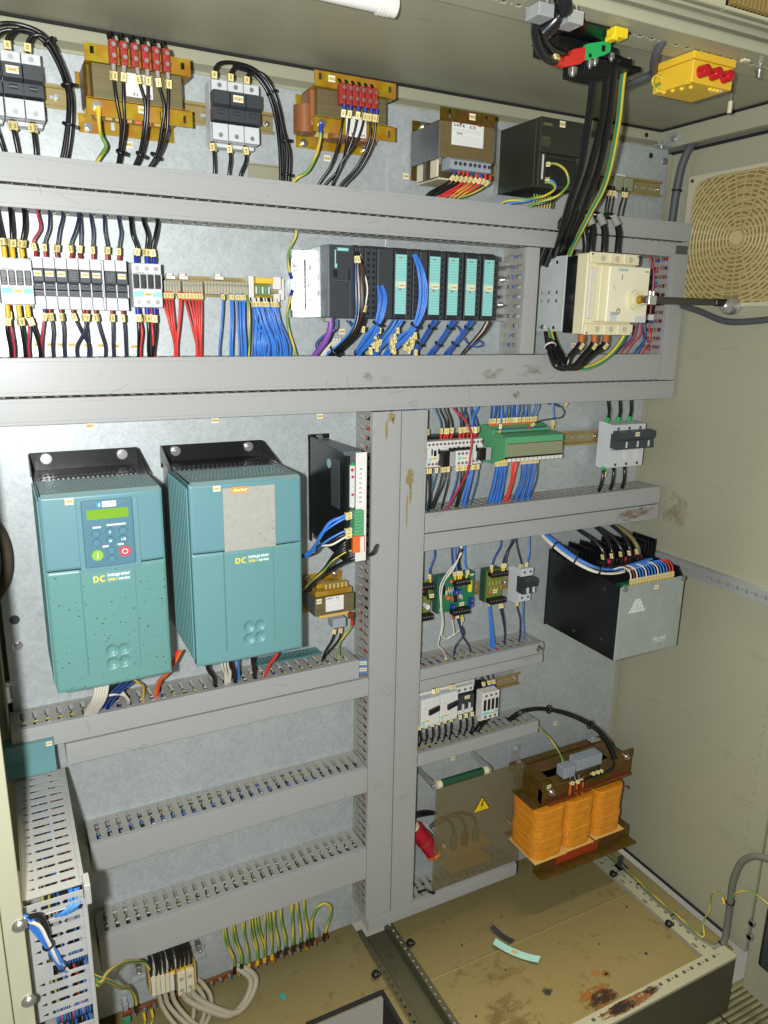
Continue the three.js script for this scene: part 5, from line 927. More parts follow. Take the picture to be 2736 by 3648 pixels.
drive(42, -573, true, 'left teal drive with keypad, green display and dark specks', (g, x0, y0, yt) => {
  part(g, 'keypad_frame', [bx(x0 + 49, x0 + 138, y0 + 194, y0 + 306, 219, 222, 1)], M.tealup);
  part(g, 'keypad', [bx(x0 + 56, x0 + 130, y0 + 200, y0 + 305, 221, 225, 2)], M.tealpad);
  part(g, 'display', [plaque(x0 + 63, x0 + 123, y0 + 276, y0 + 291, 225.2)], mat(0x6f9a24, 0.3));
  part(g, 'badge', [plaque(x0 + 78, x0 + 106, y0 + 294, y0 + 303, 225.2)], printed(ctex(128, 40, (c, w, h) => { c.fillStyle = '#2f7fa8'; c.fillRect(0, 0, 36, h); txt(c, '\u03b5', 8, 32, 'bold 34px sans-serif', '#e8f0f0'); c.fillStyle = '#d6d8d6'; c.fillRect(36, 0, 92, h); txt(c, 'EUROTHERM', 42, 18, '14px sans-serif', '#6a6a6e'); txt(c, 'DRIVES', 42, 34, '13px sans-serif', '#6a6a6e'); })));
  const keyT = [['\u25b2', 74, 254], ['E', 94, 255], ['', 113, 255], ['\u25bc', 74, 240], ['M', 94, 241], ['L/R', 113, 242], ['\u25c2\u25b8', 94, 225], ['', 94, 212]];
  for (const [s, kx, ky] of keyT) { const k = part(g, 'key', [cyl('z', x0 + kx, y0 + ky, 226, 6.4, 3, 20)], mat(0x3f6d7c, 0.4)); part(k, 'key_mark', [plaque(x0 + kx - 4, x0 + kx + 4, y0 + ky - 4, y0 + ky + 4, 227.6, 0.3)], glyph(s, '#4a7686')); }
  const st = part(g, 'start_key', [cyl('z', x0 + 74, y0 + 220, 226, 8.4, 3, 22)], mat(0x7fb03c, 0.4)); part(st, 'key_mark', [bx(x0 + 73.2, x0 + 74.8, y0 + 215, y0 + 225, 227.4, 228)], M.white);
  const sp = part(g, 'stop_key', [cyl('z', x0 + 114, y0 + 222, 226, 8.2, 3, 22)], mat(0xd2404e, 0.4)); part(sp, 'key_mark', [new THREE.TorusGeometry(0.0038, 0.0009, 6, 18).translate((x0 + 114) * K, (y0 + 222) * K, 0.2277)], M.white);
  part(g, 'key_lamp', [bx(x0 + 70, x0 + 82, y0 + 262, y0 + 265, 225, 226), bx(x0 + 90, x0 + 118, y0 + 264, y0 + 267, 225, 226), bx(x0 + 82, x0 + 91, y0 + 231, y0 + 234, 225, 226), bx(x0 + 104, x0 + 113, y0 + 232, y0 + 235, 225, 226)], M.graylt);
  part(g, 'tag', [plaque(x0 + 35, x0 + 47, y0 + 301, y0 + 311, 220.4)], tagMat);
});
drive(260, -573, false, 'right teal drive with beige blank panel and orange badge', (g, x0, y0, yt) => {
  part(g, 'blank_panel', [bx(x0 + 53, x0 + 142, y0 + 198, y0 + 306, 219.6, 222.6, 1)], mat(0xa3a39a, 0.5, 0, { map: spotTexB() }));
  part(g, 'badge', [plaque(x0 + 67, x0 + 95, y0 + 297, y0 + 307, 222.8)], printed(word('-Parker', 128, 48, 'bold italic 32px sans-serif', '#f2e6d2', '#dd8a1a')));
  part(g, 'tag', [plaque(x0 + 38, x0 + 50, y0 + 302, y0 + 311, 221)], tagMat);
});
function spotTexB() { const t = dtex(256, (i) => { const s = n128[i] > 0.95 && n16[i] > 0.55 ? -60 : 0; return grey(242 + 10 * (n64[i] - 0.5) + s); }, 0.3, true); return t; }
sticker(143, -186, 0.2, 'marker label above the left teal drive'); sticker(363, -186, 0.2, 'marker label above the right teal drive'); sticker(575, -187, 0.2, 'marker label above the black control card');
one('plate_hole', 'round hole in the plate left of the drives', 'hole', null, [cyl('z', -7, -522, 0.4, 8.5, 0.6, 20)], M.dark);
thing('plate_bolt', 'hex socket bolt in the plate left of the first drive', 'bolt', null, (g) => { part(g, 'washer', [cyl('z', -7, -571, 1, 9, 2, 20)], M.steel); part(g, 'head', [cyl('z', -7, -571, 4, 6, 5, 16), cyl('z', -7, -571, 6.8, 3, 0.8, 6)], M.dull); });
// cables spilling out under the drives
const spill = (label, group, m, r, pts) => W(label, group, m, r, pts, { seg: 26 });
for (let i = 0; i < 5; i++) spill('cream cable tied under the left drive', 'cream cables under the left drive', M.wwhite, 3.6, [[110 + i * 4, -600, 120 + i * 4], [104 + i * 4, -640, 112 + i * 3], [92 + i * 4, -684, 78 + i * 2], [86 + i * 4, -712, 56]]);
for (let i = 0; i < 6; i++) spill('white wire looping under the left drive', 'white wires looping under the left drive', M.wwhite, 2, [[110, -672 + i * 3, 70 + i * 2], [128 + i * 2, -660 + i, 84], [148, -664 + i * 2, 80], [164, -684, 66], [166, -706, 50]]);
strands('blue and black wires emerging together under the left drive', null, Array.from({ length: 9 }, (_, i) => [[[160 + i * 4, -590, 110], [150 + i * 4, -622, 104], [128 + i * 3, -656, 84], [112 + i * 3, -690, 60], [110 + i * 3, -714, 48]], 2.4, i % 3 ? M.wdblue : M.wblack]));
spill('yellow wire bending under the left drive', null, M.yellow, 2, [[164, -618, 110], [180, -640, 96], [190, -660, 76], [192, -706, 50]]);
for (let i = 0; i < 2; i++) spill(['nearer', 'farther'][i] + ' orange red wire under the left drive', null, i ? M.orangep : M.wred, 3, [[250 + i * 6, -586, 110], [236, -626, 100], [222 - i * 4, -660, 70], [216 - i * 3, -712, 48]]);
for (let i = 0; i < 3; i++) spill('black cable sagging under the right drive', 'black cables under the right drive', M.wblack, 4, [[318 + i * 46, -586, 80], [308 + i * 44, -640, 88], [322 + i * 40, -670, 76], [330 + i * 40, -712, 50]]);
for (let i = 0; i < 4; i++) spill('white wire hanging under the right drive', 'white wires under the right drive', M.wwhite, 2.4, [[340 + i * 5, -590, 84], [336 + i * 6, -640, 84], [348 + i * 3, -676, 66], [350 + i * 3, -712, 48]]);
spill('blue wire hanging under the right drive', null, M.wblue, 3, [[372, -590, 90], [368, -640, 84], [376, -680, 62], [378, -714, 48]]);
spill('red wire running right under the right drive', null, M.wred, 3.4, [[452, -590, 90], [448, -640, 84], [436, -672, 66], [430, -714, 48]]);
one('grille_edge', 'teal perforated bottom edge of the right drive resting over the duct', 'grille', null, [prism('y', rect(420, 560, 6, 40), -684, -681, Array.from({ length: 17 }, (_, i) => rect(426 + i * 8, 430 + i * 8, 12, 34)))], M.tealdk);

// ---------- control card and its transformer ----------
thing('control_card', 'black control card on edge with green and orange plugs and white front', 'control card', null, (g) => {
  part(g, 'flange', [bx(549, 594, -232, -222, 1, 4), bx(549, 552, -441, -223, 1, 12)], M.blackm);
  part(g, 'plate', [prism('x', [[4, -224], [180, -237], [180, -437], [8, -420]], 549, 551.5)], mat(0x17191c, 0.3, 0.2));
  part(g, 'board', [prism('x', [[18, -226], [182, -238], [182, -437], [20, -420]], 553, 555)], M.pcb);
  part(g, 'screw', [cyl('z', 573, -228, 6, 5.5, 5, 14)], M.steel);
  part(g, 'cage', [bx(556, 592, -436, -232, 6, 160, 1)], mat(0x70757a, 0.4, 0.5)); part(g, 'front_edge', [bx(551, 556, -437, -236, 180.4, 184)], M.black);
  part(g, 'data_sheet', [bx(548.4, 548.9, -340, -248, 118, 158)], mat(0x42464b, 0.5)); part(g, 'round_sticker', [cyl('x', 548.6, -262, 108, 9, 0.8, 18)], mat(0x8fb7b4, 0.5));
  part(g, 'white_front', [bx(569, 591, -437, -231, 182, 185, 1)], M.white);
  part(g, 'trimmer_strip', [bx(558, 568, -332, -254, 176, 183, 1)], M.graylt);
  for (let i = 0; i < 6; i++) part(g, 'trimmer', [cyl('z', 563, -275 - i * 11, 184, 2.6, 2, 8)], i === 0 || i === 3 ? M.red : M.white);
  part(g, 'lamp', [cyl('z', 562, -252, 182, 3, 5, 10)], M.greenb); part(g, 'lamp', [cyl('z', 562, -262, 182, 3, 5, 10)], M.red);
  for (let i = 0; i < 8; i++) part(g, 'green_plug', [bx(562, 580, -341.6 - i * 6, -336 - i * 6, 176, 196, 0.8)], M.green);
  part(g, 'orange_plug', [bx(562, 586, -418, -386, 174, 190, 1)], M.orangep); part(g, 'plug_label', [plaque(576, 584, -417, -388, 190.2)], M.white);
  part(g, 'front_lettering', [plaque(574, 586, -330, -256, 185.2, 0.2)], printed(ctex(32, 160, (c, w, h) => { c.fillStyle = '#dedcd6'; c.fillRect(0, 0, w, h); ['ON', 'ST', 'P1', 'P2', 'P3', 'P4', 'P5', 'P6'].forEach((s, i) => txt(c, s, 4, 16 + i * 19, 'bold 12px sans-serif', '#4c4c50')); })));
});
[[-342, M.wblue], [-348, M.wblue], [-372, M.wblue], [-378, M.wblack], [-384, M.wwhite]].forEach(([y, m], i) => W(ord[i] + ' wire from the top leaving the green plug to the left', null, m, 2.2, [[562, y, 184], [548, y - 3, 184], [524, y - 16, 176], [508, y - 42 + i * 5, 160], [502 + i * 2, -426, 130], [494 + i * 2, -446, 92], [490 + i * 2, -452, 60]], { st: 1, tl: 12 }));
for (let i = 0; i < 3; i++) W('blue wire in the thick bundle left of the control card', 'blue wires of the thick bundle at the control card', M.wblue, 2.6, [[556, -345 - i * 2, 182], [522 + i * 2, -358, 174], [506 + i * 2, -390, 160], [502 + i * 2, -424, 130], [490 + i * 3, -446, 90], [482 + i * 3, -456, 40]]);
for (let i = 0; i < 4; i++) W('black wire from the orange plug curving down to the small transformer', 'black wires from the orange plug', M.wblack, 2.7, [[562, -391 - i * 6, 182], [548, -398 - i * 5, 182], [532, -422 - i * 2, 172], [522 + i * 2, -456, 148], [512 + i * 3, -492, 110], [514 + i * 4, -528, 64]], { st: 0, tl: 11 });
W('yellow green wire from the orange plug to the small transformer', null, M.yg, 2, [[563, -414, 182], [548, -418, 180], [530, -432, 170], [517, -462, 146], [507, -494, 108], [508, -526, 64]]);
W('thick black wire arching from the centre duct to the small transformer', null, M.wblack, 3.8, [[652, -436, 110], [620, -438, 150], [592, -436, 160], [560, -450, 146], [538, -476, 116], [524, -500, 86], [520, -530, 56]]);
thing('transformer', 'small transformer with white rating label beside the centre duct', 'transformer', null, (g) => {
  part(g, 'base_plate', [bx(534, 624, -600, -516, 1, 3, 1)], M.brassz);
  part(g, 'core', [bx(535, 621, -584, -545, 6, 70, 1)], M.lam); part(g, 'side', [bx(533.6, 534.9, -584, -545, 6, 70)], M.lamgrey);
  part(g, 'bobbin', [bx(538, 619, -545, -534, 14, 64, 1), bx(548, 600, -535, -524, 20, 46, 2)], M.brassz); part(g, 'lower_bobbin', [bx(545, 612, -592, -584.4, 14, 66, 1)], M.amber);
  part(g, 'insulating_strip', Array.from({ length: 6 }, (_, i) => bx(560 + i * 9, 565 + i * 9, -533, -522, 46, 60)), M.paper);
  for (const [x, y] of [[543, -523], [606, -522]]) part(g, 'bolt', [cyl('z', x, y, 6, 6.5, 3, 16), cyl('z', x, y, 10, 4.4, 6, 6)], M.steel);
  part(g, 'terminal', [bx(567, 596, -610, -591, 58, 84, 1), cyl('z', 575, -600, 84.4, 3, 1, 10), cyl('z', 588, -600, 84.4, 3, 1, 10)], M.grayt);
  part(g, 'earth_lug', [bx(608, 620, -600, -588, 66, 74, 1), cyl('z', 614, -598, 76, 3.5, 4, 8)], M.copper);
  part(g, 'rating_label', [plaque(557, 597, -577, -545.5, 70.2)], printed(safeA)); part(g, 'tag', [plaque(537, 548, -557, -547, 70.3)], tagMat);
});
W('left black wire under the small transformer', null, M.wblack, 2.2, [[576, -608, 76], [575, -622, 74], [572, -642, 68], [562, -672, 58], [556, -706, 46]], { s: M.red, st: true, fl: 7 });
W('right black wire under the small transformer', null, M.wblack, 2.2, [[588, -608, 76], [589, -622, 74], [590, -642, 68], [576, -664, 60], [560, -684, 54], [557, -708, 44]], { s: M.red, st: true, fl: 7 });
W('yellow green wire from the lug of the small transformer', null, M.yg, 2.2, [[614, -602, 76], [612, -618, 74], [600, -640, 66], [594, -656, 60], [596, -706, 48]], { s: M.red, fl: 12 });

// ---------- relay row on the right ----------
function relay(x0, x1, label, win) {
  return thing('relay', label, 'relay', null, (g) => {
    const y0 = -294, y1 = -240, w = x1 - x0;
    part(g, 'rear_body', [bx(x0, x1, y0 + 2, y1 + 6, 12, 50, 1)], M.black);
    part(g, 'front', [bx(x0, x1 - 0.6, y0, y1, 50, 74, 1), bx(x0, x1 - 0.6, y0 + 13, y1 - 13, 74, 78, 1)], M.white);
    part(g, 'screws', Array.from({ length: 10 }, (_, i) => cyl('z', x0 + 5 + (i % 5) * (w - 9) / 4, i < 5 ? y1 - 6.5 : y0 + 6.5, 74.4, 3, 1.2, 10)), M.dull);
    if (win) { part(g, 'window', [bx(x0 + 8, x0 + 11, y0 + 26, y0 + 39, 78, 79), bx(x0 + 14, x0 + 20, y0 + 24, y0 + 36, 78, 79), bx(x0 + 24, x0 + 27, y0 + 28, y0 + 39, 78, 79)], M.black); part(g, 'teal_mark', [plaque(x0 + 2, x0 + 14, y0 + 15, y0 + 21, 78.1)], M.tealtag); part(g, 'tag', [plaque(x0 + 8, x0 + 21, y0 + 15, y0 + 23, 78.8)], tagMat); part(g, 'lettering', [plaque(x0 + 2, x0 + 18, y1 - 17, y1 - 14, 78, 0.2)], printed(word('SIEMENS', 96, 20, 'bold 16px sans-serif', '#8a8a88', '#dedcd6'))); }
    else part(g, 'window', [bx(x1 - 20, x1 - 17, y0 + 28, y0 + 42, 78, 79)], M.black);
  });
}
relay(783, 829, 'white relay next to the tall centre duct with black windows', true);
relay(829.5, 875, 'white relay half hidden behind the clipped on auxiliary block', false);
relay(875.5, 921, 'white relay left of the green relay terminals', false);
thing('auxiliary_block', 'auxiliary contact block standing proud in front of the white relays', 'auxiliary block', null, (g) => {
  part(g, 'side', [bx(810, 840, -291, -258, 74, 94, 1)], M.blackm); part(g, 'front', [bx(840.4, 882, -291, -259, 76, 96, 1)], M.white);
  part(g, 'narrow_front', [bx(826, 840, -291, -260, 94.2, 95, 0.4)], M.pvc); part(g, 'slots', Array.from({ length: 5 }, (_, i) => bx(832 + i * 11, 838 + i * 11, -259, -254, 78, 92, 1)), M.black);
  part(g, 'screws', Array.from({ length: 8 }, (_, i) => cyl('z', 847 + (i % 4) * 9.5, i < 4 ? -265 : -285, 96.4, 3, 1.2, 10)), M.dull);
  part(g, 'teal_mark', [plaque(845, 862, -278, -271, 96.1)], M.tealtag); part(g, 'tag', [plaque(853, 866, -279, -271, 96.8)], tagMat);
});
thing('auxiliary_block', 'narrow black and grey block touching the green terminals', 'auxiliary block', null, (g) => { part(g, 'side', [bx(904, 920, -284, -258, 74, 90, 1)], M.blackm); part(g, 'front', [bx(920.4, 933, -285, -257, 76, 91, 1)], M.pvc); });
// green relay terminals
thing('relay_terminals', 'row of narrow green relay terminals with clear covers', 'relay terminal', null, (g) => {
  part(g, 'end_plate', [prism('x', [[14, -300], [14, -219], [34, -217], [62, -228], [64, -236], [112, -238], [112, -278], [96, -286], [60, -299]], 953, 957)], M.green);
  const n = 24;
  for (let i = 0; i < n; i++) {
    const a = 957.4 + i * 6.4, b = a + 6;
    part(g, 'terminal', [prism('x', [[14, -292], [14, -219], [36, -218], [58, -226], [60, -232], [84, -232], [108, -236], [110, -249], [96, -250], [90, -270], [70, -290]], a, b)], M.green);
    part(g, 'cover', [bx(a, b, -278, -250.4, 96.5, 110, 0.8)], M.clear);
  }
  part(g, 'marker_carrier', [bx(958, 1111, -283, -278.2, 98, 112, 0.6)], M.black);
  for (let i = 0; i < 13; i++) part(g, 'marker', [plaque(960 + i * 11.6, 970 + i * 11.6, -288, -281, 112.2)], M.white);
  part(g, 'bridge', [bx(962, 1098, -226, -224, 58, 66, 0.5)], M.wdblue);
});
const rw = [[M.wteal, 812, 826, 0], [M.wblack, 822, 834, 0], [M.wblack, 832, 842, 0], [M.wblack, 841, 851, 0], [M.wblack, 862, 873, 0], [M.wblack, 874, 882, 0], [M.wdblue, 886, 872, 0], [M.wblack, 884, 893, 0], [M.wblue, 914, 896, 12], [M.wdblue, 898, 902, 12], [M.wblue, 918, 900, 12], [M.wdblue, 900, 914, 0], [M.wblack, 784, 790, 0]];
rw.forEach(([m, a, b, dz], i) => W(ord[i] + ' wire falling to the white relays, ' + (m === M.wblack ? 'black' : 'blue'), null, m, 1.8, [[a, -156, 52], [a, -176, 54], [a + (b - a) * 0.7, -200, 60], [b, -222, 60 + dz], [b, -238, 56 + dz]], { e: M.red, et: true, fl: 10, tl: 12 }));
W('long crimson wire crossing in front of the white relays', null, M.wcrim, 2.4, [[846, -156, 60], [848, -174, 66], [864, -196, 90], [868, -225, 108], [866, -262, 112], [865, -300, 104], [864, -345, 78], [850, -382, 60], [844, -400, 52]], { seg: 50 });
const rl = [[M.wblack, 793, 800], [M.wblack, 800, 806], [M.wteal, 816, 800], [M.wblack, 830, 812], [M.wblack, 838, 818], [M.wblack, 846, 838], [M.wblack, 876, 872], [M.wblack, 882, 874], [M.wdblue, 868, 856], [M.wblack, 890, 878], [M.wblue, 896, 890], [M.wblue, 902, 894], [M.wblue, 906, 898], [M.wdblue, 910, 900], [M.wteal, 922, 914]];
rl.forEach(([m, a, b], i) => W(ord[i] + ' wire from the left leaving the white relays downwards, ' + (m === M.wblack ? 'black' : 'blue'), null, m, 1.7, [[a, -290, 58], [a, -304, 60], [a + (b - a) * 0.3, -330, 62], [b, -376, 56], [b, -402, 48]], { s: M.red, st: true, fl: 8, tl: 11 }));
function row(label, n, fn, o = {}) {                                    // a close row of thin wires with sleeves and ferrules at their device end
  const list = [], tags = [], fer = [];
  for (let i = 0; i < n; i++) { const [p, m, r = 1.5] = fn(i); list.push([p, r, m]); const L = along(p, 0)[2], at = (d) => along(p, o.end ? 1 - d / L : d / L); tags.push(sleeveGeo(...at(13).slice(0, 2), r, 11)); fer.push(ferGeo(...at(4).slice(0, 2), r + 0.8, 7)); }
  return strands(label, null, list, { tags, fer: [[o.f, fer]] });
}
row('row of blue wires entering the green relay terminals from above', 21, (i) => { const b = 962 + i * 6.3; return [[[b + rr(-4, 6), -156, 40], [b + rr(-5, 6), -180, 42], [b + rr(-2, 2), -204, 40], [b, -222, 38]], i % 5 === 3 ? M.wteal : i % 2 ? M.wblue : M.wdblue]; }, { end: true, f: M.orangep });
W('blue wire with yellow ferrule at the left of the green terminals', null, M.wblue, 1.8, [[974, -156, 60], [974, -180, 62], [972, -216, 64], [972, -232, 62]], { e: M.yellow, et: true, fl: 8 });
W('blue wire with yellow ferrule at the right of the green terminals', null, M.wblue, 1.8, [[1117, -156, 56], [1117, -180, 60], [1120, -214, 62], [1121, -230, 60]], { e: M.yellow, et: true, fl: 8 });
W('dark wire looping out right above the green terminals', null, M.wnavy, 1.4, [[1044, -226, 66], [1066, -212, 70], [1110, -206, 72], [1136, -204, 70], [1146, -194, 66], [1140, -182, 60], [1122, -174, 56], [1108, -176, 52]], { s: M.red, st: true });
W('teal wire end with tag looping above the green terminals', null, M.wteal, 1.4, [[1112, -160, 56], [1122, -176, 58], [1136, -182, 60], [1148, -178, 62], [1154, -172, 62]], { et: true });
for (const [k, n, x, q, c] of [[0, 13, 964, 2.4, 3], [1, 10, 1034, 5, 5.4]]) row(['left', 'right'][k] + ' fan of blue wires under the green relay terminals', n, (i) => { const a = x + i * q, b = x - 6 + i * c; return [[[a, -288, 62], [a, -306, 66], [a + rr(-4, 4), -344, 62], [b, -382, 54], [b, -402, 48]], i % 3 ? M.wblue : M.wdblue]; }, { f: M.yellow });
for (let i = 0; i < 4; i++) W('orange red wire under the green relay terminals', 'orange red wires below the green terminals', M.wred, 2, [[1010 + i * 6, -288, 66], [1008 + i * 4, -304, 68], [1008 + i * 2, -340, 66], [1003 + i * 3, -384, 56], [1002 + i * 3, -402, 48]]);
// large breaker at the right
thing('breaker', 'wide pale breaker with black toggle bar near the right wall', 'breaker', null, (g) => {
  for (let i = 0; i < 3; i++) { const a = 1299 + i * 35.4, b = a + 35; part(g, 'pole', [prism('x', [[18, -336], [18, -228], [30, -226], [66, -231], [66, -251], [60, -251], [60, -290], [66, -292], [66, -334], [40, -340]], a, b)], M.graylt); parts(g, 'screw', [bx(a + 14, a + 20, -243, -237, 66, 67), bx(a + 14, a + 20, -330, -324, 66, 67)], M.dark); }
  part(g, 'toggle', [prism('x', [[60, -250], [66, -244], [86, -247], [86, -262], [80, -268], [82, -288], [60, -286]], 1300, 1418)], M.darkdr);
  for (let i = 0; i < 3; i++) part(g, 'toggle_mark', [bx(1328 + i * 36, 1332 + i * 36, -284, -270, 82, 84)], M.graylt);
  for (let i = 0; i < 2; i++) part(g, 'label', [plaque(1338 + i * 36, 1350 + i * 36, -316, -294, 66.2)], M.white);
  part(g, 'tag', [plaque(1352, 1366, -257, -248, 86.2)], tagMat);
  part(g, 'side_print', [bx(1298.4, 1298.9, -300, -248, 26, 44)], M.graylt);
});
[[1290, 1296], [1327, 1331], [1363, 1366]].forEach(([a, b], i) => W(['left', 'middle', 'right'][i] + ' thick black wire above the wide pale breaker', null, M.wcable, 4.2, [[a, -156, 50], [a, -176, 52], [b, -204, 52], [b, -226, 46]], { e: M.greenb, et: 2, fl: 13, tl: 12 }));
[[1290, 1286], [1324, 1322], [1360, 1360]].forEach(([a, b], i) => W(['left', 'middle', 'right'][i] + ' thick black wire below the wide pale breaker', null, M.wcable, 4.2, [[a + 3, -334, 50], [a, -348, 56], [b, -376, 56], [b, -402, 48]], { s: i ? null : M.greenb, st: 2, tl: 12 }));

// ---------- circuit board row ----------
function pins(g, x0, x1, y0, y1, n, z = 42) { part(g, 'terminal_row', [bx(x0, x1, y0, y1, z, z + 16, 1), ...Array.from({ length: n }, (_, i) => bx(x0 + (i + 0.5) * (x1 - x0) / n - 2.4, x0 + (i + 0.5) * (x1 - x0) / n + 2.4, y0 - 1, y0 + 5, z + 10, z + 18, 0.6))], M.black); part(g, 'screws', Array.from({ length: n }, (_, i) => cyl('z', x0 + (i + 0.5) * (x1 - x0) / n, (y0 + y1) / 2 + 1, z + 16.5, 1.9, 1, 8)), M.dull); }
thing('circuit_board', 'large green circuit board with blue trimmers and a yellow capacitor', 'circuit board', null, (g) => {
  part(g, 'board', [bx(845, 940, -641, -556, 38, 40)], M.pcb);
  part(g, 'carrier', [bx(843, 942, -643, -554, 16, 37, 1)], mat(0x2f5a44, 0.5));
  pins(g, 879, 918, -574, -561, 7); pins(g, 874, 921, -645, -632, 7);
  part(g, 'capacitor', [cyl('y', 925, -584, 46, 5.6, 26, 16)], M.yellowb);
  const tr = (x, y) => { const t = part(g, 'trimmer', [bx(x - 5, x + 5, y - 5, y + 5, 40, 49, 0.8)], M.blueM); part(t, 'trimmer_screw', [cyl('z', x + 1, y, 49.3, 2.2, 0.8, 10)], M.steel); };
  [[852, -566], [888, -594], [897, -594], [931, -620], [931, -632], [882, -628]].forEach((p) => tr(...p));
  for (const [x, y, h] of [[855, -585, 20], [886, -580, 16], [889, -611, 16]]) part(g, 'chip', [bx(x - 4.5, x + 4.5, y - h / 2, y + h / 2, 40, 45, 0.6)], M.black);
  const cols = [0xb89a6a, 0x8aa6b8, 0xc2b08a, 0x9a6a4a, 0xd0c8b0];
  for (let i = 0; i < 34; i++) { const row = i % 3, x = 848 + ((i * 29) % 84), y = [-589, -610, -631][row] + rr(-4, 4); if (Math.hypot(x - 855, y + 585) > 9 && !(x > 874 && y < -628)) part(g, 'resistor', [cyl('y', x, y, 43, 1.5, 9, 8), cyl('y', x, y, 43, 0.5, 14, 5)], mat(pick(cols), 0.5)); }
  part(g, 'disc_capacitor', [cyl('z', 874, -566, 46, 4, 2, 12), cyl('z', 908, -578, 46, 4, 2, 12), cyl('z', 866, -604, 45, 5, 8, 14)], M.orangep);
  part(g, 'round_part', [cyl('z', 868, -606, 44, 4, 9, 14)], M.black);
  part(g, 'tag', [plaque(898, 911, -629, -621, 46)], tagMat); part(g, 'corner_mark', [plaque(929, 938, -562, -558, 40.1)], M.white);
});
thing('circuit_board', 'half hidden circuit board behind the centre duct', 'circuit board', null, (g) => {
  part(g, 'board', [bx(770, 826, -645, -558, 34, 36)], M.pcb2); pins(g, 786, 827, -574, -562, 6, 36); pins(g, 784, 826, -646, -634, 6, 36);
  part(g, 'capacitor', [cyl('z', 812, -616, 44, 6, 14, 16)], M.white); part(g, 'chip', [bx(806, 814, -592, -580, 36, 46, 1), bx(816, 824, -602, -596, 36, 44, 1)], M.black); part(g, 'lamp', [cyl('z', 803, -580, 40, 3, 8, 10)], M.red);
  part(g, 'tag', [plaque(816, 828, -596, -587, 48)], tagMat);
});
thing('circuit_board', 'narrow olive circuit board between black terminal rows', 'circuit board', null, (g) => {
  part(g, 'board', [bx(976, 1021, -636, -558, 36, 38)], M.pcb2); part(g, 'carrier', [bx(974, 1019, -637, -557, 14, 35, 1)], mat(0x2c4a38, 0.5));
  pins(g, 978, 1025, -570, -560, 6, 38); pins(g, 977, 1024, -636, -625, 6, 38);
  part(g, 'resistor', Array.from({ length: 8 }, (_, i) => cyl('y', 983 + i * 4.8, -590 - (i % 2) * 12, 41, 1.3, 9, 8)), M.paper); part(g, 'capacitor', [cyl('z', 985, -611, 41, 3, 4, 10)], M.orangep);
  part(g, 'tag', [plaque(993, 1006, -615, -606, 41)], tagMat);
});
thing('fuse_switch', 'small two pole fuse holder with dark drawers right of the olive board', 'fuse switch', null, (g) => {
  for (let i = 0; i < 2; i++) {
    const a = 1056 + i * 17.6, b = a + 17;
    part(g, 'pole', [prism('x', [[16, -648], [16, -566], [28, -560], [64, -557], [64, -576], [48, -577], [48, -617], [60, -620], [60, -640], [40, -648]], a, b)], M.graylt);
    part(g, 'drawer', [prism('x', [[48, -578], [80, -578], [84, -584], [82, -598], [70, -602], [72, -618], [48, -617]], a + 0.4, b - 0.2)], M.dark);
    part(g, 'lever', [bx(a + 12, a + 16.6, -616, -600, 70, 76, 1)], M.graylt);
    parts(g, 'screw', [cyl('z', a + 9, -566, 64.5, 3.4, 1.2, 12), cyl('z', a + 9, -631, 60.5, 3.4, 1.2, 12)], M.dull);
  }
});
const bw = (l, m, r, p, o) => W(l, null, m, r, p, o);
bw('blue wire dropping onto the half hidden circuit board', M.wdblue, 1.9, [[826, -466, 40], [830, -500, 42], [818, -530, 46], [820, -560, 44]], { e: M.yellow, et: true });
[[873, 881, 'wdblue'], [882, 890, 'wblue'], [892, 896, 'wdblue'], [907, 911, 'wblue']].forEach(([a, b, m], i) => bw(ord[i] + ' blue wire from the left dropping onto the large green board', M[m], 2.1, [[a, -466, 42], [a, -500, 44], [a + (i > 1 ? -2 : 2), -528, 48], [b, -548, 50], [b, -562, 50]], { e: M.yellow, et: true }));
for (let i = 0; i < 3; i++) W('white wire arching around the large green board', 'white wires arching left of the large green board', M.wwhite, 1.5, [[896 - i * 2, -500, 50], [878, -520 - i * 3, 54], [858 + i * 3, -534 - i * 5, 56], [842 + i * 2, -566, 56], [840 + i * 2, -612, 56], [848 + i * 1.5, -660, 54], [846 + i * 2, -690, 50]]);
W('black sheathed end of the white cable above the green board', null, M.black, 4.5, [[890, -540, 50], [888, -520, 48], [893, -504, 46], [898, -492, 44]], { cat: 'cable', name: 'cable' });
W('cream cable above the large green board', null, M.wwhite, 4, [[892, -506, 44], [898, -492, 42], [902, -468, 40]], { cat: 'cable', name: 'cable' });
bw('white wire hanging with a cream tip below the large board', M.wwhite, 1.5, [[846, -692, 50], [842, -712, 52], [852, -726, 52], [864, -744, 50], [868, -768, 46]], { et: 6 });
bw('white wire curving under the large board', M.wwhite, 1.4, [[850, -690, 52], [862, -700, 54], [878, -690, 54], [880, -662, 52], [880, -648, 50]], { e: M.red });
bw('second white wire curving under the large board', M.wwhite, 1.4, [[866, -698, 54], [886, -692, 54], [902, -680, 52], [904, -646, 50]], { e: M.yellow, et: true });
bw('grey wire from the large board curling left into the duct', M.wnavy, 2, [[892, -644, 50], [893, -664, 52], [908, -694, 52], [890, -726, 50], [889, -768, 46]], { st: true });
bw('grey wire from the large board running right into the duct', M.wnavy, 2, [[896, -644, 50], [896, -668, 52], [906, -704, 54], [928, -736, 50], [938, -768, 46]]);
bw('blue wire bending down to the olive board at left', M.wdblue, 2, [[996, -466, 38], [1008, -488, 42], [1006, -502, 46], [988, -524, 48], [984, -548, 46], [984, -562, 46]], { e: M.yellow, et: true });
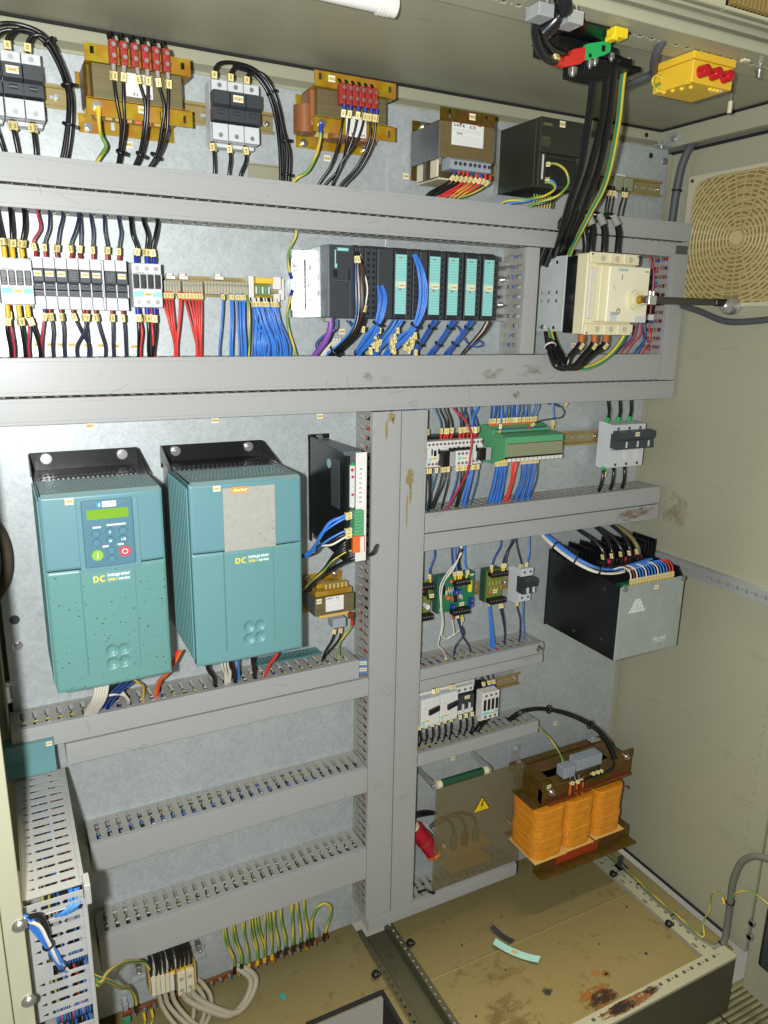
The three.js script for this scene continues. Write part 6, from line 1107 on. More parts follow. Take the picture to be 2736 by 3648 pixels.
for (let i = 0; i < 2; i++) bw(['left', 'right'][i] + ' dark wire of the pair above the olive board', M.wnavy, 2, [[1050 - i * 4, -466, 38], [1044 - i * 6, -494, 42], [1022 + i * 6, -516, 46], [1014 + i * 4, -546, 46], [1014 + i * 3, -562, 46]], { e: M.yellow, et: true });
bw('left dark wire above the small fuse holder', M.wnavy, 2, [[1052, -466, 40], [1052, -500, 44], [1056, -522, 50], [1063, -548, 50], [1064, -562, 46]], { et: 2 });
bw('right blue wire above the small fuse holder', M.wblue, 2, [[1092, -466, 40], [1089, -500, 44], [1084, -532, 50], [1081, -560, 46]], { et: 2 });
for (let i = 0; i < 4; i++) W('blue wire of the flat bunch below the olive board', 'blue wires below the olive board', M.wblue, 1.8, [[980 + i * 1.4, -632, 46], [980 + i * 1.6, -650, 48], [984 + i * 2, -692, 50], [990 + i * 3, -732, 50], [994 + i * 3, -768, 46]], { s: M.yellow });
for (let i = 0; i < 2; i++) bw(['left', 'right'][i] + ' dark wire of the pair below the olive board', M.wnavy, 2, [[1012 + i * 5, -632, 46], [1012 + i * 5, -650, 48], [1022 + i * 2, -684, 50], [1030 - i * 2, -722, 50], [1032, -768, 46]], { s: M.yellow, st: true });
bw('left dark wire below the small fuse holder', M.wnavy, 2, [[1062, -644, 46], [1063, -660, 48], [1074, -690, 48], [1076, -738, 48], [1074, -768, 46]], { st: true });
bw('right blue wire below the small fuse holder', M.wblue, 2, [[1082, -642, 46], [1083, -680, 46], [1089, -732, 48], [1090, -768, 46]]);
sticker(1012, -487, 0.2, 'marker label behind the wires above the olive board'); sticker(1062, -480, 0.2, 'marker label above the small fuse holder'); sticker(1218, -480, 0.2, 'marker label under the duct at the black converter box');

// ---------- black converter box ----------
const inked = (t) => { t.colorSpace = THREE.NoColorSpace; return new THREE.MeshStandardMaterial({ color: 0xd8ddd6, roughness: 0.5, transparent: true, alphaMap: t }); };   // white print without a ground
const logo = ctex(128, 128, (c, w, h) => { c.fillStyle = '#000'; c.fillRect(0, 0, w, h); c.fillStyle = '#ddd'; c.beginPath(); c.moveTo(2, 124); c.lineTo(52, 12); c.lineTo(80, 12); c.lineTo(124, 124); c.closePath(); c.fill(); c.fillStyle = '#000'; for (const x of [46, 66]) { c.beginPath(); c.moveTo(x - 12, 86); c.lineTo(x + 6, 24); c.lineTo(x + 11, 24); c.lineTo(x - 2, 86); c.closePath(); c.fill(); } c.fillRect(10, 92, 108, 4); c.fillRect(84, 60, 40, 12); lines(c, 20, 102, 90, 2, 9, '#333'); });
thing('converter_box', 'black box with silver grey front plate, triangle logo and open top', 'converter', null, (g) => {
  const xl = 1188, xr = 1386;
  part(g, 'left_side', [prism('x', [[4, -541], [4, -738], [246, -738], [246, -562], [60, -552]], xl, xl + 2.5)], M.blackm);
  part(g, 'right_side', [prism('x', [[4, -541], [4, -738], [246, -738], [246, -570], [226, -545], [60, -541]], xr - 2.5, xr)], M.blackm);
  part(g, 'left_flange', [bx(xl - 1, xl + 24, -742, -541, 1, 4, 0.6)], M.blackm); part(g, 'bottom', [bx(xl + 3, xr - 3, -738, -735, 6, 246)], M.blackm);
  part(g, 'front_plate', [bx(1186, 1384, -736, -561, 247, 250, 1)], mat(0xa6aea8, 0.36, 0.2, { map: grain }));
  part(g, 'heat_sink', [bx(1192, 1460, -560, -546, 8, 14), ...Array.from({ length: 22 }, (_, i) => bx(1200 + i * 12, 1205 + i * 12, -640, -524 - (i % 3) * 4, 14, 92, 0.6))], M.blackm);
  part(g, 'inner_board', [bx(xl + 4, xr - 4, -596, -593, 100, 246)], M.pcb);
  part(g, 'terminal_row', [bx(1226, 1376, -592, -572, 214, 236, 1)], M.green);
  part(g, 'power_terminals', [bx(1212, 1370, -592, -548, 120, 160, 2)], M.black);
  for (let i = 0; i < 6; i++) part(g, 'terminal_cap', [bx(1226 + i * 24, 1238 + i * 24, -547.6, -538, 126, 142, 2)], i % 2 ? M.wcrim : M.black);
  parts(g, 'front_screw', [cyl('z', 1198, -566, 252, 6, 5, 18), cyl('z', 1377, -566, 252, 6, 5, 18)], M.dull);
  part(g, 'flange_screw', [cyl('z', 1200, -714, 5, 7, 4, 16), cyl('z', 1200, -714, 9, 4.4, 5, 6)], M.steel);
  part(g, 'logo', [plaque(1213, 1268, -628, -592, 250.2, 0.3)], inked(logo));
  part(g, 'model_print', [plaque(1300, 1344, -716, -700, 250.2, 0.3)], inked(ctex(128, 48, (c, w, h) => { c.fillStyle = '#000'; c.fillRect(0, 0, w, h); txt(c, 'CHT', 2, 26, 'bold 28px sans-serif', '#eee'); txt(c, 'SERIES', 62, 26, 'bold 15px sans-serif', '#eee'); txt(c, 'CONVERTER', 2, 44, '16px sans-serif', '#ddd'); })));
  part(g, 'tag', [plaque(1288, 1301, -580, -571, 250.3)], tagMat); part(g, 'side_screw', [cyl('x', xl - 1, -580, 200, 4, 2, 10), cyl('x', xl - 1, -716, 112, 4, 2, 10), cyl('x', xl - 1, -700, 206, 4, 2, 10)], M.dark);
});
const sag = [[994, -470, 44], [998, -452, 60, 0.8], [1016, -474, 120, 1], [1046, -504, 170, 1], [1080, -522, 190, 1], [1125, -534, 200, 1], [1185, -537, 204, 1], [1256, -533, 204, 1], [1310, -532, 204, 0.9]];
const sagFix = [[1108, -466, 50], [1112, -476, 58, 0.9], [1116, -492, 90, 1], [1128, -512, 130, 1], [1146, -528, 164, 1], [1172, -540, 190, 1], [1210, -543, 204, 1], [1262, -538, 206, 1], [1316, -532, 206, 0.9]];
bundle('sagging loom of blue wires into the top of the converter box', 11, 6, sagFix.map(([x, y, z, s = 1]) => [x, y + 8, z, s]), { m: [M.wblue, M.wdblue], wr: 1.6, ties: [0.2, 0.38, 0.55, 0.74].map((t) => [sagFix.map(([x, y, z]) => [x, y + 3, z]), t, 9.5]) });
bundle('white wires along the underside of the sagging blue loom', 6, 5, sagFix.map(([x, y, z, s = 1]) => [x, y - 2, z, s]), { m: [M.wwhite], wr: 2.2 });
row('row of blue, white and red wires plugged into the converter terminal row', 15, (i) => { const x = 1236 + i * 9.4; return [[[x - 34, -534, 206], [x - 12, -530, 212], [x, -540, 222], [x + 1, -562, 228], [x + 1, -574, 228]], i < 3 ? [M.wwhite, M.wbrown, M.wwhite][i] : i > 12 ? M.wred : i % 4 === 1 ? M.wwhite : M.wblue, 1.7]; }, { end: true, f: M.yellow });
[[1236, 1196, 4.6], [1262, 1250, 4.6], [1292, 1256, 4.6], [1318, 1300, 4.6], [1344, 1310, 5.4]].forEach(([x, s, r], i) => W(ord[i] + ' heavy cable from the left curving into the top of the converter box', null, i === 4 ? mat(0x6a6238, 0.35) : M.wcable, r, [[s + 10, -468, 50], [s + 14, -478, 84], [(s + x) / 2 + 8, -494, 116], [x - 3, -516, 138], [x, -534, 142], [x, -552, 140]], { e: M.black, fl: 18, et: 1, tl: 12, cat: 'cable', name: 'cable' }));

// ---------- motor switches ----------
function motorSwitch(x0, x1, dy, label) {
  return thing('motor_switch', label, 'motor switch', null, (g) => {
    const y0 = -895 + dy, y1 = -824 + dy, w = x1 - x0;
    part(g, 'rear', [bx(x0, x1, y0 + 4, y1 + 8, 14, 46, 1), bx(x0, x1, y1 - 10, y1 + 3, 46, 58, 1)], M.white);
    part(g, 'front', [bx(x0, x1 - 0.5, y0, y1 - 4, 46, 80, 1.5)], M.white); part(g, 'top_ledge', [bx(x0, x1 - 0.5, y1 - 4, y1 - 1, 46, 78, 0.6)], M.graylt);
    part(g, 'screws', Array.from({ length: 8 }, (_, i) => cyl('z', x0 + 6 + (i % 4) * (w - 12) / 3, i < 4 ? y1 - 10 : y0 + 6, 80.4, 3, 1.2, 10)), M.graylt);
    part(g, 'rocker', [prism('z', [[x0 + w * 0.38, y0 + 30], [x0 + w * 0.9, y0 + 37], [x0 + w * 0.92, y0 + 48], [x0 + w * 0.38, y0 + 42]], 80, 86)], M.black);
    part(g, 'button', [cyl('z', x0 + 9, y1 - 22, 81, 4, 2, 14)], M.graylt);
    part(g, 'teal_mark', [plaque(x0 + 2, x0 + 10, y0 + 8, y0 + 16, 80.2)], M.tealtag); part(g, 'tag', [plaque(x0 + 8, x0 + 22, y0 + 11, y0 + 20, 80.8)], tagMat);
  });
}
motorSwitch(786, 836, 0, 'left white motor switch with black rocker next to the centre duct'); motorSwitch(836.6, 884, 2, 'second white motor switch with black rocker');
thing('breaker', 'small breaker with grey drawer and two white levers beside the motor switches', 'breaker', null, (g) => {
  part(g, 'body', [bx(890, 938, -896, -824, 14, 48, 1), bx(890, 938, -842, -826, 48.2, 62, 1), bx(890, 938, -896, -884, 48.2, 64, 1)], M.white);
  part(g, 'drawer', [bx(890.4, 937.6, -883, -847, 48.2, 68, 1.5)], M.dark);
  for (let i = 0; i < 2; i++) part(g, 'lever', [bx(902 + i * 18, 907 + i * 18, -884, -866, 68, 74, 1.5)], M.graylt);
  part(g, 'screws', Array.from({ length: 3 }, (_, i) => cyl('z', 898 + i * 16, -834, 62.5, 3.6, 1.2, 12)), M.dull); part(g, 'tag', [plaque(910, 924, -856, -848, 68.2)], tagMat);
});
thing('contactor', 'small contactor with four black windows at the end of the rail', 'contactor', null, (g) => {
  part(g, 'rear_body', [bx(949, 999, -912, -846, 14, 58, 1)], M.black); part(g, 'front', [bx(950, 998, -914, -844, 58, 84, 1.2)], M.white);
  for (let i = 0; i < 4; i++) part(g, 'window', [bx(954 + i * 11.4, 961 + i * 11.4, -890, -862, 84, 85)], M.black);
  part(g, 'screws', Array.from({ length: 6 }, (_, i) => cyl('z', 960 + (i % 3) * 14, i < 3 ? -852 : -907, 84.5, 3.6, 1.2, 12)), M.dull);
  part(g, 'teal_strip', [plaque(952, 996, -901, -894, 84.2)], M.tealtag); part(g, 'tag', [plaque(970, 983, -903, -894, 84.9)], tagMat);
  part(g, 'coil_terminal', [bx(944, 956, -846, -828, 20, 40, 1)], M.graylt);
});
row('row of short wires with red ferrules above the motor switches', 9, (i) => [[[790 + i * 11, -792, 36], [790 + i * 11, -808, 42], [790 + i * 11, -822, 40]], i % 2 ? M.wblack : M.wdblue, 2], { end: true, f: M.red });
[[829, 60], [837, 60], [873, 60], [881, 60]].forEach(([x, z], i) => W(ord[i] + ' wire from the left plugged into the ledge of the motor switches', null, M.wnavy, 2, [[x + 2, -792, 40], [x + 1, -808, z - 6], [x, -824, z + 2], [x, -836, z + 2]], { e: M.red, et: true, fl: 10, tl: 10 }));
[[966, 972], [984, 988], [1000, 1001]].forEach(([a, b], i) => W(['left', 'middle', 'right'][i] + ' wire with blue ferrule into the small contactor', null, M.wnavy, 2.2, [[a, -792, 36], [a, -812, 44], [b, -834, 56], [b, -850, 60]], { e: M.blueM, et: true, fl: 9 }));
W('wire with red ferrule behind the small contactor', null, M.wred, 2.6, [[957, -790, 34], [957, -810, 38], [957, -830, 36]], {});
for (let i = 0; i < 9; i++) { const x = 790 + i * 17 + (i > 5 ? 8 : 0); W('black wire leaving a motor switch downwards into the duct', 'black wires below the motor switches', M.wblack, 2.2, [[x, -894, 66], [x, -908, 68], [x + 6, -934, 62], [x + 12, -966, 46]], { st: true, tl: 10 }); }
for (let i = 0; i < 3; i++) W('black wire leaving the small contactor downwards', 'black wires below the small contactor', M.wblack, 2.6, [[958 + i * 14, -912, 66], [956 + i * 12, -926, 68], [950 + i * 8, -946, 60], [946 + i * 10, -972, 48]], { st: i === 2 ? null : true });
const arc = [[1064, -962, 44], [1088, -936, 60], [1122, -932, 68], [1157, -938, 74], [1204, -954, 86], [1248, -976, 100], [1292, -1010, 118], [1318, -1050, 136], [1326, -1082, 150]];
bundle('arched bundle of black cables to the big transformer', 7, 7, arc, { m: [M.wblack], wr: 3.4, name: 'cable_bundle', cat: 'cable bundle', ties: [[arc, 0.32, 10], [arc, 0.68, 10.5]] });
for (let i = 0; i < 6; i++) W('short black lead from the arched bundle to the grey terminals', 'leads into the grey transformer terminals', M.wblack, 2.6, [[1324, -1080, 150], [1310, -1092, 164], [1290 - (i > 2 ? 60 : 0), -1096, 170], [1262 - (i % 3) * 14 - (i > 2 ? 64 : 0), -1086 - (i > 2 ? 8 : 0), 168], [1260 - (i % 3) * 14 - (i > 2 ? 62 : 0), -1076 - (i > 2 ? 8 : 0), 162]], { et: true, e: M.wblack });
W('yellow green earth wire down to the big transformer', null, M.yg, 2.4, [[1128, -976, 50], [1164, -1010, 56], [1186, -1042, 76], [1196, -1078, 100], [1188, -1104, 116], [1186, -1116, 118]], {});
sticker(930, -1057, 0.2, 'marker label on the plate above the smoked cover'); sticker(1254, -1041, 0.2, 'marker label on the plate inside the cable arch');

// ---------- resistor, smoked cover, big transformer ----------
thing('tube_resistor', 'dark green tube resistor with white ends above the smoked cover', 'resistor', null, (g) => {
  part(g, 'tube', [cyl('x', 905, -1055, 80, 9.5, 118, 20)], mat(0x1f4a32, 0.3)); part(g, 'end_cap', [cyl('x', 839, -1055, 80, 10, 13, 20), cyl('x', 971, -1055, 80, 10, 13, 20)], M.ivory);
  part(g, 'rod', [cyl('x', 905, -1055, 80, 3, 170, 8)], M.steel);
  for (const x of [826, 984]) part(g, 'foot', [bx(x - 1.2, x + 1.2, -1064, -1046, 2, 88, 0.5), bx(x - 1, x + 14, -1072, -1046, 1, 3, 0.5), cyl('z', x + 7, -1058, 5, 4.5, 5, 8)], M.galv);
});
thing('smoked_cover', 'smoky translucent cover plate with yellow warning triangle', 'cover', null, (g) => {
  const pane = new THREE.MeshStandardMaterial({ color: 0x7d7250, roughness: 0.22, transparent: true, opacity: 0.38 });
  part(g, 'pane', [bx(840, 1100, -1372, -1074, 67, 69.6)], pane);
  const tri = (s, z, z1) => prism('z', [[950 + 25 * (1 - s), -1176 + 14 * (1 - s)], [1000 - 25 * (1 - s), -1176 + 14 * (1 - s)], [975, -1136 - 26 * (1 - s)]], z, z1);
  part(g, 'warning_sign', [tri(1, 69.9, 70.3)], M.black); part(g, 'warning_field', [tri(0.9, 70.4, 70.6)], mat(0xe2c010, 0.45));
  part(g, 'warning_bolt', [prism('z', [[977, -1146], [971, -1160], [975, -1159], [972, -1171], [980, -1156], [976, -1157], [980, -1147]], 70.7, 70.9)], M.black);
  for (const [x, y] of [[868, -1240], [1068, -1242]]) part(g, 'spacer_screw', [cyl('z', x, y, 35, 4, 64, 10), cyl('z', x, y, 71, 6, 4, 12)], M.steel);
});
thing('wire_resistor', 'crimson red coated resistor leaning behind the smoked cover', 'resistor', null, (g) => {
  const a = V3([806, -1194, 34]), b = V3([852, -1268, 50]), d = b.clone().sub(a), m = a.clone().add(b).multiplyScalar(0.5), L = d.length();
  part(g, 'body', [oriented(new THREE.CylinderGeometry(0.02, 0.02, L, 24), m, d)], mat(0xa01226, 0.35));
  part(g, 'collar', [oriented(new THREE.CylinderGeometry(0.021, 0.021, 0.008, 24), b, d)], M.orangep); part(g, 'core_tube', [oriented(new THREE.CylinderGeometry(0.013, 0.013, L + 0.012, 16), m, d)], M.ivory);
  part(g, 'rod', [oriented(new THREE.CylinderGeometry(0.005, 0.005, L + 0.05, 10), m, d)], M.steel); part(g, 'strap', [oriented(new THREE.CylinderGeometry(0.0214, 0.0214, 0.007, 24), a.clone().lerp(b, 0.5), d)], M.maroon);
});
thing('diode_board', 'two tan boards with power parts behind the smoked cover', 'board', null, (g) => {
  for (const [y, n] of [[-1290, 3], [-1336, 0]]) {
    part(g, 'board', [bx(896, 1020, y - 4, y, 10, 62, 1)], M.amber);
    for (let i = 0; i < n; i++) part(g, 'diode', [cyl('y', 918 + i * 34, y + 18, 36, 9, 34, 14), cyl('y', 918 + i * 34, y + 40, 36, 4, 16, 10)], i === 1 ? M.copper : M.dull);
    part(g, 'bolt', [cyl('y', 924, y - 8, 52, 5, 10, 8), cyl('y', 990, y - 8, 52, 5, 10, 8)], M.steel);
  }
  for (let i = 0; i < 3; i++) part(g, 'lead', [tube([[918 + i * 34, -1236, 36], [900 + i * 30, -1200, 44], [880 + i * 20, -1190, 34], [850 + i * 10, -1210, 30]], 4, 20)], i === 1 ? M.wbrown : M.wblack);
});
for (let i = 0; i < 3; i++) W('black cable behind the centre duct beside the red resistor', 'black cables left of the smoked cover', M.wblack, 3, [[780, -1160 - i * 6, 30], [806, -1150 - i * 6, 36], [836, -1156 - i * 5, 34], [870, -1176, 30]]);
W('black cable curled on the bottom duct behind the smoked cover', null, M.wblack, 3, [[806, -1360, 60], [816, -1346, 74], [834, -1352, 86], [846, -1366, 70], [838, -1380, 50]]);
const coilTex = M.orange;
function toroidCoil(g, x0, x1, y0, y1, z0, z1) {                       // taped winding: layers of rounded rectangular outline
  const cx = (x0 + x1) / 2, cz = (z0 + z1) / 2, cuts = [0, 0.13, 0.3, 0.42, 0.66, 0.8, 1], list = [];
  const outline = (e) => { const hx = (x1 - x0) / 2 + e, hz = (z1 - z0) / 2 + e, r = 24, o = []; for (let q = 0; q < 4; q++) for (let i = 0; i <= 5; i++) { const t = (q + i / 5) * PI / 2, sx = q === 0 || q === 3 ? 1 : -1, sz = q < 2 ? 1 : -1; o.push([cx + sx * (hx - r) + r * Math.cos(t), cz + sz * (hz - r) + r * Math.sin(t)]); } return o; };
  cuts.slice(1).forEach((t, i) => list.push(prism('y', outline((i % 3) * 0.7 - 0.5), y0 + (y1 - y0) * cuts[i], y0 + (y1 - y0) * t, [], 1.1)));
  return part(g, 'coil', list, coilTex);
}
thing('transformer', 'big three coil transformer with orange windings at the lower right', 'transformer', null, (g) => {
  part(g, 'top_frame', [bx(1100, 1410, -1126, -1112, 8, 30, 1), bx(1100, 1103, -1160, -1112, 30, 150, 1), bx(1096, 1398, -1129, -1126, 8, 60, 1)], M.bronzez);
  part(g, 'top_yoke', [bx(1104, 1384, -1152, -1094, 60, 128, 2)], M.bronzez);
  part(g, 'front_frame', [bx(1100, 1392, -1150, -1098, 128.4, 146, 1.5), bx(1330, 1394, -1098, -1072, 142, 146, 1)], M.bronzez);
  part(g, 'lower_yoke', [bx(1100, 1390, -1312, -1290, 50, 128, 2)], M.bronzez);
  part(g, 'lower_frame', [bx(1088, 1412, -1314, -1311, 20, 146, 1), bx(1088, 1412, -1344, -1314, 143, 146, 1), bx(1092, 1412, -1347, -1344, 143, 176, 1)], M.bronzez);
  toroidCoil(g, 1070, 1164, -1288, -1152, 62, 172); toroidCoil(g, 1170, 1259, -1288, -1155, 66, 170); toroidCoil(g, 1265, 1358, -1284, -1154, 66, 170);
  parts(g, 'coil_cheek', [bx(1068, 1166, -1152, -1149.6, 60, 152, 1), bx(1171, 1258, -1154.5, -1152.4, 62, 150, 1), bx(1264, 1360, -1153.5, -1151, 62, 150, 1)], M.bronzez);
  parts(g, 'coil_cheek', [bx(1068, 1168, -1292, -1288.4, 60, 176, 1), bx(1169, 1260, -1291, -1288.4, 60, 174, 1), bx(1262, 1362, -1288, -1284.4, 60, 174, 1)], M.amber);
  part(g, 'bolt', [cyl('z', 1126, -1120, 148, 9, 5, 18), cyl('z', 1126, -1120, 153, 5.5, 10, 6)], M.steel); part(g, 'bolt', [cyl('z', 1370, -1088, 148, 8, 5, 18), cyl('z', 1370, -1088, 153, 5, 8, 6)], M.steel); part(g, 'bolt', [cyl('z', 1352, -1160, 174, 5, 8, 8)], M.steel);
  for (const [x, y] of [[1108, -1112], [1360, -1102]]) part(g, 'angle_bracket', [bx(x, x + 32, y - 8, y + 46, 0.6, 3, 1), bx(x, x + 32, y - 8, y - 5, 3, 34, 1), cyl('z', x + 18, y + 30, 8, 7, 10, 12), cyl('y', x + 18, y - 2, 18, 7, 6, 8)], M.galv);
  part(g, 'terminal_block', [bx(1192, 1274, -1076, -1046, 128, 160, 2)], M.grayt); part(g, 'terminal_block', [bx(1154, 1190, -1088, -1060, 128, 158, 2)], M.grayt);
  part(g, 'carrier', [bx(1130, 1330, -1098, -1094, 100, 160, 1)], M.bronzez);
  for (let i = 0; i < 6; i++) part(g, 'lead_strip', [bx(1182 + i * 10, 1188 + i * 10, -1152, -1098, 148 + (i % 2) * 4, 152 + (i % 2) * 4, 0.6)], i % 2 ? M.copper : M.orangep);
  part(g, 'lead_bar', [bx(1112, 1200, -1150, -1143, 150, 160, 1), bx(1200, 1300, -1140, -1134, 152, 160, 1), bx(1290, 1376, -1136, -1129, 152, 164, 1)], M.copper);
  part(g, 'tag', [plaque(1112, 1125, -1108, -1099, 146.2)], tagMat); part(g, 'cable_holder', [bx(1160, 1300, -1343, -1316, 146.2, 150, 2)], mat(0xa03a14, 0.5));
});

// ---------- earth bar and feed terminals ----------
const lab = 'yellow green earth wire hanging to the copper bar';
thing('earth_bar', 'copper earth bar with bolts across the lower left', 'earth bar', null, (g) => {
  part(g, 'bar', [bx(112, 578, -1426, -1416, 26, 31, 0.6)], M.copper);
  for (let i = 0; i < 22; i++) part(g, 'bolt', [cyl('z', 134 + i * 20.4, -1421, 34, 5, 5, 8), cyl('z', 134 + i * 20.4, -1421, 38, 3, 5, 6)], i % 4 === 3 ? M.brassz : M.dull);
  parts(g, 'foot', [bx(114, 124, -1436, -1400, 4, 26, 1), bx(562, 572, -1436, -1400, 4, 26, 1)], M.galv);
});
one('earth_tag', 'small green plate at the left end of the copper earth bar', 'plate', null, [bx(110, 126, -1438, -1424, 33, 37, 1)], mat(0x2a8a62, 0.5));
const ew = [[325, 346, 1, 0], [329, 350, 1, 0], [344, 362, 1, 0], [348, 366, 1, 0], [366, 380, 0, 1], [372, 382, 0, 1], [384, 400, 0, 1], [390, 402, 0, 1], [396, 416, 0, 2], [402, 418, 0, 2], [420, 418, 0, 2], [430, 434, 0, 2], [424, 436, 0, 2], [440, 449, 1, 0], [455, 468, 1, 0], [480, 486, 1, 0], [484, 488, 1, 0], [494, 505, 1, 0], [512, 521, 1, 0]];
ew.forEach(([a, b, blk, k], i) => W(ord[i] + ' from the left of the yellow green earth wires hanging to the copper bar', null, M.yg, blk && i > 12 ? 3.2 : 2, [[a, -1240, 40], [a, -1262, 44], [a + (b - a) * 0.3, -1320, 46], [b, -1372, 44], [b + 1, -1414, 38]], { e: blk ? M.wblack : M.yellow, fl: blk ? 24 : 14 }));
W('yellow green loop standing on the right end of the earth bar', null, M.yg, 3.4, [[534, -1414, 40], [530, -1372, 46], [530, -1332, 50], [542, -1306, 52], [558, -1300, 52], [574, -1314, 52], [576, -1340, 50], [566, -1380, 46], [562, -1414, 40]], { s: M.wblack, e: M.wblack, fl: 26, seg: 50 });
thing('feed_terminals', 'ivory feed through terminals on the short rail at lower left', 'terminal block', null, (g) => {
  for (let i = 0; i < 5; i++) part(g, 'terminal', [bx(170 + i * 9.4, 178.8 + i * 9.4, -1380 - i * 1, -1330 - i * 2, 14, 52, 1)], i % 2 ? M.ivory : M.wwhite);
  for (let i = 0; i < 2; i++) { part(g, 'terminal', [bx(222 + i * 18, 239 + i * 18, -1398, -1340, 14, 58, 1.5)], M.ivory); parts(g, 'terminal_hole', [cyl('z', 230 + i * 18, -1356, 58.4, 4.5, 1, 14), cyl('z', 230 + i * 18, -1384, 58.4, 4.5, 1, 14)], M.pvcd); }
  parts(g, 'end_plate', [bx(165, 169, -1376, -1326, 14, 50, 1), bx(258, 262, -1400, -1332, 14, 56, 1)], M.paper);
  parts(g, 'foot', [bx(146, 156, -1336, -1322, 4, 22, 1), bx(272, 282, -1336, -1322, 4, 22, 1)], M.dull);
});
for (let i = 0; i < 10; i++) { const x = 172 + i * 9; W('black cable into the ivory feed terminals', 'black cables above the ivory feed terminals', M.wblack, i > 5 ? 3.6 : 2.8, [[168 + i * 8, -1236, 40], [169 + i * 8.4, -1266, 44], [x, -1310, 50], [x, -1344, 48]], { e: i % 3 ? M.yellow : M.paper, fl: 11 }); }
[[184, 210, 244], [196, 228, 268], [210, 240, 282], [232, 286, 360], [250, 300, 372]].forEach(([a, b, c], i) => W(ord[i] + ' grey sheathed cable from the left looping under the feed terminals', null, mat(0x9a927c, 0.55), i > 2 ? 6.5 : 5, [[a, -1384, 50], [a + 4, -1408, 58], [b, -1444, 84], [(b + c) / 2, -1462, 92], [c, -1456, 76], [c + (i > 2 ? 20 : 8), -1432, 56], [c + (i > 2 ? 4 : -2), -1412, 40], [c - (i > 2 ? 14 : 10), -1406, 26]], { cat: 'cable', name: 'cable', seg: 44 }));
for (let i = 0; i < 2; i++) W(['upper', 'lower'][i] + ' thick yellow green cable arching from the left duct', null, M.ygbig, 4, i ? [[44, -940, 404], [52, -970, 380], [74, -1080, 280], [100, -1200, 180], [124, -1300, 90], [136, -1360, 56], [138, -1412, 40]] : [[42, -940, 410], [50, -963, 398], [70, -1043, 300], [100, -1129, 200], [132, -1220, 110], [160, -1284, 56], [172, -1320, 44]], i ? { e: M.wblack, fl: 26, cat: 'cable', name: 'cable', seg: 36 } : { cat: 'cable', name: 'cable', seg: 36 });
for (let i = 0; i < 2; i++) W('short earth wire with yellow lug at the left end of the earth bar', 'earth wires with yellow lugs at the left bar end', M.yg, 2.2, [[152 + i * 16, -1424, 40], [152 + i * 16, -1444, 44], [138 + i * 14, -1464, 56]], { s: M.yellow, fl: 16 });
// cables at the far left
const leftBl = [[-42, -748, 464], [-28, -766, 458], [-22, -784, 452], [-13, -813, 446], [-5, -841, 440], [2, -871, 432], [9, -905, 414], [10, -922, 396]];
bundle('thick loom of blue wires entering the far left duct', 10, 5, leftBl, { m: [M.wblue, M.wdblue, M.wblue], wr: 1.7, ties: [[leftBl, 0.45, 6.6], [leftBl, 0.74, 6.6]] });
W('cream cable beside the blue loom at the far left', null, M.wwhite, 2.4, [[-38, -748, 466], [-29, -764, 462], [-17, -783, 456], [-8, -819, 448], [2, -859, 438], [12, -905, 418], [14, -922, 398]], { cat: 'cable', name: 'cable' });
W('dark cable above the blue loom at the far left', null, M.wcable, 4, [[-38, -758, 462], [-28, -762, 458], [-16, -769, 452], [-9, -792, 446], [-7, -828, 438], [-6, -867, 424], [-4, -892, 400]], { cat: 'cable', name: 'cable' });
strands('blue wires spilling out of the upper gap of the far left duct', null, Array.from({ length: 14 }, (_, i) => [[[rr(-2, 18), -812 - i * 0.4, 408], [rr(6, 28), -802 - rr(0, 4), 421], [rr(20, 37), -794, 420], [rr(26, 38), -782, 405]], 1.5, i % 3 ? M.wblue : M.wteal]));
strands('dark and blue wires in the middle gap of the far left duct', null, Array.from({ length: 18 }, (_, i) => [[[2 + i * 2, -880, 404], [3 + i * 1.95 + rr(-2, 2), -892, 414], [2 + i * 2 + rr(-3, 3), -906, 404]], 1.4, [M.wnavy, M.wteal, M.wdblue, M.wblack][i % 4]]));
strands('red and blue wires in the lowest gap of the far left duct', null, Array.from({ length: 20 }, (_, i) => [[[-10 + i * 2.5, -968, 404], [-8 + i * 2.4 + rr(-3, 3), -984, 415], [-10 + i * 2.5 + rr(-4, 4), -1002, 404]], 1.4, i % 6 === 2 ? M.wcrim : [M.wdblue, M.wteal, M.wnavy][i % 3]]));
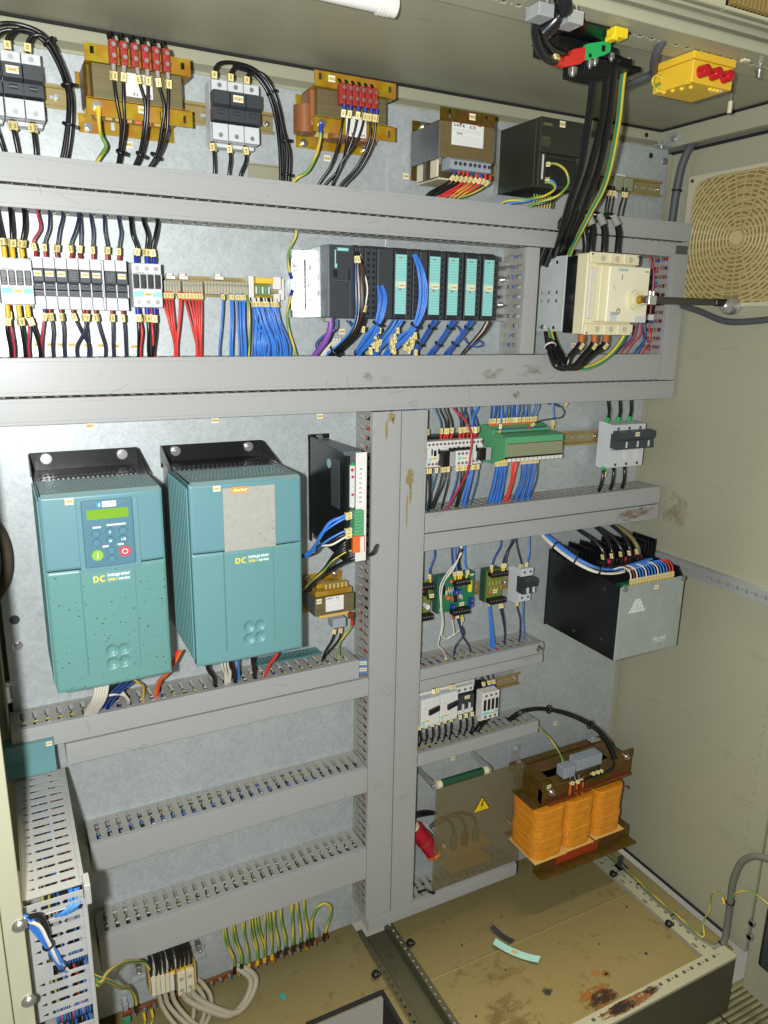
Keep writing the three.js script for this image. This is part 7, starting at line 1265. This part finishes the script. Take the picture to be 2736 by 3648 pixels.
W('thick dark hose hanging in a loop at the left picture edge', null, mat(0x4a4030, 0.7), 9, [[-70, -240, 30], [-30, -318, 34], [-12, -360, 36], [-8, -400, 36], [-18, -444, 34], [-60, -500, 30]], { cat: 'hose', name: 'hose', seg: 40 });

// ---------- cables on the right floor and post ----------
const fc = [[1400, -1474, 30], [1418, -1470, 80], [1416, -1468, 150], [1410, -1466, 222], [1410, -1464, 346], [1412, -1464, 404], [1424, -1462, 434], [1442, -1452, 442], [1448, -1400, 442], [1446, -1330, 442], [1442, -1268, 444], [1446, -1206, 458], [1452, -1176, 486], [1460, -1164, 540], [1466, -1166, 620]];
W('grey cable along the floor rail rising at the right front post', null, mat(0x66685f, 0.5), 8, fc, { cat: 'cable', name: 'cable', seg: 110 });
[0.2, 0.34, 0.5, 0.64].forEach((t, i) => tie(ord[i] + ' black tie from the rear on the grey floor cable', fc, t, 9));
const fy = fc.slice(0, 6).map(([x, y, z]) => [x + 8, y + 8, z]);
W('yellow green wire tied along the grey floor cable', null, M.yg, 2, [...fy, [1440, -1440, 384], [1448, -1400, 392], [1448, -1345, 392], [1444, -1330, 418], [1442, -1346, 430]], { e: M.yellow, fl: 14, seg: 70 });
W('yellow wire running from the grey cable to the open door', null, M.yg, 2.2, [[1442, -1332, 440], [1446, -1296, 456], [1452, -1274, 482], [1460, -1278, 520], [1468, -1300, 580], [1474, -1330, 640]], { seg: 40 });
one('floor_tab', 'dark square cable tab beside the grey floor cable', 'tab', null, [bx(1412, 1430, -1460, -1430, 118, 123, 1), bx(1404, 1436, -1462, -1459, 112, 140, 1)], M.dark);
thing('door_unit', 'dark framed unit on the open door at the right picture edge', 'unit', null, (g) => {
  part(g, 'frame', [bx(1462, 1480, -1452, -1290, 520, 700, 6)], M.black); part(g, 'face', [bx(1458, 1463, -1442, -1300, 530, 690, 2)], mat(0x333b40, 0.3, 0.1));
});
for (const [i, y] of [-1370, -1408].entries()) one('door_stud', ['upper', 'lower'][i] + ' steel stud on the door edge above the floor corner', 'stud', null, [cyl('x', 1476, y, 486, 6, 12, 12), cyl('x', 1472, y, 486, 9, 4, 16)], M.dull);

renderer.render(scene, camera);
